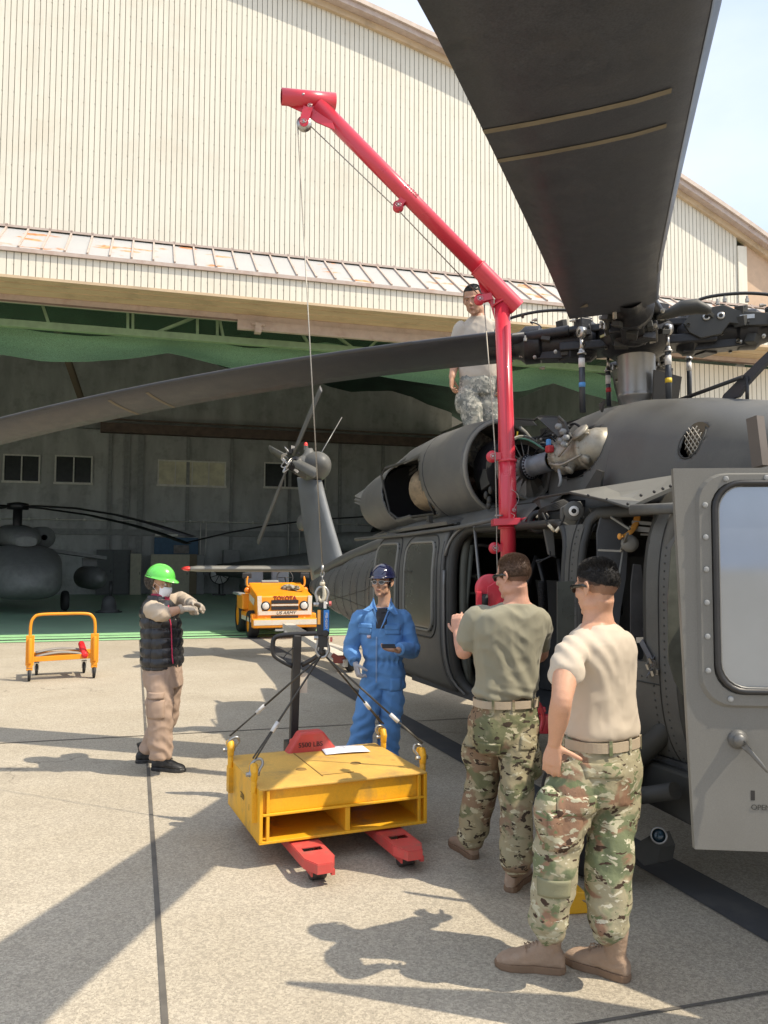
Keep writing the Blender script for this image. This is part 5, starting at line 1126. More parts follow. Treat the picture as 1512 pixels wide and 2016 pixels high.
b = MB(); b.tube(smoothpath([cp(1056, 1380, 4.9), cp(1064, 1392, 4.9), cp(1070, 1415, 4.9), cp(1064, 1440, 4.9)], 5), .014, 8); b.box(cp(1066, 1425, 5.0), (.10, .06, .11)); b.bar(cp(1058, 1400, 5.0), cp(1074, 1396, 5.0), .03, .03); b.build('foot_bracket', REDP, crane, bevel=.005)
# hoist rope, hook
HD = 5.2; bot_ = cp(635, 1122, HD)
b = MB(); tl = sh + V((-.048, 0, .012)); b.tube([tl, bot_], .0042, 8)
tr_ = sh + V((.046, 0, -.016)); low = cp(953, 600, CD - .02)
b.tube(arc(sh, .050, 2.9, -.6, 12, (1, 0, 0), (0, 0, 1)), .0042, 8); b.tube([tr_, cp(787, 417, cd(787)) , cp(940, 578, CD - .02)], .0042, 8); b.tube([low, cp(966, 760, CD - .03), cp(975, 895, CD - .05), cp(978, 1040, CD - .09), cp(978, 1085, CD - .05), wc2 + V((.05, 0, .09))], .0042, 8); b.build('hoist_rope', WIREM, crane)
b = MB(); b.tube([bot_ + V((0, 0, .03)), bot_ - V((0, 0, .02))], .009, 8)
for k, r_ in enumerate((0, 1, 0)):
    c = bot_ - V((0, 0, .028 + .028 * k)); u = V((1, 0, 0)) if r_ == 0 else V((0, 1, 0)); b.tube([c + u * (.010 * math.cos(t)) + V((0, 0, .019 * math.sin(t))) for t in [2 * PI * i / 12 for i in range(12)]], .004, 6, closed=True)
b.build('chain_link', STL2, crane)
hk = bot_ - V((0, 0, .12)); b = MB(); b.tube(smoothpath([hk + V((0, 0, .03)), hk + V((.012, 0, .0)), hk + V((.014, 0, -.05)), hk + V((.0, 0, -.078)), hk + V((-.018, 0, -.066)), hk + V((-.020, 0, -.045))], 5), [.010, .010, .010, .011, .011, .012, .013, .013, .014, .014, .014, .014, .014, .014, .014, .013, .013, .012, .012, .011, .010, .009, .008, .006, .005, .004][:26], 10); b.lathe(hk + V((0, 0, .02)), (0, 0, 1), [(0, .012), (.005, .017), (.02, .017), (.025, .012)], 14); b.build('hook', mat('cream_hook_paint', (.55, .50, .38), .5, dirt=(.3, .25, .18), ds=40, da=.5), crane)
# shackles and load cell: one hanging scale
def shackle(b, c, up, w_, h_, r_, side=V((1, 0, 0))):
    up = V(up).normalized(); side = V(side).normalized(); pts = [c + side * (-w_ * .72) - up * .0]
    pts = [c - side * w_ * .78, c - side * w_ * .86 + up * h_ * .3, c - side * w_ * 1.12 + up * h_ * .66, c - side * w_ * .62 + up * h_ * .98, c + up * h_ * 1.06, c + side * w_ * .62 + up * h_ * .98, c + side * w_ * 1.12 + up * h_ * .66, c + side * w_ * .86 + up * h_ * .3, c + side * w_ * .78]
    b.tube(smoothpath(pts, 5), r_, 10)
    for s in (-1, 1): b.lathe(c + side * (s * w_ * .5), side * s, [(0, r_ * 1.6), (w_ * .55, r_ * 1.6), (w_ * .56, 0)], 14)
    b.lathe(c - side * (w_ * 1.0), -side, [(0, r_ * 1.5), (r_ * 1.8, r_ * 1.5), (r_ * 1.9, 0)], 6, sm=False); b.tube([c - side * w_, c + side * w_ * 1.1], r_ * .9, 10)
lc = P(635, 1236, HD); cell = empty('crane_scale', lc, 0, 'black and blue digital crane scale with galvanised shackles hanging from the hook', 'crane scale')
def lp(px, py, o=0.0): return P(px, py, HD - o) - lc
b = MB(); shackle(b, lp(634, 1190), (0, 0, 1), .036, .105, .0095); b.build('shackle', STL2, cell)
b = MB(); shackle(b, lp(635, 1256), (0, 0, -1), .036, .115, .0095); b.build('shackle', STL2, cell)
b = MB(); b.box(lp(636, 1192), (.052, .05, .03)); b.box(lp(636, 1226), (.078, .06, .155)); b.box(lp(636, 1262), (.058, .05, .075)); b.lathe(lp(641, 1247, .03), (0, -1, 0), [(0, .022), (.006, .022), (.010, .018), (.010, 0)], 20); b.build('body', BLACKP, cell, bevel=.006)
bl = mat('blue_label', (.02, .16, .50), .4); b = MB(); b.box(lp(642.5, 1222, .032), (.034, .004, .135)); b.build('label', bl, cell)
b = MB(); b.box(lp(628, 1215, .032), (.018, .004, .09)); b.build('warning_label', mat('amber_label', (.75, .35, .06), .5), cell)
b = MB(); b.box(lp(640, 1191, .027), (.018, .004, .045)); b.build('white_label', TAGW, cell)
text('MSI-4260M', .022, lp(642.5, 1222, .036), (0, 0, -1), (1, 0, 0), TAGW, cell, ext=.0004)
for (x, y) in ((648, 1188), (650, 1259)): b = MB(); b.lathe(lp(x, y), (1, 0, 0), [(0, .016), (.014, .016), (.015, 0)], 6, sm=False); b.build('red_nut', mat('faded_red_nut', (.60, .14, .13), .5), cell)

# ================================================================ YELLOW TEST WEIGHT ON THE PALLET JACK
YEL = mat('worn_yellow_paint', (.76, .39, .014), .48, var=.10, vs=3, dirt=(.24, .17, .07), ds=5, da=.65, bump=.12, bs=12, fine=.05, fs=90)
YELT = mat('dusty_yellow_top', (.62, .37, .08), .62, var=.16, vs=2.5, dirt=(.25, .18, .09), ds=4, da=.7, bump=.15, bs=14, fine=.08, fs=120)
fl = G(510, 1665, .14); bu = V((.924, .383, 0)); bv = V((-.383, .924, 0)); BA = math.atan2(.383, .924)
wt = empty('test_weight', (fl.x, fl.y, 0), BA, 'yellow steel test weight block with fork pockets resting on the red pallet jack', 'weight')
Lw, Ww, z0, z1 = 1.03, .84, .14, .445
b = MB(); b.box((Lw / 2, Ww / 2, z1 - .006), (Lw, Ww, .012)); b.build('top_plate', YELT, wt, bevel=.003)
b = MB(); b.box((Lw / 2, Ww / 2, z0 + .008), (Lw, Ww, .016)); b.box((Lw / 2, Ww / 2, z0 + .155), (Lw - .03, Ww - .012, .012))
b.box((.010, Ww / 2, (z0 + z1) / 2), (.020, Ww, z1 - z0 - .014)); b.box((Lw - .010, Ww / 2, (z0 + z1) / 2), (.020, Ww, z1 - z0 - .014)); b.box((Lw * .51, Ww / 2, z0 + .082), (.03, Ww - .02, .132))
b.box((Lw / 2, .035, z0 + .225), (Lw - .045, .012, .128)); b.box((Lw / 2, Ww - .035, z0 + .225), (Lw - .045, .012, .128))
b.box((.05, .012, (z0 + z1) / 2), (.018, .02, z1 - z0 - .03)); b.box((Lw - .05, .012, (z0 + z1) / 2), (.018, .02, z1 - z0 - .03)); b.box((Lw / 2, .01, z0 + .158), (Lw - .04, .02, .014)); b.build('body', YEL, wt, bevel=.003)
b = MB(); b.box((Lw * .40, Ww * .56, z1 + .001), (.006, Ww * .80, .004)); b.box((Lw * .5, .16, z1 + .001), (Lw * .2, .005, .004)); b.lathe((Lw * .33, Ww * .40, z1), (0, 0, 1), [(0, .035), (.004, .03), (.004, 0)], 16); b.lathe((Lw * .68, Ww * .42, z1), (0, 0, 1), [(0, .035), (.004, .03), (.004, 0)], 16); b.build('weld_seam', mat('dark_yellow_dirt', (.22, .13, .03), .8), wt)
for i, (x, y) in enumerate(((-.012, .09), (-.012, Ww - .12), (Lw + .012, .09), (Lw + .012, Ww - .12))):
    b = MB(); pr = [(-.045, -.10), (.045, -.10), (.045, .16)] + [(.045 * math.cos(t), .16 + .045 * math.sin(t)) for t in [PI * i / 10 for i in range(1, 11)]]
    hole = [(.019 * math.cos(t), .155 + .019 * math.sin(t)) for t in [2 * PI * i / 16 for i in range(16)]]
    sx = .012 if x < 0 else -.012
    b.tube([(x, y - .0, z1 - .14), (x, y, z1 + .05)], [(.022, .018)] * 2, 12)
    b.tube([(x, y, z1 + .03), (x, y - .005, z1 + .075), (x, y + .012, z1 + .105), (x, y + .04, z1 + .10), (x, y + .052, z1 + .07)], [(.023, .020), (.024, .022), (.024, .024), (.024, .024), (.022, .02)], 14)
    b.box((x, y + .01, z1 - .12), (.03, .07, .16)); b.build('lifting_lug', YEL, wt, bevel=.004)
text('2700', .05, (-.0016 - .001, Ww * .50, z0 + .16), (0, -1, 0), (0, 0, 1), mat('brown_stencil', (.13, .09, .03), .7), wt, ext=.0006); text('L', .05, (-.0026, Ww * .28, z0 + .14), (0, -1, 0), (0, 0, 1), MATS['brown_stencil'], wt, ext=.0006)
wm = Matrix.Translation(V(wt.location)) @ Matrix.Rotation(BA, 4, 'Z')
pp = wm @ V((Lw * .73, Ww * .83, z1 + .004)); sheet = empty('paper_sheet', pp, BA - .12, 'white printed paper sheet lying on the yellow weight', 'paper')
b = MB(); b.grid(lambda u, v: V(((u - .5) * .30, (v - .5) * .21, .002 + .006 * math.sin(u * 2.6 + v))), 10, 6); o = b.build('page', mat('paper_white', (.72, .74, .80), .7, var=.02), sheet); solid(o, .001, 1)
for i, (s_, u, v, sz) in enumerate((('WEIGHT', .0, .05, .012), ('TEST LOAD', .02, .02, .014), ('CHECK', -.06, -.03, .010))): text(s_, sz, (u, v, .013), (1, 0, 0), (0, 1, 0), mat('print_grey', (.2, .2, .24), .7), sheet, ext=.0003)
# sling of four wire ropes
eyes = [wm @ V((x, y, z1 + .10)) for x, y in ((-.012, .09), (-.012, Ww - .10), (Lw + .012, .09), (Lw + .012, Ww - .10))]
top = P(636, 1293, HD); sl_ = empty('wire_sling', top, 0, 'four legged wire rope sling spreading from the crane scale to the yellow weight', 'sling')
for i, e in enumerate(eyes):
    e2 = e - top; x, y, d = frame_from(-e2)
    st = e2 + V((0, 0, .05))
    b = MB(); q = V((0, 0, 0)) + V((.006 * (i - 1.5), .004 * i, .012)); k0 = st.lerp(q, .28 if i != 1 else .33)
    b.tube([q, k0], .0065, 8); b.tube([k0 + x * .004, st + x * .010], .0052, 7); b.tube([k0 - x * .004, st - x * .010], .0052, 7); b.tube([q, q + V((0, 0, .03))], .007, 8)
    lg = b.build('sling_leg', mat('dark_wire_rope', (.07, .065, .055), .5, metal=.5, var=.4, vs=150), sl_)
    b = MB(); b.tube([k0 - d * .035, k0 + d * .035], .0125, 10); b.build('ferrule', TAGW, lg)
    b = MB(); side = (bv if i % 2 == 0 else bv) ; shackle(b, e2 + V((0, 0, -.035)) , (-e2.normalized() * .6 + V((0, 0, .5))), .030, .080, .0085, V((bu.x, bu.y, 0))); b.build('shackle', STL2, sl_)
# pallet jack
REDJ = mat('faded_red_jack_paint', (.55, .07, .06), .5, var=.14, vs=6, dirt=(.28, .13, .10), ds=9, da=.7, bump=.1, bs=20)
f1 = G(640, 1702, .12); jk = empty('pallet_jack', (f1.x, f1.y, 0), BA, 'red hand pallet jack with black handle under the yellow weight', 'pallet jack')
FW, FSP = .17, .52
for k in (0, 1):
    x = k * FSP; b = MB()
    poly = [(x - FW / 2, .10), (x - FW / 2 + .03, .03), (x - FW / 4, -.005), (x + FW / 4, -.005), (x + FW / 2 - .03, .03), (x + FW / 2, .10), (x + FW / 2, 1.22), (x - FW / 2, 1.22)]
    hl_ = (x - .055, x + .055, .20, .26)
    def pl(z, bot=False):
        A_ = [b.bm.verts.new((u, v, z)) for u, v in poly]; B_ = [b.bm.verts.new((u, v, z)) for u, v in ((hl_[0], hl_[2]), (hl_[1], hl_[2]), (hl_[1], hl_[3]), (hl_[0], hl_[3]))]
        b._f([A_[0], A_[1], A_[2], A_[3], A_[4], A_[5], B_[1], B_[0]]); b._f([A_[5], A_[6], B_[2], B_[1]]); b._f([A_[6], A_[7], B_[3], B_[2]]); b._f([A_[7], A_[0], B_[0], B_[3]]); return A_, B_
    A1, B1 = pl(.125); 
    C1 = [b.bm.verts.new((u, v, .075 if v < .15 else .06)) for u, v in poly]
    for i in range(8): b._f([A1[i], A1[(i + 1) % 8], C1[(i + 1) % 8], C1[i]])
    o = b.build('fork', REDJ, jk, norm=False); solid(o, .006, 0)
    b = MB(); b.lathe((x - .045, .13, .040), (1, 0, 0), [(0, 0), (0, .034), (.006, .040), (.084, .040), (.09, .034), (.09, 0)], 24); b.build('load_wheel', mat('dark_nylon_wheel', (.045, .038, .034), .6, dirt=(.12, .08, .06), ds=20, da=.5), jk)
    b = MB(); b.bar((x - .055, .05, .065), (x - .055, .36, .07), .008, .04); b.bar((x + .055, .05, .065), (x + .055, .36, .07), .008, .04); b.box((x + .05, .02, .07), (.02, .02, .03)); b.build('wheel_arm', REDJ, jk)
mx0 = FSP / 2
b = MB(); b.prism([(mx0 - .34, .04), (mx0 + .34, .04), (mx0 + .32, .26), (mx0 + .21, .42), (mx0 + .09, .575), (mx0 - .07, .575), (mx0 - .17, .42), (mx0 - .30, .26)], (0, 1.10, 0), (1, 0, 0), (0, 0, 1), (0, .10, 0)); b.box((mx0, 1.24, .40), (.18, .14, .20)); b.build('pump_body', REDJ, jk, bevel=.015)
text('5500 LBS', .045, (mx0 - .0, 1.096, .492), (1, 0, 0), (0, 0, 1), mat('black_stencil', (.02, .02, .02), .6), jk, ext=.001)
jm = Matrix.Translation(V(jk.location)) @ Matrix.Rotation(BA, 4, 'Z'); jmi = jm.inverted()
def jp(px, py, D): return jmi @ P(px, py, D)
HJ = 5.85
b = MB(); b.bar(jp(577, 1475, HJ), jp(585, 1250, HJ), .058, .05, V((0, 1, 0))); b.box(jp(577, 1470, HJ), (.11, .12, .09)); b.build('handle_post', BLACKP, jk, bevel=.008)
b = MB(); b.tube(smoothpath([jp(628, 1247, HJ), jp(600, 1248, HJ), jp(560, 1250, HJ), jp(541, 1256, HJ), jp(537, 1272, HJ), jp(540, 1290, HJ), jp(556, 1302, HJ), jp(576, 1312, HJ)], 5), .017, 12); b.tube(smoothpath([jp(628, 1247, HJ), jp(634, 1268, HJ), jp(626, 1290, HJ), jp(594, 1310, HJ)], 5), .017, 12); b.build('loop_handle', BLACKP, jk)
b = MB(); b.tube(smoothpath([jp(578, 1275, HJ - .04), jp(570, 1282, HJ - .04), jp(562, 1290, HJ - .04), jp(558, 1296, HJ - .04)], 4), [(.006, .004)] * 13, 6); b.build('release_lever', BLACKP, jk)
b = MB(); b.box(jp(597, 1345, HJ + .02), (.06, .004, .14)); b.build('paper_tag', mat('faded_tag', (.55, .50, .42), .7), jk)
b = MB(); b.tube([jp(578, 1478, HJ), jp(578, 1492, HJ) - V((0, 0, .1))], .03, 10)
for s in (-.06, .06): b.lathe((mx0 + s - .02, 1.42, .09), (1, 0, 0), [(0, 0), (0, .09), (.04, .09), (.04, 0)], 20)
b.build('steer_wheel', RUBB, jk)

# ================================================================ ORANGE CART
ORP = mat('orange_cart_paint', (.80, .30, .015), .4, var=.08, vs=5)
c0 = (G(62, 1341) + G(180, 1335)) / 2; ca = math.atan2((G(180, 1335) - G(62, 1341)).y, (G(180, 1335) - G(62, 1341)).x); cart = empty('hand_cart', c0, ca, 'low orange hand cart with tall tube handle on small wheels', 'cart')
hw = .43
b = MB(); b.tube(smoothpath([(-hw, 0, .50), (-hw, 0, .78), (-hw + .04, 0, .89), (-hw + .13, 0, .93), (0, 0, .935), (hw - .13, 0, .93), (hw - .04, 0, .89), (hw, 0, .78), (hw, 0, .50)], 5), .021, 12); b.build('handle', ORP, cart)
for s in (-1, 1):
    b = MB(); b.box((s * (hw), .0, .43), (.11, .06, .42)); b.box((s * hw, 0, .20), (.085, .07, .10)); b.tube([(s * hw, -.045, .25), (s * hw, -.045, .60)], .028, 10); b.build('side_post', ORP, cart, bevel=.008)
for y in (0.02, .62): b = MB(); b.bar((-hw, y, .30), (hw, y, .32), .05, .07); b.build('cross_bar', ORP, cart, bevel=.006)
for s in (-1, 1): b = MB(); b.bar((s * (hw - .03), 0, .30), (s * (hw - .03), .64, .30), .05, .06); b.build('side_rail', ORP, cart, bevel=.006)
GSTR = mat('grey_brown_strap', (.26, .24, .21), .7)
for y, z in ((.10, .33), (.50, .345)): b = MB(); b.tube([(-hw + .08 + (2 * hw - .16) * t, y, z + .05 * math.sin(PI * t)) for t in [i / 12 for i in range(13)]], [(.10, .016)] * 13, 8); b.build('cradle_strap', GSTR, cart)
b = MB(); b.lathe((.30, -.03, .33), (-.03, .55, .14), [(0, 0), (0, .035), (.015, .045), (.30, .045), (.31, .048), (.33, .045), (.5, .045), (.515, .03), (.515, 0)], 20); b.build('red_cylinder', mat('red_cylinder_paint', (.70, .025, .03), .35), cart)
for (x, y) in ((-hw, 0), (hw, 0), (-hw + .1, .62), (hw - .1, .62)):
    b = MB(); b.lathe((x - .02, y, .085), (1, 0, 0), [(0, .03), (0, .065), (.006, .085), (.034, .085), (.04, .065), (.04, .03)], 24); wq = b.build('caster_wheel', RUBB, cart)
    b = MB(); b.lathe((x - .022, y, .085), (1, 0, 0), [(0, 0), (0, .05), (.044, .05), (.044, 0)], 16); b.box((x - .028, y, .13), (.006, .04, .11)); b.box((x + .028, y, .13), (.006, .04, .11)); b.box((x, y, .185), (.07, .07, .012)); b.build('caster_fork', STL2, wq)

# ================================================================ TOW TRACTOR
TY = mat('tractor_yellow_paint', (.80, .29, .012), .42, var=.08, vs=2.5, dirt=(.62, .30, .06), ds=3, da=.5)
TW = mat('scuffed_white_stripe', (.62, .57, .48), .5, var=.1, dirt=(.55, .28, .10), ds=6, da=.7)
tg = G(548, 1248); tug = empty('tow_tractor', (tg.x + .27, 18.0, 0), R(19), 'orange yellow aircraft tow tractor with round headlights at the hangar door', 'tow tractor')
W_ = .68
b = MB(); hoodp = [(0, .28), (0, .50), (-.0, .92), (.10, .955), (1.05, 1.16), (1.12, 1.20), (1.16, 1.16), (1.2, .95), (1.2, .28)]
b.prism(hoodp, (-W_ + .06, 0, 0), (0, 1, 0), (0, 0, 1), (2 * W_ - .12, 0, 0)); b.build('hood', TY, tug, bevel=.03, bseg=3)
b = MB(); b.box((0, -.05, .34), (2 * W_ + .10, .22, .20)); b.box((-W_ + .02, .75, .44), (.14, 1.4, .20)); b.box((W_ - .02, .75, .44), (.14, 1.4, .20)); b.build('bumper', TY, tug, bevel=.035, bseg=3)
b = MB(); b.box((0, -.165, .36), (2 * W_ + .06, .012, .11)); b.box((-W_ - .054, .7, .40), (.012, 1.2, .09)); b.build('bumper_stripe', TW, tug)
b = MB(); b.box((0, 1.9, .62), (1.30, 1.5, .55)); b.box((-.62, 1.5, .75), (.28, .8, .35)); b.box((.62, 1.5, .75), (.28, .8, .35)); b.build('rear_body', TY, tug, bevel=.03)
b = MB(); b.box((-.74, 1.75, .92), (.16, .9, .06)); b.box((.74, 1.75, .92), (.16, .9, .06)); b.build('mudguard', GREYM, tug, bevel=.02)
for k, (z, h_) in enumerate(((.80, .075), (.66, .075), (.44, .10))): b = MB(); b.box((0, -.008, z), (.60, .03, h_)); b.build('grille_slot', BLACKP, tug)
b = MB(); b.box((0, -.010, .73), (.60, .024, .035)); b.box((0, -.012, .555), (1.16, .026, .085)); b.box((-.56, -.010, .72), (.09, .02, .42), (0, -.04, 0)); b.box((.56, -.010, .72), (.09, .02, .42), (0, .04, 0)); b.build('white_band', TW, tug)
for s in (-1, 1):
    b = MB(); b.lathe((s * .43, 0, .71), (0, -1, 0), [(0, .105), (.02, .105), (.03, .095), (.03, .08)], 28); hl2 = b.build('headlight', BLACKP, tug)
    b = MB(); b.lathe((s * .43, 0, .71), (0, -1, 0), [(.012, .085), (.024, .08), (.034, .05), (.038, 0)], 24); b.build('lens', mat('headlight_lens', (.62, .60, .55), .12, spec=.9, var=.2, vs=40), hl2)
    b = MB(); b.lathe((s * .43, 0, .42), (0, -1, 0), [(0, .045), (.02, .045), (.03, .03), (.03, 0)], 18); b.build('marker_lamp', mat('amber_lens', (.8, .22, .02), .3), tug)
    b = MB(); b.tube(smoothpath([(s * .58, 1.0, 1.10), (s * .66, 1.0, 1.12), (s * .68, 1.0, 1.22), (s * .66, 1.0, 1.34)], 4), .025, 8); b.build('mirror_arm', TY, tug)
    b = MB(); b.box((s * .68, 1.0, 1.36), (.22, .04, .13)); b.build('mirror', BLACKP, tug, bevel=.03)
    b = MB(); b.ball((s * .68, .95, 1.02), (.07, .05, .07), 12); b.build('turn_signal', MATS['amber_lens'], tug)
    b = MB(); b.box((s * .32 - .02, 1.98, 1.28), (.44, .12, .42)); b.box((s * .32 - .02, 1.75, 1.0), (.44, .45, .12)); b.build('seat', mat('pale_grey_seat', (.16, .175, .19), .7, var=.15), tug, bevel=.06, bseg=3)
    for (y, r_) in ((.38, .30), (1.85, .40)):
        b = MB(); x = s * (W_ - .04); b.lathe((x, y, r_), (s, 0, 0), [(-.11, r_ * .6), (-.11, r_ * .92), (-.07, r_), (.07, r_), (.11, r_ * .92), (.11, r_ * .6)], 28); tq = b.build('wheel', RUBB, tug)
        b = MB(); b.lathe((x, y, r_), (s, 0, 0), [(.10, r_ * .62), (.08, r_ * .5), (.09, r_ * .2), (.11, 0)], 20); b.build('rim', TY, tq)
b = MB(); b.tube(arc((.30, 1.42, 1.30), .19, 0, 2 * PI, 22, (1, 0, 0), (0, .35, .93))[:-1], .014, 6, closed=True); b.tube([(.30, 1.42, 1.30), (.30, 1.2, 1.10)], .018, 6); b.tube([(.11, 1.42, 1.30), (.49, 1.42, 1.30)], .01, 6); b.build('steering_wheel', BLACKP, tug)
b = MB(); b.box((-.12, 1.12, 1.20), (.40, .08, .08), (.4, 0, 0)); b.build('dashboard', GREYM, tug, bevel=.015)
b = MB(); b.box((0, -.2, .20), (.5, .06, .04)); b.box((0, -.22, .16), (.12, .12, .1)); b.build('tow_hitch', GREYM, tug)
b = MB(); q = [(-W_ + .058, .25, .85), (-W_ + .058, .95, .95), (-W_ + .058, .95, .80), (-W_ + .058, .35, .70)]; q = [V(v) - V((.003, 0, 0)) for v in q]; b.face(q); b.build('side_stripe', TW, tug, norm=False)
text('TOYOTA', .125, (0, -.006, .875), (1, 0, 0), (0, 0, 1), mat('dark_red_letters', (.28, .02, .012), .5), tug, ext=.006, sx=1.0, bold=.004); text('US ARMY', .095, (.02, -.027, .555), (1, 0, 0), (0, 0, 1), BLACKP, tug, ext=.003, sx=1.12, shear=.25)
tm = Matrix.Translation(V(tug.location)) @ Matrix.Rotation(R(19), 4, 'Z'); cpz = tm @ V((.20, .55, 1.08))
cm = camo('cap_camo', [(.32, .30, .22), (.10, .09, .05), ][:1] + [((.10, .08, .05), 14, .5, 3, .03, (1, 1, 1)), ((.35, .33, .28), 10, .56, 7, .03, (1, 1, 1))])
b = MB(); b.ball((0, 0, 0), (.17, .13, .09), 14)
for k in range(5): b.ball((-.1 + .07 * k, .03 * math.sin(k * 2), .0), (.08, .09, .06 + .01 * (k % 2)), 10)
b.grid(lambda u, v: V((.02 + .32 * u, -.16 + .16 * v, -.02 - .04 * u + .02 * math.sin(u * 7))), 6, 4)
cb = b.build('field_cap', cm); cb.location = cpz + V((0, 0, -.0)); prop(cb, 'crumpled camouflage cap lying on the tractor hood', 'cap')

# tow bar hooked to the tail wheel
ta = P(566, 1232, 16.2); tb = P(688, 1306, 12.6); tbar = empty('tow_bar', (tb.x, tb.y, 0), 0, 'white aircraft tow bar reaching from the tail wheel towards the tractor', 'tow bar'); to = V(tbar.location)
WHT = mat('dirty_white_paint', (.62, .58, .50), .5, var=.1, dirt=(.3, .24, .17), ds=5, da=.5)
b = MB(); b.bar(ta - to, tb - to, .20, .11); b.build('main_beam', WHT, tbar, bevel=.006)
b = MB(); b.bar(P(645, 1272, 14.0) - to, P(702, 1288, 13.0) - to, .13, .10); b.build('side_beam', WHT, tbar, bevel=.006)
b = MB(); b.box(P(668, 1298, 12.7) - to, (.18, .2, .10)); b.tube([P(655, 1290, 12.7) - to, P(680, 1304, 12.6) - to], .04, 8); b.build('clevis', mat('rusty_red_clevis', (.25, .06, .04), .7), tbar)
# wheel chock
ch = G(1134, 1806); ck = empty('wheel_chock', (ch.x, ch.y + .03, 0), .15, 'small yellow painted wheel chock behind the tan shirt soldier', 'chock')
b = MB(); b.prism([(-.07, 0), (.07, 0), (.06, .10), (-.05, .115)], (0, 0, .001), (1, 0, 0), (0, 0, 1), (0, .25, 0)); b.build('block', YEL, ck, bevel=.006)
b = MB(); b.tube(smoothpath([(.0, .02, .08), (.08, .0, .05), (.13, .06, .01), (.2, .1, .01)], 5), .006, 6); b.build('rope', mat('tan_rope', (.3, .22, .12), .9), ck)

# ================================================================ INSIDE THE HANGAR: parked dark helicopters
DKH = mat('shadowed_green_hull', (.14, .146, .142), .65, var=.2)
def parked(loc, rz, label, tank=True):
    rt = empty('parked_helicopter', loc, rz, label, 'helicopter', 'helicopters parked inside the hangar')
    def rg(a, w_, zb, zt, e=3, n=28):
        cz, h = (zb + zt) / 2, (zt - zb) / 2
        return [V((math.copysign(abs(math.cos(t)) ** (2 / e), math.cos(t)) * w_, a, cz + math.copysign(abs(math.sin(t)) ** (2 / e), math.sin(t)) * h)) for t in [2 * PI * i / n for i in range(n)]]
    MB().loft([rg(*s) for s in ((-4.6, .1, .9, 1.1), (-4.2, .7, .6, 1.45), (-3.2, 1.0, .45, 1.75), (-2.2, 1.15, .42, 2.15), (2.6, 1.16, .45, 2.2), (3.8, .8, .6, 2.0), (8.2, .25, 1.0, 1.5))]).build('fuselage', DKH, rt)
    b = MB(); b.loft([rg(*s) for s in ((-2.6, .3, 2.1, 2.4), (-1.2, .6, 2.1, 2.75), (.5, .6, 2.1, 2.9), (2.4, .4, 2.1, 2.6))]); b.build('fairing', DKH, rt)
    for s in (-1, 1): b = MB(); b.lathe((s * .85, -.2, 2.45), (0, 1, 0), [(0, .1), (.1, .38), (1.6, .42), (3, .3), (3.2, 0)], 20); b.build('engine_nacelle', DKH, rt)
    if tank:
        for s in (-1, 1):
            b = MB(); b.loft([[V((s * x, y, z)) for y, z in ((-.45, zz - .06), (-.45, zz + .06), (.45, zz + .08), (.45, zz - .06))] for x, zz in ((1.1, 2.0), (2.9, 1.75))], sm=False); b.bar((s * 2.4, 0, 1.75), (s * 2.4, 0, 1.45), .1, .5); b.build('stub_wing', DKH, rt)
            b = MB(); b.lathe((s * 2.4, -2.0, 1.05), (0, 1, 0), [(0, 0), (.15, .15), (.6, .34), (1.2, .40), (2.8, .40), (3.6, .25), (4.0, 0)], 24); b.build('fuel_tank', DKH, rt)
    b = MB(); b.lathe((0, 0, 2.8), (0, 0, 1), [(0, .15), (.6, .15), (.6, .35), (.8, .35), (.85, .1), (.85, 0)], 20); b.build('mast', HUBM, rt)
    for k in range(4):
        t = k * PI / 2 + .5; d = V((math.cos(t), math.sin(t), 0)); s = V((-d.y, d.x, 0)); 
        MB().loft([[V((0, 0, 3.5 - .017 * u * u)) + d * u + s * (a * (.2 if u < 1 else .53)) + V((0, 0, c)) for a, c in ((-.5, 0), (0, .04), (.5, 0), (0, -.03))] for u in (.3, .9, 1.1, 3, 5, 6.5, 8.1)]).build('rotor_blade', HUBM, rt)
    for s in (-1, 1): b = MB(); b.lathe((s * 1.35 - .1, -1.6, .33), (1, 0, 0), [(0, 0), (0, .3), (.05, .33), (.15, .33), (.2, .3), (.2, 0)], 20); b.build('wheel', RUBB, rt)
    return rt
p1_ = hp(30, 1165, 12); parked((p1_.x, p1_.y, .01), HA + .25, 'dim grey helicopter with fuel tanks parked at the left inside the hangar')
p2_ = hp(735, 1165, 14); parked((p2_.x + .6, p2_.y, .01), HA + .9, 'dark helicopter half hidden beyond the tail boom inside the hangar', False)
dc = G(214, 1206); dd_ = empty('drum_stand', (dc.x, dc.y, .008), 0, 'dark round drum on a low base on the hangar floor', 'drum')
b = MB(); b.lathe((0, 0, .03), (0, 0, 1), [(0, .33), (.04, .33), (.06, .24), (.35, .22), (.5, .12), (.52, 0)], 24); b.build('drum', mat('dark_drum_paint', (.06, .062, .062), .6), dd_)
b = MB(); b.lathe((0, 0, 0), (0, 0, 1), [(0, .42), (.03, .42), (.03, 0)], 24); b.tube([(.05, 0, .5), (.05, 0, 1.0)], .05, 10); b.build('base', BLACKP, dd_)
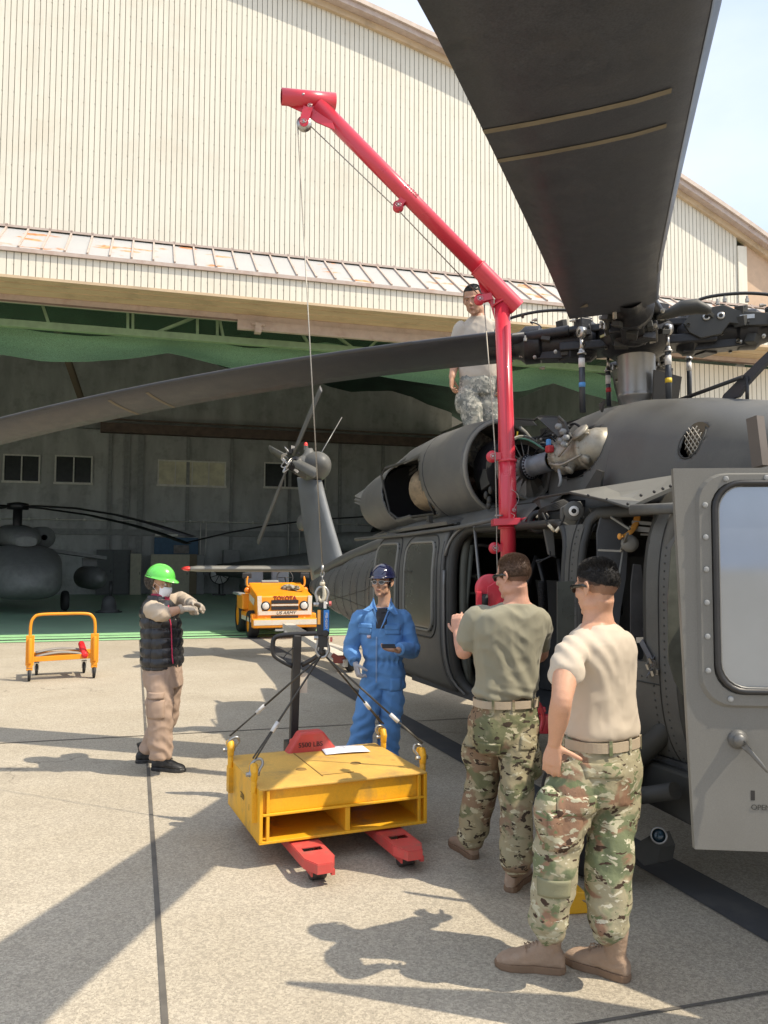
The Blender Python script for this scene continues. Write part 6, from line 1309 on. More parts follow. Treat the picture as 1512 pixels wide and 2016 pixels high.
# ================================================================ PEOPLE
def skinmat(name, c):
    m = mat(name, c, .52, var=.05, vs=9, bump=.06, bs=240, spec=.35, fine=.03, fs=200, bdist=.002); b = m.node_tree.nodes['Principled BSDF']
    b.inputs['Subsurface Weight'].default_value = .12; b.inputs['Subsurface Radius'].default_value = (.01, .004, .002); b.inputs['Subsurface Scale'].default_value = 1.0; return m
SK1 = skinmat('warm_skin', (.58, .33, .22)); SK2 = skinmat('fair_skin', (.56, .31, .22)); SK3 = skinmat('tan_skin', (.46, .26, .17)); SK4 = skinmat('light_skin', (.50, .30, .20))
TANS = mat('sand_tshirt', (.55, .475, .38), .85, var=.03, vs=3, bump=.25, bs=900, spec=.15, sheen=.15, bdist=.001)
GRNS = mat('tan_green_tshirt', (.275, .26, .19), .85, var=.04, vs=3, bump=.25, bs=900, spec=.15, sheen=.15, bdist=.001)
UTS = mat('pale_sand_tshirt', (.50, .45, .38), .85, var=.03, spec=.15)
BLU = mat('blue_coverall_cloth', (.115, .27, .54), .8, var=.06, vs=5, bump=.3, bs=420, spec=.2, sheen=.1, bdist=.0015)
BEI = mat('beige_work_trousers', (.37, .27, .205), .85, var=.05, vs=5, bump=.3, bs=500, spec=.15, bdist=.001)
BEIS = mat('beige_work_shirt', (.46, .38, .29), .85, var=.05, vs=5, spec=.15)
VST = mat('black_puffer_nylon', (.018, .018, .020), .33, var=.2, vs=20, spec=.55, bump=.25, bs=60)
BOOTM = mat('tan_suede_boot', (.34, .235, .16), .85, var=.14, vs=10, dirt=(.42, .33, .25), ds=14, da=.5, bump=.3, bs=120)
SOLEM = mat('tan_rubber_sole', (.20, .125, .075), .8, var=.15)
BLKB = mat('black_work_boot', (.022, .022, .022), .5, var=.3, vs=20, dirt=(.1, .09, .08), ds=20, da=.5)
BELT = mat('tan_webbing_belt', (.44, .36, .26), .8, var=.06, bump=.3, bs=300)
GLOVE = mat('grey_white_cotton_glove', (.42, .42, .44), .9, var=.12, vs=30, bump=.4, bs=300)
GLOVB = mat('soiled_beige_glove', (.36, .31, .25), .9, var=.35, vs=25, dirt=(.06, .05, .045), ds=22, da=.8)
LENS = mat('black_sunglass', (.01, .01, .011), .08, spec=.8)
CAMO1 = camo('multicam_cloth', [(0.340, 0.308, 0.206), ((0.163, 0.190, 0.110), 5.4, .50, 1, .05, (1, 1, 1.3)), ((0.263, 0.161, 0.107), 5.0, .54, 9, .05, (1, 1, 1.4)), ((0.456, 0.435, 0.317), 13, .58, 14, .015, (1, 1, 1.9)), ((0.157, 0.184, 0.098), 15, .59, 33, .015, (1, 1, 1.9)), ((0.065, 0.042, 0.031), 15, .605, 22, .010, (1, 1, 1.9)), ((0.565, 0.533, 0.415), 22, .64, 41, .01, (1, 1, 1.9))])
CAMO2 = camo('multicam_cloth_tan', [(0.292, 0.255, 0.160), ((0.147, 0.153, 0.084), 5.6, .51, 4, .06, (1, 1, 1.3)), ((0.219, 0.151, 0.098), 5.4, .53, 19, .06, (1, 1, 1.4)), ((0.412, 0.380, 0.264), 15, .60, 24, .015, (1, 1, 1.9)), ((0.052, 0.039, 0.028), 17, .59, 52, .010, (1, 1, 2.0))])
CAMO3 = camo('digital_grey_camo', [(.30, .30, .265), ((.19, .20, .185), 18, .50, 4, .01, (1, 1, 1)), ((.44, .43, .38), 22, .57, 9, .01, (1, 1, 1)), ((.13, .135, .125), 24, .64, 15, .01, (1, 1, 1))], digital=.012)

def lerp(a, b, t): return a + (b - a) * t
def limb(b, keys, seg=18, n=5, ball=True):
    """keys: [(point, radius | (rx, ry))]"""
    pts = [V(k[0]) for k in keys]; rs = [k[1] if isinstance(k[1], tuple) else (k[1], k[1]) for k in keys]
    P_ = smoothpath(pts, n); Rr = []
    for i in range(len(keys) - 1):
        for k in range(n): t = k / n; t = t * t * (3 - 2 * t); Rr.append((lerp(rs[i][0], rs[i + 1][0], t), lerp(rs[i][1], rs[i + 1][1], t)))
    Rr.append(rs[-1]); b.tube(P_, Rr, seg)
    if ball:
        for p, r in ((pts[0], rs[0]), (pts[-1], rs[-1])): b.ball(p, min(r) * .96, seg)
def torso(b, rings, n=36, e=2.4):
    """rings: (centre, side vector, forward vector, half width, half depth front, half depth back)"""
    R_ = []
    for c, s, f, w_, df, db in rings:
        pts = []
        for k in range(n):
            t = 2 * PI * k / n; cs, sn = math.cos(t), math.sin(t); d = df if sn > 0 else db
            pts.append(V(c) + V(s) * (math.copysign(abs(cs) ** (2 / e), cs) * w_) + V(f) * (math.copysign(abs(sn) ** (2 / e), sn) * d))
        R_.append(pts)
    # densify
    out = []
    for i in range(len(R_) - 1):
        for j in range(4):
            t = j / 4; p0 = R_[max(i - 1, 0)]; p1 = R_[i]; p2 = R_[i + 1]; p3 = R_[min(i + 2, len(R_) - 1)]
            out.append([.5 * ((2 * a1) + (a2 - a0) * t + (2 * a0 - 5 * a1 + 4 * a2 - a3) * t * t + (3 * a1 - a0 - 3 * a2 + a3) * t ** 3) for a0, a1, a2, a3 in zip(p0, p1, p2, p3)])
    out.append(R_[-1]); b.loft(out)
def organic(name, fn, mats, parent, voxel=.008, smooth=4, disp=None, **k):
    b = MB(); fn(b); o = b.build(name, mats, parent)
    m = o.modifiers.new('r', 'REMESH'); m.mode = 'VOXEL'; m.voxel_size = voxel; m.use_smooth_shade = True
    s = o.modifiers.new('s', 'SMOOTH'); s.iterations = smooth; s.factor = .5
    bake(o); me = o.data
    if disp:
        ns = [v.normal.copy() for v in me.vertices]
        for v, nn in zip(me.vertices, ns): v.co = v.co + disp(v.co, nn)
        me.update()
    for p in me.polygons: p.use_smooth = True
    me.materials.clear()
    for mm in (mats if isinstance(mats, (list, tuple)) else [mats]): me.materials.append(mm)
    if k: prop(o, **k)
    return o
def rn(p, s, off=0.0): return noise.noise(V((p.x * s[0] + off, p.y * s[1] + off * .7, p.z * s[2] - off)))
def ridge(p, s, off=0.0): return 1 - abs(rn(p, s, off)) * 2.2
def folds(amp=.006, zs=26, big=.008, seed=0.0, extra=None):
    def f(p, n):
        a = amp * ridge(p + V((0, 0, .05 * math.sin(p.x * 14 + p.y * 9))), (7, 7, zs), seed) + big * rn(p, (5, 5, 6), seed + 5) + amp * .5 * ridge(p, (22, 22, 14), seed + 9)
        if extra: a += extra(p)
        return n * a
    return f
def hand(b, wrist, d, n, side, curl=.5, sc=1.0, spread=.06, thumb=(.55, .75, .3), tcurl=.4):
    """d towards the fingers, n out of the palm, side=+1/-1 selects the thumb side"""
    wrist, d, n = V(wrist), V(d).normalized(), V(n); n = (n - d * n.dot(d)).normalized(); u = d.cross(n) * side
    T = lambda a, v, w_: wrist + d * (a * sc) + u * (v * sc) + n * (w_ * sc)
    rings = []
    for a, hw_, th in ((-.01, .024, .019), (.02, .030, .018), (.05, .038, .016), (.08, .040, .0135), (.094, .038, .011)):
        rings.append([T(a, hw_ * math.copysign(abs(math.cos(t)) ** .75, math.cos(t)), th * math.copysign(abs(math.sin(t)) ** .85, math.sin(t))) for t in [2 * PI * i / 20 for i in range(20)]])
    b.loft(rings)
    for k, (v, L_, r_) in enumerate(((.029, .070, .0088), (.010, .079, .0090), (-.010, .073, .0086), (-.0285, .057, .0078))):
        p = T(.086, v, 0); dd = (d + u * (spread * (1.5 - k))).normalized(); pts = [(p, r_ * 1.05 * sc)]; c = curl * (1 + .12 * k)
        for j, fr_ in enumerate((.42, .32, .26)):
            ang = c * (.7 + .35 * j) * (1 if j else .8); dd = (dd * math.cos(ang) + (n - dd * n.dot(dd)).normalized() * math.sin(ang)).normalized(); p = p + dd * (L_ * fr_ * sc); pts.append((p, r_ * (1, .93, .86)[j] * sc))
        limb(b, pts, 10, 3)
    tv = (d * thumb[0] + u * thumb[1] + n * thumb[2]).normalized(); p = T(.022, .026, .004); q = p + tv * (.038 * sc); t2 = (tv + (d * .6 + n * .5) * tcurl).normalized(); r3 = q + t2 * (.030 * sc); t3 = (t2 + (d * .3 + n * .5) * tcurl).normalized()
    limb(b, [(p, .0135 * sc), (q, .0108 * sc), (r3, .0102 * sc), (r3 + t3 * (.022 * sc), .0085 * sc)], 10, 3)
def headframe(c, yaw, pitch=0.0, roll=0.0):
    """yaw: direction the face looks, radians from +x ; returns matrix local(x right, y forward, z up)"""
    f = V((math.cos(yaw), math.sin(yaw), 0)); r = V((f.y, -f.x, 0)); M = Matrix((r, f, V((0, 0, 1)))).transposed(); M = M @ Matrix.Rotation(pitch, 3, 'X') @ Matrix.Rotation(roll, 3, 'Y'); M = M.to_4x4(); M.translation = V(c); return M
def head(b, M, sc=1.0, jaw=1.0):
    S = lambda x, y, z: M @ V((x * sc, y * sc, z * sc)); R3 = M.to_3x3()
    def bl(c, r): b.ball(S(*c), tuple(v * sc for v in r), 20, M=R3)
    bl((0, -.014, .034), (.0765, .098, .083)); bl((0, .022, -.028), (.060 * jaw, .066, .082)); bl((0, .030, -.072), (.050 * jaw, .050, .040)); bl((0, .070, -.099), (.020, .016, .016))
    for s in (-1, 1):
        bl((s * .040, .048, -.020), (.025, .030, .024)); bl((s * .045 * jaw, .0, -.065), (.016, .040, .028)); bl((s * .032, .074, .002), (.017, .013, .012)); bl((s * .011, .096, -.034), (.008, .009, .007))
        # ear
        er = [S(s * .078, -.004, .018), S(s * .087, -.018, .026), S(s * .090, -.030, .012), S(s * .088, -.028, -.010), S(s * .082, -.014, -.026), S(s * .078, -.004, -.032)]
        limb(b, [(p, .0058 * sc) for p in er], 8, 3); b.ball(S(s * .079, -.012, -.002), (.0055 * sc, .016 * sc, .024 * sc), 12, M=R3)
    bl((0, .073, .022), (.048, .020, .012)); limb(b, [(S(0, .084, .014), .0075 * sc), (S(0, .098, -.010), .0085 * sc), (S(0, .108, -.028), .0105 * sc)], 10, 3); bl((0, .100, -.034), (.011, .010, .008))
    bl((0, .086, -.058), (.023, .011, .0055)); bl((0, .084, -.068), (.020, .011, .0065))
def eyedisp(M, sc=1.0):
    Mi = M.inverted(); 
    def f(p, n):
        q = (Mi @ p) / sc; a = 0.0
        for s in (-1, 1):
            d2 = ((q.x - s * .032) / .016) ** 2 + ((q.z - .004) / .009) ** 2
            if q.y > .04: a -= .008 * math.exp(-d2)
        d2 = (q.x / .022) ** 2 + ((q.z + .0628) / .0022) ** 2
        if q.y > .05: a -= .0035 * math.exp(-d2)
        a += .0006 * rn(p, (90, 90, 90))
        return n * (a * sc)
    return f
def eyes(M, par, sc=1.0, iris=(.05, .03, .02)):
    IR = mat('dark_iris', iris, .2); WH = mat('eye_white', (.62, .58, .54), .25)
    for s in (-1, 1):
        b = MB(); b.ball(M @ V((s * .032, .0735, .003)) * 1.0, .0115 * sc, 14); o = b.build('eye', WH, par); b = MB(); b.ball(M @ V((s * .032 * sc, .0805 * sc, .003 * sc)), .0052 * sc, 10); b.build('iris', IR, o)
def brows_lips(M, par, hm, sc=1.0):
    b = MB()
    for s in (-1, 1): b.tube([M @ V((s * x * sc, y * sc, z * sc)) for x, y, z in ((.014, .0925, .019), (.030, .090, .024), (.046, .078, .020))], [(.0035 * sc, .0022 * sc)] * 3, 6)
    b.build('eyebrow', hm, par); LP = mat('lip_skin', (.38, .17, .13), .45)
    b = MB(); b.tube([M @ V((x * sc, y * sc, z * sc)) for x, y, z in ((-.020, .088, -.0630), (-.009, .0965, -.0605), (0, .0975, -.0618), (.009, .0965, -.0605), (.020, .088, -.0630))], [.0012 * sc, .003 * sc, .0032 * sc, .003 * sc, .0012 * sc], 8); b.tube([M @ V((x * sc, y * sc, z * sc)) for x, y, z in ((-.017, .088, -.0655), (0, .0955, -.0685), (.017, .088, -.0655))], [.0012 * sc, .0036 * sc, .0012 * sc], 8); b.build('lips', LP, par)
def hair(M, par, m, region, n=5000, L_=.014, comb=V((0, .3, .5)), cap=True, sc=1.0, seed=1, w_=.0011, lift=.004, rad=(.0765, .098, .083), capth=.42):
    """region(q)->(density 0..1, length factor) for q local point on the skull"""
    rnd = random.Random(seed); C = V((0, -.014, .034)); b = MB()
    R3 = M.to_3x3()
    if cap:
        seg, hh = 64, 40; g = {}
        for i in range(hh + 1):
            for k in range(seg):
                ph = PI * i / hh; t = 2 * PI * k / seg; d = V((math.sin(ph) * math.cos(t), math.sin(ph) * math.sin(t), math.cos(ph))); q = C + V((d.x * rad[0], d.y * rad[1], d.z * rad[2])); de, lf = region(q)
                off = -.006 + (lift * lf + .006) * min(1, de * 1.4) + .0022 * noise.noise(q * 90) * de; g[i, k] = (b.bm.verts.new(M @ ((q + d * off) * sc)), de)
        for i in range(hh):
            for k in range(seg):
                q4 = [g[i, k], g[i + 1, k], g[i + 1, (k + 1) % seg], g[i, (k + 1) % seg]]
                if sum(x[1] for x in q4) / 4 > capth: b._f([x[0] for x in q4], True)
    for _ in range(n):
        z = rnd.uniform(-.75, 1); t = rnd.uniform(0, 2 * PI); r_ = math.sqrt(max(0, 1 - z * z)); d = V((r_ * math.cos(t), r_ * math.sin(t), z)); q = C + V((d.x * rad[0], d.y * rad[1], d.z * rad[2])); de, lf = region(q)
        if rnd.random() > de: continue
        p = q + d * (lift * lf * .8 + .0005); dirn = (d * .8 + comb + V((rnd.uniform(-.4, .4), rnd.uniform(-.4, .4), rnd.uniform(-.2, .3)))).normalized(); sd = dirn.cross(V((rnd.uniform(-1, 1), rnd.uniform(-1, 1), rnd.uniform(-1, 1)))).normalized() * w_; ll = L_ * lf * rnd.uniform(.6, 1.2)
        a = [M @ (x * sc) for x in (p - sd, p + sd, p + dirn * ll * .6 + sd * .7 - d * ll * .05, p + dirn * ll - d * ll * .15, p + dirn * ll * .6 - sd * .7 - d * ll * .05)]
        b._f([b.bm.verts.new(x) for x in a])
    return b.build('hair', m, par, norm=False)
def boot(base, yaw, par, m=BOOTM, ms=SOLEM, sc=1.0, shaft=.24, lift=0.0, pitch=0.0, laces=True, shr=.050):
    """base: point on the ground under the ankle; yaw: toe direction"""
    M = Matrix.Translation(V(base)) @ Matrix.Rotation(yaw, 4, 'Z') @ Matrix.Rotation(-pitch, 4, 'Y'); S = lambda x, y, z: M @ V((x * sc, y * sc, z * sc + lift))
    def fn(b):
        rings = []
        for x, hw_, zt in ((-.078, .018, .06), (-.070, .030, .085), (-.04, .037, .105), (0, .038, .115), (.04, .038, .112), (.08, .043, .092), (.12, .049, .074), (.16, .050, .062), (.185, .042, .052), (.203, .026, .038), (.209, .010, .028)):
            zb = .018; rings.append([S(x, hw_ * math.copysign(abs(math.cos(t)) ** .7, math.cos(t)), (zb + zt) / 2 + (zt - zb) / 2 * math.copysign(abs(math.sin(t)) ** .8, math.sin(t))) for t in [2 * PI * i / 20 for i in range(20)]])
        b.loft(rings); limb(b, [(S(-.015, 0, .07), .040 * sc), (S(-.020, 0, .13), (.042 * sc, .046 * sc)), (S(-.025, 0, shaft), (shr * sc, shr * 1.05 * sc))], 18, 4, ball=False)
    o = organic('boot', fn, m, par, .006, 3, disp=lambda p, n: n * (.0018 * rn(p, (30, 30, 60)) + .0012 * ridge(p, (18, 18, 70), 3)))
    b = MB(); ol = [(-.082, .0), (-.078, .022), (-.06, .036), (-.02, .040), (.05, .038), (.10, .049), (.15, .053), (.19, .042), (.212, .018), (.216, 0)]; poly = ol + [(x, -y) for x, y in ol[::-1][1:-1]]
    rings = [[S(x * k, y * k, z) for x, y in poly] for z, k in ((.0, .97), (.006, 1.0), (.024, 1.0), (.030, .97))]; b.loft(rings, sm=False); b.build('sole', ms, o, bevel=.002)
    if laces:
        b = MB()
        for k in range(7):
            x = .085 - .018 * k; z = .094 + .004 * k if k < 3 else .108 + (k - 3) * .03; x = x if k < 3 else .036 - (k - 3) * .004
            b.tube([S(x, -.020, z), S(x + .006, 0, z + .012), S(x, .020, z)], .0022 * sc, 5)
        b.tube(smoothpath([S(.075, 0, .112), S(.088, .022, .10), S(.080, .038, .085)], 4), .0022 * sc, 5); b.build('laces', m, o)
    return o
def belt(name, ring, m, par, h_=.042, loops=(), lm=None):
    c, s, f, w_, df, db = ring; b = MB(); n = 48; rr = []
    for z, k in ((-h_ / 2, 0), (-h_ / 2, .006), (h_ / 2, .006), (h_ / 2, 0)):
        rr.append([V(c) + V((0, 0, z)) + V(s) * (math.copysign(abs(math.cos(t)) ** (2 / 2.4), math.cos(t)) * (w_ + k)) + V(f) * (math.copysign(abs(math.sin(t)) ** (2 / 2.4), math.sin(t)) * ((df if math.sin(t) > 0 else db) + k)) for t in [2 * PI * i / n for i in range(n)]])
    b.loft(rr, closed=True, sm=False); o = b.build(name, m, par)
    for a in loops:
        cs, sn = math.cos(a), math.sin(a); p = V(c) + V(s) * (math.copysign(abs(cs) ** (2 / 2.4), cs) * (w_ + .008)) + V(f) * (math.copysign(abs(sn) ** (2 / 2.4), sn) * ((df if sn > 0 else db) + .008)); nn = (V(s) * cs + V(f) * sn).normalized(); tt = nn.cross(V((0, 0, 1)))
        q = MB(); q.box(p, (.004, .014, .058), Matrix((nn, tt, V((0, 0, 1)))).transposed()); q.build('belt_loop', lm, o)
    return o
def patch(name, p0, x, y, w_, h_, m, par, surf, off=.004, th=.004, n=8, flap=False):
    """cloth patch following a surface object: corners sampled, snapped to the surface by ray cast"""
    x, y = V(x).normalized(), V(y).normalized(); nn = x.cross(y).normalized(); b = MB(); me = surf.data
    from mathutils.bvhtree import BVHTree
    if 'bvh' not in CACHE or CACHE['bvh'][0] != surf.name:
        CACHE['bvh'] = (surf.name, BVHTree.FromPolygons([v.co.copy() for v in me.vertices], [tuple(p.vertices) for p in me.polygons]))
    T = CACHE['bvh'][1]
    def fn(u, v):
        q = V(p0) + x * ((u - .5) * w_) + y * ((v - .5) * h_); hit = T.ray_cast(q + nn * .20, -nn, .5)
        if hit[0] is None:
            nr = T.find_nearest(q); return nr[0] + nn * off
        edge = min(u, 1 - u, v, 1 - v); return hit[0] + nn * (off if edge > .02 else off * .3)
    b.grid(fn, n, n); o = b.build(name, m, par, norm=False); solid(o, th, 0); return o
CACHE = {}

def glasses(M, par, m, fm, sc=1.0, tk=.009):
    b = MB()
    for s in (-1, 1):
        b.loft([[M @ V((s * (.033 + .024 * math.cos(t)) * sc, (.098 - .010 * (abs(.033 + .024 * math.cos(t)) / .05) ** 2 - k) * sc, (.002 + .016 * math.sin(t)) * sc)) for t in [2 * PI * i / 20 for i in range(20)]] for k in (0, .003)])
    o = b.build('sunglasses', m, par); b = MB()
    for s in (-1, 1):
        b.tube([M @ V((s * (.033 + .025 * math.cos(t)) * sc, (.099 - .010 * (abs(.033 + .024 * math.cos(t)) / .05) ** 2) * sc, (.002 + .017 * math.sin(t)) * sc)) for t in [2 * PI * i / 20 for i in range(20)]], .0022 * sc, 6, closed=True)
        b.tube([M @ V((s * x * sc, y * sc, z * sc)) for x, y, z in ((.057, .092, .008), (.076, .070, .010), (.086, .0, .014), (.087, -.028, .004))], [(.003 * sc, tk * sc), (.003 * sc, tk * sc), (.0025 * sc, tk * .7 * sc), (.002 * sc, .003 * sc)], 8)
    b.tube([M @ V((x * sc, .102 * sc, .006 * sc)) for x in (-.01, 0, .01)], .002 * sc, 6); b.build('frame', fm, o); return o

def person(nm, label, base):
    return empty('person', base, 0, label, 'person')
FD = lambda a: V((math.cos(a), math.sin(a), 0))

# ---------------------------------------------------------------- soldier in the sand T-shirt (front)
fa = G(1150, 1928); fa.z = 0; pA = person('', 'soldier in sand coloured t-shirt and camouflage trousers with hand on hip seen from behind', fa)
def A(px, py, D): return P(px, py, D) - fa
aT = R(128); fA = FD(aT); sA = V((fA.y, -fA.x, 0))       # facing away to the left
HA_ = headframe(A(1174, 1158, 3.50), R(180 - 54), R(-4))
nb = A(1178, 1226, 3.50)
shL, shR = A(1124, 1272, 3.36), A(1230, 1272, 3.62)
elL, wrL = A(1106, 1376, 3.22), A(1092, 1462, 3.33)
elR, wrR = A(1205, 1372, 3.78), A(1165, 1420, 3.80)
def bodyA(b):
    head(b, HA_, 1.0, 1.05); limb(b, [(HA_ @ V((0, -.022, -.035)), (.056, .060)), (nb + V((0, 0, .055)), .060), (nb - V((0, 0, .02)), (.072, .066))], 18, 4)
    torso(b, [(A(1182, 1450, 3.5), sA, fA, .14, .09, .09), (A(1178, 1350, 3.5), sA, fA, .15, .09, .10), (A(1178, 1268, 3.49), sA, fA, .15, .09, .09), (nb, sA, fA, .08, .05, .06)])
    limb(b, [(shL + V((.01, 0, -.02)), .045), (lerp(shL, elL, .5), (.053, .056)), (elL, .042), (lerp(elL, wrL, .35), .043), (wrL, (.027, .031))], 18, 5)
    limb(b, [(shR + V((-.02, 0, -.02)), .042), (elR, .042), (wrR, .028)], 14, 4)
    hand(b, wrL, V((-.12, .12, -1)), V((.3, .95, 0)), 1, curl=.35, thumb=(.25, .9, .1), tcurl=.1)
    hand(b, wrR, V((-.6, .3, -.1)), V((.3, .6, .5)), 1, curl=.7)
bA = organic('body', bodyA, SK1, pA, .0055, 3, disp=eyedisp(HA_))
HBK = mat('black_hair', (.012, .011, .011), .42, spec=.5, var=.3, vs=200); HBR = mat('brown_hair', (.14, .085, .055), .55, var=.3, vs=200); HGR = mat('grey_brown_hair', (.10, .085, .07), .55, var=.35, vs=90)
def ss(a, b_, x): t = max(0, min(1, (x - a) / (b_ - a))); return t * t * (3 - 2 * t)
def regA(q):
    hl_ = .055 if q.y > .045 else (.055 - (.045 - q.y) * .35); hl_ += .006 * noise.noise(q * 70); top = ss(hl_ - .012, hl_ + .014, q.z); lo = (.0 if q.y > -.02 else -.035) + (.05 if q.y > .04 else 0)
    side = ss(lo + .02, .075, q.z) * .50 if q.y < .05 else 0; return (max(top, side), .16 + .9 * ss(.060, .10, q.z))
hair(HA_, bA, HBK, regA, 30000, .016, V((0, .25, .35)), lift=.007, seed=2, w_=.0008, capth=.34)
stub = mat('shaved_hair', (.02, .018, .017), .8, alpha=.50, fine=.5, fs=900); stub2 = mat('shaved_hair_thin', (.03, .026, .024), .8, alpha=.30, fine=.5, fs=900)
def shell(zs, zb, yf):
    def g(q): w_ = .010 * noise.noise(q * 60); t = (q.y + .10) / .16; lim = zb + (zs - zb) * max(0, min(1, t)); return (1.0 if (q.z + w_ > lim and q.y < yf + w_) else 0.0, .5)
    return g
hair(HA_, bA, stub2, shell(.012, -.045, .045), 0, lift=.003, seed=3, capth=.5); hair(HA_, bA, stub, shell(.038, .0, .050), 0, lift=.0042, seed=3, capth=.5)
glasses(HA_, bA, LENS, LENS)
rA = [(A(1184, 1447, 3.5), sA, fA, .165, .115, .120), (A(1184, 1434, 3.5), sA, fA, .172, .125, .130), (A(1182, 1400, 3.5), sA, fA, .170, .120, .122), (A(1180, 1340, 3.5), sA, fA, .176, .115, .122), (A(1180, 1290, 3.49), sA, fA, .185, .112, .125), (A(1180, 1258, 3.49), sA, fA, .170, .100, .110), (A(1179, 1243, 3.49), sA, fA, .120, .080, .088), (nb + V((0, 0, -.006)), sA, fA, .074, .064, .070)]
def shirtA(b):
    torso(b, rA)
    q = lerp(shL, elL, .52); limb(b, [(shL + V((.09, .06, .012)), .055), (shL + V((.018, .01, -.018)), .062), (lerp(shL, q, .5), (.064, .060)), (q, (.070, .062)), (q + (q - shL) * .05, (.073, .064))], 22, 5, ball=False)
    q = lerp(shR, elR, .5); limb(b, [(shR + V((-.08, -.04, .01)), .055), (shR + V((-.02, 0, -.014)), .062), (q, (.066, .062))], 20, 5, ball=False)
def shA_extra(p):
    d = (p - (shL + V((.02, 0, -.02)))); a = 0.0
    if d.length < .24: a += .006 * math.sin((d.z * .55 + d.x * .9 + d.y * .2) * 95 + 2 * rn(p, (6, 6, 6))) * (1 - d.length / .24)
    a += .0030 * math.sin((p.z * .25 + p.x) * 55 + 3 * rn(p, (4, 4, 4))) * ss(.9, 1.2, p.z) * (1 - ss(1.2, 1.35, p.z)); return a
stA = organic('tshirt', shirtA, TANS, pA, .0075, 12, disp=folds(.0042, 9, .006, 3.0, shA_extra))
hipA = A(1184, 1490, 3.5); hpL, hpR = A(1140, 1505, 3.44), A(1214, 1508, 3.56)
knL, knR = A(1098, 1668, 3.38), A(1200, 1664, 3.44)
akL, akR = A(1080, 1826, 3.38), A(1196, 1830, 3.38)
def trA(b):
    torso(b, [(A(1184, 1446, 3.5), sA, fA, .158, .114, .114), (A(1184, 1475, 3.5), sA, fA, .170, .125, .130), (A(1182, 1520, 3.5), sA, fA, .182, .135, .150), (A(1180, 1570, 3.5), sA, fA, .165, .12, .14)])
    limb(b, [(hpL + V((0, 0, -.02)), (.10, .105)), (lerp(hpL, knL, .45), (.108, .108)), (knL, (.092, .092)), (lerp(knL, akL, .5), (.086, .09)), (akL + V((0, 0, .035)), (.074, .074)), (akL, (.060, .060))], 22, 5)
    limb(b, [(hpR + V((0, 0, -.02)), (.10, .105)), (lerp(hpR, knR, .45), (.108, .106)), (knR, (.094, .094)), (lerp(knR, akR, .5), (.090, .092)), (akR + V((0, 0, .035)), (.076, .076)), (akR, (.060, .060))], 22, 5)
    # cargo pockets stand out at the outer thighs
    c = lerp(hpL, knL, .62) + (-sA) * .085 + V((-.02, -.02, .02)); b.ball(c, (.055, .055, .115), 16); c = lerp(hpR, knR, .62) + sA * .085; b.ball(c, (.045, .05, .11), 16)
def trx(p): z = p.z; return .0045 * math.sin(z * 58 + p.x * 20 + 6 * rn(p, (9, 9, 3))) * (1 - ss(.22, .42, z)) + .0028 * math.sin((z + p.x * .9) * 40 + 6 * rn(p, (6, 6, 6))) * ss(.36, .5, z) * (1 - ss(.56, .8, z))
ptA = organic('trousers', trA, CAMO1, pA, .0075, 4, disp=folds(.005, 10, .011, 8.0, trx))
belt('belt', (A(1184, 1457, 3.5), sA, fA, .172, .127, .132), BELT, pA, .040, [-2.1, -1.55, -1.0, -.3, 2.7], CAMO1)
bx = sA; kk = (fA * -1)
patch('back_pocket', A(1160, 1510, 3.40) , sA, V((0, 0, 1)), .135, .055, CAMO1, ptA, ptA, .007, .005); 
patch('cargo_flap', lerp(hpL, knL, .42) + V((0, -.1, 0)), V((1, .12, 0)), V((.08, 0, 1)), .17, .075, CAMO1, ptA, ptA, .010, .006)
patch('knee_patch', lerp(knL, akL, .42) + V((-.01, -.1, 0)), V((1, .1, 0)), V((0, 0, 1)), .12, .07, mat('plain_khaki_patch', (.24, .235, .145), .85, var=.1, bump=.2, bs=300), ptA, ptA, .006, .005)
patch('cargo_pocket', lerp(hpL, knL, .72) + V((-.02, -.1, 0)), V((1, .12, 0)), V((.05, 0, 1)), .15, .15, CAMO1, ptA, ptA, .006, .005)
gL = G(1078, 1918) - fa; gL.z = 0; gR = G(1204, 1926) - fa; gR.z = 0
boot(gL + V((0, .03, 0)), R(168), pA); boot(gR + V((.005, .02, 0)), R(140), pA)

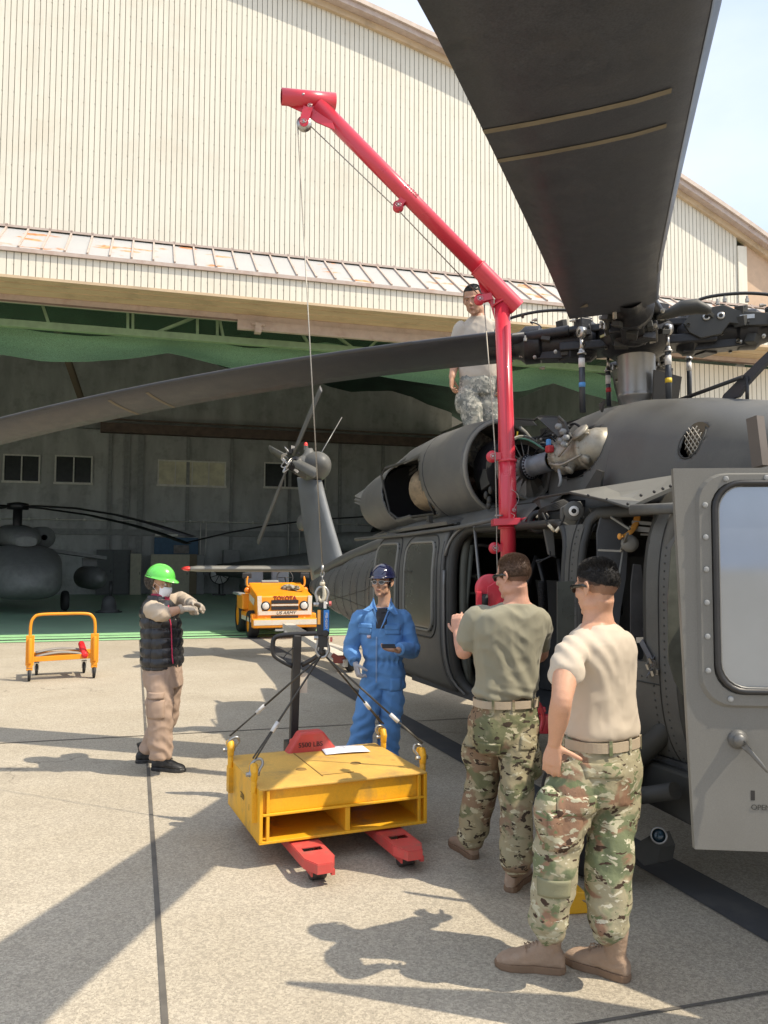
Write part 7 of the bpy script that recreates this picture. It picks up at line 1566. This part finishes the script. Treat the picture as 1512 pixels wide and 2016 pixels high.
# ---------------------------------------------------------------- soldier in the green T-shirt (middle)
fb_ = G(965, 1730); fb_.z = 0; pB = person('', 'soldier in olive green t-shirt working the red winch with his back turned', fb_)
def B(px, py, D): return P(px, py, D) - fb_
aB = R(104); fB = FD(aB); sB = V((fB.y, -fB.x, 0))
HB_ = headframe(B(1009, 1136, 4.48), R(180 - 46), R(-6)); nb2 = B(1017, 1186, 4.48)
sBL, sBR = B(932, 1216, 4.48), B(1066, 1220, 4.52); eBL, wBL = B(914, 1283, 4.52), B(901, 1248, 4.75); eBR, wBR = B(1062, 1290, 4.75), B(1030, 1268, 4.95)
def bodyB(b):
    head(b, HB_, 1.0, 1.0); limb(b, [(HB_ @ V((0, -.022, -.035)), (.058, .062)), (nb2 + V((0, 0, .05)), .062), (nb2 - V((0, 0, .02)), (.075, .066))], 18, 4)
    torso(b, [(B(996, 1375, 4.5), sB, fB, .14, .09, .09), (B(1000, 1280, 4.5), sB, fB, .16, .09, .10), (B(1008, 1222, 4.48), sB, fB, .16, .09, .09), (nb2, sB, fB, .08, .05, .06)])
    limb(b, [(sBL + V((.012, 0, -.02)), .045), (lerp(sBL, eBL, .5), .050), (eBL, .043), (lerp(eBL, wBL, .4), .041), (wBL, .028)], 18, 5)
    limb(b, [(sBR + V((-.012, 0, -.02)), .045), (lerp(sBR, eBR, .5), .050), (eBR, .043), (wBR, .028)], 16, 5)
    hand(b, wBL, V((-.05, .3, 1.0)), V((.5, .6, -.1)), 1, curl=.8, sc=1.0); hand(b, wBR, V((-.2, .6, .1)), V((-.3, .1, -.9)), -1, curl=.6)
bB = organic('body', bodyB, SK2, pB, .0055, 3, disp=eyedisp(HB_))
def regB(q):
    side = ss(-.035, .02, q.z) * (1 if q.y < .035 else ss(.075, .05, q.y) * 0) ; top = ss(.060, .078, q.z) if q.y > .03 else ss(.03, .06, q.z)
    return (max(top, side * .85), .25 + .75 * ss(.05, .105, q.z))
hair(HB_, bB, HBR, regB, 30000, .015, V((0, -.2, .25)), lift=.006, seed=5, w_=.0008, capth=.5); hair(HB_, bB, mat('shaved_brown_hair', (.09, .055, .035), .8, alpha=.42, fine=.5, fs=900), shell(.010, -.055, .045), 0, lift=.003, seed=3, capth=.5); glasses(HB_, bB, LENS, LENS)
rB = [(B(995, 1374, 4.5), sB, fB, .160, .105, .112), (B(995, 1360, 4.5), sB, fB, .176, .118, .124), (B(997, 1330, 4.5), sB, fB, .172, .115, .120), (B(1000, 1280, 4.5), sB, fB, .190, .115, .125), (B(1003, 1240, 4.49), sB, fB, .210, .115, .125), (B(1007, 1210, 4.48), sB, fB, .190, .100, .108), (B(1012, 1196, 4.48), sB, fB, .130, .078, .086), (nb2 + V((0, 0, -.002)), sB, fB, .078, .064, .070)]
def shirtB(b):
    torso(b, rB); q = lerp(sBL, eBL, .68); limb(b, [(sBL + V((.09, 0, .012)), .056), (sBL + V((.012, 0, -.010)), .068), (q, (.066, .062)), (q + (q - sBL) * .06, (.067, .064))], 22, 5, ball=False)
    q = lerp(sBR, eBR, .66); limb(b, [(sBR + V((-.09, 0, .012)), .056), (sBR + V((-.012, 0, -.01)), .068), (q, (.066, .062))], 22, 5, ball=False)
def shB_extra(p): return .0045 * math.sin((p.z * .35 + p.x * 1.0) * 60 + 3 * rn(p, (4, 4, 4))) * (1 - ss(1.15, 1.4, p.z)) + .005 * math.sin(p.z * 110 + p.x * 30) * (1 - ss(1.0, 1.07, p.z))
organic('tshirt', shirtB, GRNS, pB, .0075, 12, disp=folds(.0048, 11, .007, 13.0, shB_extra))
hBL, hBR = B(962, 1415, 4.53), B(1026, 1415, 4.50); kBL, kBR = B(950, 1530, 4.58), B(1016, 1548, 4.38); aBL, aBR = B(930, 1650, 4.66), B(1016, 1698, 4.28)
def trB(b):
    torso(b, [(B(995, 1374, 4.5), sB, fB, .160, .105, .110), (B(995, 1400, 4.5), sB, fB, .172, .118, .128), (B(994, 1440, 4.5), sB, fB, .185, .125, .150), (B(994, 1475, 4.5), sB, fB, .17, .11, .13)])
    limb(b, [(hBL, (.10, .105)), (lerp(hBL, kBL, .5), (.102, .105)), (kBL, (.088, .092)), (lerp(kBL, aBL, .5), (.082, .086)), (aBL + V((0, 0, .03)), .080), (aBL, .068)], 22, 5)
    limb(b, [(hBR, (.10, .105)), (lerp(hBR, kBR, .5), (.102, .105)), (kBR, (.090, .094)), (lerp(kBR, aBR, .5), (.084, .088)), (aBR + V((0, 0, .03)), .086), (aBR, .070)], 22, 5)
    b.ball(lerp(hBL, kBL, .6) + V((-.085, 0, 0)), (.04, .05, .11), 14); b.ball(lerp(hBR, kBR, .6) + V((.085, 0, 0)), (.04, .05, .11), 14)
ptB = organic('trousers', trB, CAMO2, pB, .0075, 4, disp=folds(.005, 10, .010, 21.0, trx))
belt('belt', (B(995, 1381, 4.5), sB, fB, .173, .120, .127), BELT, pB, .040, [-2.2, -1.6, -1.0, -.4], CAMO2)
patch('cargo_flap', lerp(hBL, kBL, .38) + V((-.06, -.1, 0)), V((1, .4, 0)), V((0, 0, 1)), .12, .06, CAMO2, ptB, ptB, .008, .005); patch('cargo_flap', lerp(hBR, kBR, .30) + V((.06, -.1, 0)), V((1, -.3, 0)), V((.1, 0, 1)), .14, .07, CAMO2, ptB, ptB, .008, .005)
g1 = G(925, 1690) - fb_; g1.z = 0; g2 = G(1014, 1752) - fb_; g2.z = 0
boot(g1 + V((0, .05, 0)), R(112), pB); boot(g2 + V((0, .03, 0)), R(62), pB)

# ---------------------------------------------------------------- soldier on top of the helicopter
pz = 2.40; qc = P(938, 845, 7.45); fc = V((qc.x, 7.45, pz)); pC = person('', 'soldier in pale t-shirt and grey digital camouflage standing on top of the helicopter', fc)
def C_(px, py, D): return P(px, py, D) - fc
aC = R(-105); fC = FD(aC); sC = V((fC.y, -fC.x, 0)); KC = 1.14
HC_ = headframe(C_(932, 590, 7.38), R(-112), R(-20), R(0)); nb3 = C_(941, 626, 7.48)
cL, cR = C_(978, 652, 7.45), C_(908, 652, 7.5); ceR, cwR = C_(898, 706, 7.55), C_(890, 742, 7.45); ceL, cwL = C_(990, 706, 7.5), C_(985, 750, 7.4)
def bodyC(b):
    head(b, HC_, KC); limb(b, [(HC_ @ V((0, -.022, -.035)), .062), (nb3 + V((0, 0, .05)), .066), (nb3 - V((0, 0, .02)), .078)], 16, 4)
    torso(b, [(C_(943, 735, 7.5), sC, fC, .15, .1, .1), (C_(943, 690, 7.5), sC, fC, .17, .11, .11), (C_(942, 652, 7.5), sC, fC, .17, .1, .1), (nb3, sC, fC, .08, .06, .06)])
    limb(b, [(cR, .06), (ceR, .047), (cwR, .032)], 16, 5); limb(b, [(cL, .06), (ceL, .047), (cwL, .032)], 16, 5)
    hand(b, cwR, V((-.05, -.1, -1)), V((.8, -.3, 0)), -1, curl=.55, sc=1.12); hand(b, cwL, V((0, -.1, -1)), V((-.8, 0, 0)), 1, curl=.5, sc=1.12)
bC = organic('body', bodyC, SK3, pC, .0065, 2, disp=eyedisp(HC_, KC)); eyes(HC_, bC, KC); brows_lips(HC_, bC, HBK, KC)
def regC(q): return (max(ss(.066, .08, q.z) if q.y > .03 else ss(.02, .05, q.z), ss(-.03, .02, q.z) * .6 if q.y < .02 else 0), .3 + .5 * ss(.05, .1, q.z))
hair(HC_, bC, HBK, regC, 5000, .010, V((0, .1, .2)), lift=.006, seed=8, sc=KC, w_=.0016)
def shirtC(b):
    torso(b, [(C_(943, 748, 7.5), sC, fC, .170, .12, .12), (C_(943, 735, 7.5), sC, fC, .182, .13, .13), (C_(943, 700, 7.5), sC, fC, .188, .13, .13), (C_(943, 665, 7.5), sC, fC, .205, .125, .125), (C_(942, 645, 7.5), sC, fC, .19, .11, .11), (C_(942, 634, 7.49), sC, fC, .13, .09, .09), (nb3, sC, fC, .082, .074, .074)])
    for sh_, el_ in ((cR, ceR), (cL, ceL)): q = lerp(sh_, el_, .75); limb(b, [(sh_ + (nb3 - sh_) * .2, .078), (sh_, .080), (q, (.086, .080))], 20, 5, ball=False)
organic('tshirt', shirtC, UTS, pC, .009, 4, disp=folds(.004, 10, .007, 31.0))
hl1, hl2 = C_(925, 770, 7.5), C_(962, 768, 7.5); kn1, kn2 = C_(934, 845, 7.42), C_(968, 835, 7.45); an1, an2 = V((kn1.x, kn1.y + .1, .14)), V((kn2.x - .02, kn2.y + .1, .14))
def trC(b):
    torso(b, [(C_(943, 740, 7.5), sC, fC, .165, .115, .115), (C_(943, 758, 7.5), sC, fC, .182, .13, .135), (C_(943, 780, 7.5), sC, fC, .185, .13, .14)])
    for h_, k_, a_ in ((hl1, kn1, an1), (hl2, kn2, an2)): limb(b, [(h_, .108), (lerp(h_, k_, .5), .108), (k_, .090), (lerp(k_, a_, .5), .085), (a_, .075)], 20, 5)
    b.ball(lerp(hl1, kn1, .3) + V((-.11, 0, 0)), (.035, .06, .1), 14)
organic('trousers', trC, CAMO3, pC, .009, 4, disp=folds(.006, 16, .010, 41.0))
for a_ in (an1, an2): boot(V((a_.x, a_.y, 0)), aC, pC, laces=False, sc=1.05)

# ---------------------------------------------------------------- man in blue coveralls
fd = P(748, 1520, 6.62); fd.z = 0; pD = person('', 'man in blue coveralls and navy hard hat holding a phone beside the helicopter tail', fd)
def D_(px, py, D): return P(px, py, D) - fd
aD = R(-100); fD = FD(aD); sD = V((fD.y, -fD.x, 0))
HD_ = headframe(D_(752, 1147, 6.60), R(-112), R(2)); nb4 = D_(757, 1192, 6.63)
dR_, dL_ = D_(708, 1218, 6.62), D_(793, 1220, 6.62); deR, dwR = D_(692, 1277, 6.66), D_(699, 1303, 6.50); deL, dwL = D_(811, 1278, 6.60), D_(783, 1280, 6.36)
def bodyD(b):
    head(b, HD_, .98, .95); limb(b, [(HD_ @ V((0, -.022, -.035)), .052), (nb4 + V((0, 0, .05)), .053), (nb4 - V((0, 0, .03)), .062)], 16, 4)
    torso(b, [(D_(755, 1300, 6.62), sD, fD, .12, .08, .08), (D_(754, 1250, 6.62), sD, fD, .13, .09, .09), (D_(754, 1215, 6.62), sD, fD, .13, .08, .08), (nb4, sD, fD, .07, .05, .05)])
    limb(b, [(deL, .035), (dwL, .026)], 14, 4)
    hand(b, dwL, V((-.95, -.25, .10)), V((.1, -.15, 1)), -1, curl=.35, sc=.95, thumb=(.5, .5, .5))
bD = organic('body', bodyD, SK4, pD, .0055, 2, disp=eyedisp(HD_, .98)); brows_lips(HD_, bD, HBK, .98)
gl = glasses(HD_, bD, LENS, mat('white_glasses_frame', (.70, .70, .68), .3), .90, .004)
def regD(q): return (ss(-.03, .0, q.z) if q.y < .015 else 0, .7)
hair(HD_, bD, HBK, regD, 4000, .020, V((0, -.2, -.8)), lift=.007, seed=12, w_=.0016)
rD = [(D_(755, 1308, 6.62), sD, fD, .150, .110, .110), (D_(755, 1290, 6.62), sD, fD, .162, .118, .115), (D_(754, 1262, 6.62), sD, fD, .175, .12, .115), (D_(753, 1235, 6.62), sD, fD, .185, .12, .12), (D_(753, 1214, 6.62), sD, fD, .185, .10, .11), (D_(755, 1203, 6.62), sD, fD, .13, .078, .09), (D_(756, 1196, 6.62), sD, fD, .075, .055, .066)]
hD1, hD2 = D_(737, 1345, 6.60), D_(771, 1345, 6.60); kD1, kD2 = D_(718, 1415, 6.56), D_(768, 1418, 6.60); aD1, aD2 = D_(700, 1500, 6.62), D_(762, 1498, 6.66)
def cov(b):
    torso(b, rD); torso(b, [(D_(755, 1296, 6.62), sD, fD, .15, .105, .105), (D_(755, 1320, 6.62), sD, fD, .168, .12, .125), (D_(755, 1352, 6.62), sD, fD, .175, .12, .13)])
    limb(b, [(dR_ + V((.04, 0, 0)), .070), (dR_, .072), (lerp(dR_, deR, .5), .066), (deR, .062), (lerp(deR, dwR, .6), .055), (dwR, .047)], 20, 5, ball=False)
    limb(b, [(dL_ + V((-.04, 0, 0)), .070), (dL_, .072), (lerp(dL_, deL, .5), .068), (deL, .064), (lerp(deL, dwL, .5), .058), (lerp(deL, dwL, .92), .046)], 20, 5, ball=False)
    for h_, k_, a_ in ((hD1, kD1, aD1), (hD2, kD2, aD2)): limb(b, [(h_ + V((0, 0, .03)), .095), (lerp(h_, k_, .5), .10), (k_, .088), (lerp(k_, a_, .5), .088), (a_, .092)], 20, 5, ball=False)
cz_ = D_(755, 1300, 6.6).z
def cvx(p): return -.012 * math.exp(-((p.z - cz_) / .02) ** 2) + .005 * math.sin(p.x * 140 + p.y * 60) * math.exp(-((p.z - cz_) / .03) ** 2) + .005 * math.sin((p.z * 1 + abs(p.x) * .8) * 60 + 3 * rn(p, (5, 5, 5))) * (.4 + .6 * (1 - ss(.5, .9, p.z)))
cvo = organic('coverall', cov, BLU, pD, .0075, 3, disp=folds(.006, 14, .008, 51.0, cvx))
def dp(px, py, D=6.45): return D_(px, py, D)
patch('chest_pocket', dp(716, 1240), V((1, -.1, 0)), V((0, 0, 1)), .105, .085, BLU, cvo, cvo, .006, .004); patch('chest_pocket', dp(774, 1240), V((1, .05, 0)), V((0, 0, 1)), .125, .085, BLU, cvo, cvo, .006, .004)
patch('pocket_flap', dp(716, 1234), V((1, -.1, 0)), V((0, 0, 1)), .112, .035, BLU, cvo, cvo, .011, .004); patch('pocket_flap', dp(774, 1236), V((1, .05, 0)), V((0, 0, 1)), .132, .038, BLU, cvo, cvo, .011, .004)
patch('chest_badge', dp(726, 1255), V((1, 0, 0)), V((0, 0, 1)), .032, .024, mat('white_red_badge', (.65, .5, .5), .7, var=.4, vs=90), cvo, cvo, .012, .002, 3)
patch('thigh_pocket', dp(783, 1350), V((1, .3, 0)), V((0, 0, 1)), .09, .10, BLU, cvo, cvo, .007, .004)
patch('zip_line', dp(741, 1300), V((1, 0, 0)), V((0, 0, 1)), .010, .36, mat('pale_zip', (.20, .32, .52), .4), cvo, cvo, .006, .002, 20)
# dark T-shirt in the open collar, and the collar itself
b = MB(); q = [dp(738, 1183, 6.52), dp(768, 1183, 6.52), dp(766, 1215, 6.48), dp(752, 1240, 6.47), dp(742, 1256, 6.47), dp(737, 1225, 6.48)]
TS = mat('charcoal_tshirt', (.045, .043, .045), .85); patch('tshirt_front', dp(751, 1212), V((1, 0, 0)), V((0, 0, 1)), .085, .21, TS, cvo, cvo, .0045, .003, 12)
b = MB()
def lapel(pts, name='collar'):
    b = MB(); q = [dp(*p) for p in pts]; a = [b.bm.verts.new(p) for p in q]; c = [b.bm.verts.new(p + V((0, .012, 0))) for p in q]; k = len(q); b._f(a); b._f(c[::-1])
    for i in range(k): b._f([a[i], c[i], c[(i + 1) % k], a[(i + 1) % k]])
    return b.build(name, BLU, cvo, bevel=.003)
lapel([(736, 1177, 6.55), (728, 1192, 6.50), (714, 1201, 6.47), (726, 1204, 6.44), (735, 1198, 6.43), (740, 1212, 6.42), (744, 1232, 6.43), (737, 1200, 6.47)]); lapel([(769, 1180, 6.55), (776, 1192, 6.50), (786, 1211, 6.47), (776, 1210, 6.44), (766, 1202, 6.43), (757, 1225, 6.42), (744, 1250, 6.43), (762, 1205, 6.47)])
for s, px in ((-1, 735), (1, 770)): b = MB(); b.tube(smoothpath([dp(px, 1180, 6.56), dp(px - s * 2, 1190, 6.50), dp(px - s * 6, 1203, 6.46)], 5), [(.006, .018)] * 11, 8); b.build('collar_roll', BLU, cvo)
def glv(b): hand(b, dwR + V((.004, 0, -.012)), V((.25, -.25, -.9)), V((.7, .25, 0)), 1, curl=1.25, sc=1.08, tcurl=.8)
organic('glove', glv, GLOVE, pD, .0055, 2)
ph = empty('phone', (0, 0, 0)); bpy.data.objects.remove(ph)
hm = HD_; 
def hardhat(M, m, par, sc=1.0, brimf=.045, name='hard_hat'):
    b = MB(); seg = 40; prof = [(0, .150), (.05, .148), (.09, .128), (.112, .095), (.120, .06), (.1215, .035), (.122, .030)]
    rings = []
    for i in range(13):
        ph = PI / 2 * i / 12; r_ = math.sin(ph); z = .048 + .105 * math.cos(ph)
        rings.append([M @ V((.100 * r_ * math.cos(t) * sc, (-.014 + .122 * r_ * math.sin(t)) * sc, (z + (.006 * math.cos(t * 1) * 0) + .006 * math.exp(-(math.cos(t) / .22) ** 2) * r_ * (1 - r_ * .3)) * sc)) for t in [2 * PI * k / seg for k in range(seg)]])
    def brim(k, dz): return [M @ V(((.100 + .008 * k) * math.cos(t) * sc, (-.014 + (.122 + (.006 + brimf * max(0, math.sin(t)) ** 2.2) * k) * math.sin(t)) * sc, (.046 + dz - .012 * k * max(0, math.sin(t)) ** 2) * sc)) for t in [2 * PI * k2 / seg for k2 in range(seg)]]
    rings += [brim(.3, 0), brim(1, -.002), brim(1.02, -.006), brim(.95, -.007), brim(-.4, -.004)]
    b.loft(rings[1:], caps=False); top = [b.bm.verts.new(p) for p in rings[1]]; b._f(top, True); o = b.build(name, m, par); return o
hh = hardhat(HD_, mat('navy_gloss_helmet', (.012, .014, .045), .12, coat=.8, spec=.6), bD, 1.02, .035)
for a_, yy in ((aD1, R(-110)), (aD2, R(-75))): boot(V((a_.x, a_.y, 0)), yy, pD, BLKB, BLKB, laces=False)
phq = P(765, 1272, 6.22); phn = empty('phone', phq, 0, 'black mobile phone held in the hand of the man in blue', 'phone')
b = MB(); b.box((0, 0, 0), (.105, .065, .009), (R(18), 0, R(8))); b.build('case', BLACKP, phn, bevel=.004)

# ---------------------------------------------------------------- person with the green helmet
fe = G(318, 1516); fe.z = 0; pE = person('', 'worker in bright green helmet, face mask and black quilted vest holding gloved hands forward', fe)
def E_(px, py, D): return P(px, py, D) - fe
aE = R(-14); fE = FD(aE); sE = V((fE.y, -fE.x, 0)); DE = 6.72
HE_ = headframe(E_(317, 1148, DE), R(-24), R(-10)); nb5 = E_(312, 1180, DE)
eR, eL = E_(300, 1200, DE - .14), E_(332, 1188, DE + .18); eeR, ewR = E_(320, 1209, DE - .27), E_(357, 1199, DE - .20); eeL, ewL = E_(358, 1181, DE + .22), E_(380, 1188, DE - .04)
def bodyE(b):
    head(b, HE_, .96, .92); limb(b, [(HE_ @ V((0, -.022, -.035)), .050), (nb5 + V((0, 0, .04)), .050), (nb5 - V((0, 0, .03)), .06)], 16, 4)
    torso(b, [(E_(318, 1300, DE), sE, fE, .12, .09, .09), (E_(316, 1240, DE), sE, fE, .13, .09, .09), (E_(313, 1200, DE), sE, fE, .13, .08, .08), (nb5, sE, fE, .07, .05, .05)])
    limb(b, [(eR, .05), (eeR, .042), (lerp(eeR, ewR, .4), .040), (ewR, .027)], 16, 5); limb(b, [(eL, .05), (eeL, .042), (ewL, .027)], 16, 5)
bE = organic('body', bodyE, SK4, pE, .0055, 2, disp=eyedisp(HE_, .96)); eyes(HE_, bE, .96); brows_lips(HE_, bE, HGR, .96)
def regE(q): return (1 if (q.y < -.008 - max(0, -.03 - q.z) * .4 and q.z > -.07) else 0, 1.0)
hair(HE_, bE, HGR, regE, 7000, .035, V((0, -.9, -1.4)), lift=.020, seed=15, w_=.002, rad=(.080, .100, .088))
b = MB(); b.loft([[HE_ @ V((x * .96, y * .96, z * .96)) for x, y, z in ((-.062, .045, zz), (-.045, .078, zz), (-.022, .104 + k, zz - .002), (0, .116 + k, zz), (.022, .104 + k, zz - .002), (.045, .078, zz), (.062, .045, zz))] for zz, k in ((-.016, -.004), (-.03, .002), (-.045, .004), (-.06, .002), (-.08, -.008), (-.100, -.022), (-.108, -.034))], caps=False, ringclosed=False)
o = b.build('face_mask', mat('white_face_mask', (.80, .80, .82), .8, var=.02, bump=.2, bs=120), bE); solid(o, .003)
b = MB()
for s in (-1, 1): b.tube([HE_ @ V((s * x, y, z)) for x, y, z in ((.060, .045, -.022), (.074, .015, -.006), (.083, -.018, .010))], .0013, 5); b.tube([HE_ @ V((s * x, y, z)) for x, y, z in ((.058, .045, -.09), (.070, .01, -.05), (.084, -.022, -.02))], .0013, 5)
b.build('mask_loop', MATS['white_face_mask'], o)
hardhat(HE_, mat('bright_green_helmet', (.13, .62, .09), .28, coat=.3), bE, 1.04, .045)
def shE(b):
    torso(b, [(E_(316, 1240, DE), sE, fE, .13, .10, .10), (E_(313, 1205, DE), sE, fE, .15, .09, .10), (nb5, sE, fE, .07, .06, .065)])
    limb(b, [(eR + V((0, .08, 0)), .06), (eR, .066), (lerp(eR, eeR, .5), .066), (eeR, .060), (lerp(eeR, ewR, .30), .050)], 20, 5, ball=False); limb(b, [(eL, .064), (lerp(eL, eeL, .5), .06), (eeL, .062), (lerp(eeL, ewL, .75), .045)], 20, 5, ball=False)
organic('shirt', shE, BEIS, pE, .0075, 3, disp=folds(.007, 16, .008, 61.0))
rE = [(E_(318, 1316, DE), sE, fE, .165, .125, .125), (E_(319, 1305, DE), sE, fE, .182, .155, .150), (E_(319, 1270, DE), sE, fE, .180, .150, .150), (E_(317, 1230, DE), sE, fE, .175, .145, .145), (E_(314, 1200, DE), sE, fE, .160, .125, .140), (E_(312, 1184, DE), sE, fE, .105, .10, .11), (E_(312, 1172, DE), sE, fE, .072, .066, .080)]
def vestE(b): torso(b, rE, 44)
z5 = E_(318, 1310, DE).z
def qx(p, n):
    u = (p.z - z5) / .078 + .22 * rn(p, (5, 5, 3), 7); a = .016 * abs(math.sin(PI * u)) ** .55 - .010 + .0035 * rn(p, (30, 30, 26), 3) + .003 * ridge(p, (26, 26, 9), 4); ang = math.atan2((p - E_(318, 1250, DE)).dot(fE), (p - E_(318, 1250, DE)).dot(sE)); a -= .010 * math.exp(-((math.sin(ang * 2)) / .12) ** 2); return V((n.x, n.y, n.z * .3)) * a
vE = organic('quilted_vest', vestE, VST, pE, .006, 3, disp=qx)
zp = [E_(349, 1180, DE - .12), E_(345, 1205, DE - .17), E_(347, 1235, DE - .17), E_(354, 1265, DE - .17), E_(357, 1290, DE - .18), E_(352, 1312, DE - .16)]
from mathutils.bvhtree import BVHTree
_T = BVHTree.FromPolygons([v.co.copy() for v in vE.data.vertices], [tuple(p.vertices) for p in vE.data.polygons])
b = MB(); b.tube(smoothpath([(_T.find_nearest(p)[0] + V((0, -.003, 0))) for p in zp], 6), .0055, 6); b.build('zip', mat('magenta_zip', (.50, .03, .09), .5), vE)
b = MB(); b.loft([[c + sE * (r1 * math.cos(t)) + fE * (r2 * math.sin(t)) for t in [2 * PI * i / 20 for i in range(20)]] for c, r1, r2 in ((E_(313, 1186, DE), .088, .090), (E_(315, 1174, DE), .074, .078), (E_(316, 1168, DE), .068, .072))], caps=False); o = b.build('vest_collar', mat('magenta_lining', (.36, .03, .07), .8), vE); solid(o, .012)
hE1, hE2 = E_(312, 1335, DE - .08), E_(334, 1335, DE + .09); kE1, kE2 = E_(316, 1412, DE - .12), E_(328, 1410, DE + .12); aE1, aE2 = E_(316, 1492, DE - .12), E_(288, 1480, DE + .10)
def trE(b):
    torso(b, [(E_(320, 1300, DE), sE, fE, .15, .13, .125), (E_(320, 1325, DE), sE, fE, .165, .14, .14), (E_(322, 1350, DE), sE, fE, .165, .135, .14)])
    for h_, k_, a_, r_ in ((hE1, kE1, aE1, 1.0), (hE2, kE2, aE2, .9)): limb(b, [(h_ + V((0, 0, .03)), .105), (lerp(h_, k_, .5), .108 * r_), (k_, .098 * r_), (lerp(k_, a_, .5), .092 * r_), (a_, .080 * r_)], 20, 5, ball=False)
tE = organic('trousers', trE, BEI, pE, .0075, 4, disp=folds(.006, 12, .010, 71.0, trx))
patch('thigh_pocket', lerp(hE1, kE1, .75) + V((-.01, -.1, 0)), V((1, 0, 0)), V((0, 0, 1)), .14, .15, BEI, tE, tE, .006, .004); patch('pocket_flap', lerp(hE1, kE1, .40) + V((-.01, -.1, 0)), V((1, 0, 0)), V((0, 0, 1)), .15, .05, BEI, tE, tE, .012, .004)
q1 = G(315, 1519) - fe; q1.z = 0; q2 = G(284, 1503) - fe; q2.z = 0
boot(q1 + V((0, .03, 0)), R(-12), pE, BLKB, BLKB, shaft=.17); boot(q2 + V((0, .03, 0)), R(12), pE, BLKB, BLKB, shaft=.17, lift=.0)
def gv(b):
    hand(b, ewR, V((.95, .25, .05)), V((0, .35, -.9)), 1, curl=1.0, sc=1.1); b.tube([lerp(eeR, ewR, .88), ewR + (ewR - eeR) * .05], .040, 16)
organic('glove', gv, GLOVB, pE, .006, 2)
def gv2(b):
    hand(b, ewL, V((.9, -.45, -.20)), V((-.1, -.5, -.9)), -1, curl=1.0, sc=1.1); b.tube([lerp(eeL, ewL, .7), ewL], .042, 16); b.ball(ewR.lerp(ewL, .5) + V((.05, 0, -.04)), (.04, .03, .035), 12)
organic('glove', gv2, GLOVB, pE, .006, 2)

# ---------------------------------------------------------------- countable pieces become parts of their own
def split_loose(o, most=60):
    bm = bmesh.new(); bm.from_mesh(o.data); seen = set(); groups = []
    bm.verts.ensure_lookup_table()
    for v in bm.verts:
        if v.index in seen: continue
        st = [v]; seen.add(v.index); g = [v.index]
        while st:
            x = st.pop()
            for e in x.link_edges:
                y = e.other_vert(x)
                if y.index not in seen: seen.add(y.index); st.append(y); g.append(y.index)
        groups.append(set(g))
    bm.free()
    if not 1 < len(groups) <= most: return
    src = o.data; mods = [(m.type, {k: getattr(m, k) for k in (('width', 'segments', 'limit_method', 'angle_limit') if m.type == 'BEVEL' else ('thickness', 'offset'))}) for m in o.modifiers]
    for gi, g in enumerate(groups):
        b2 = bmesh.new(); b2.from_mesh(src); b2.verts.ensure_lookup_table()
        bmesh.ops.delete(b2, geom=[v for v in b2.verts if v.index not in g], context='VERTS')
        me = bpy.data.meshes.new(o.name.split('.')[0]); b2.to_mesh(me); b2.free()
        for mm in src.materials: me.materials.append(mm)
        if gi == 0: o.data = me; continue
        n = bpy.data.objects.new(o.name.split('.')[0], me); COL.objects.link(n); n.parent = o.parent
        for t, kv in mods:
            q = n.modifiers.new(t.lower(), t)
            for k, v in kv.items(): setattr(q, k, v)
SPL = {'cabin_pipes', 'window_screw', 'wire_bundle', 'cross_bar', 'mount_bracket', 'window_track', 'wire_sleeve', 'hub_fitting', 'harness_strap', 'harness_buckle', 'coil_spring', 'blue_fitting', 'cowl_latch', 'latch_plate', 'pilot_seat', 'pilaster', 'seat_backs', 'lag_damper', 'horn_ring', 'door_rail', 'wall_pipe', 'cutter_stay', 'yellow_wire', 'winch_knob', 'steer_wheel', 'wheel_arm', 'engine_core', 'hub_bolt', 'hose_fitting', 'engine_hose', 'hub_hose', 'platform_rivet', 'bolt', 'marker', 'white_band', 'rail', 'laces', 'mask_loop', 'nacelle_hinge', 'landing_gear_strut', 'clamp_bracket', 'foot_bracket'}
for o in [x for x in bpy.data.objects if x.type == 'MESH' and x.name.split('.')[0] in SPL and x.data.users == 1]: split_loose(o)
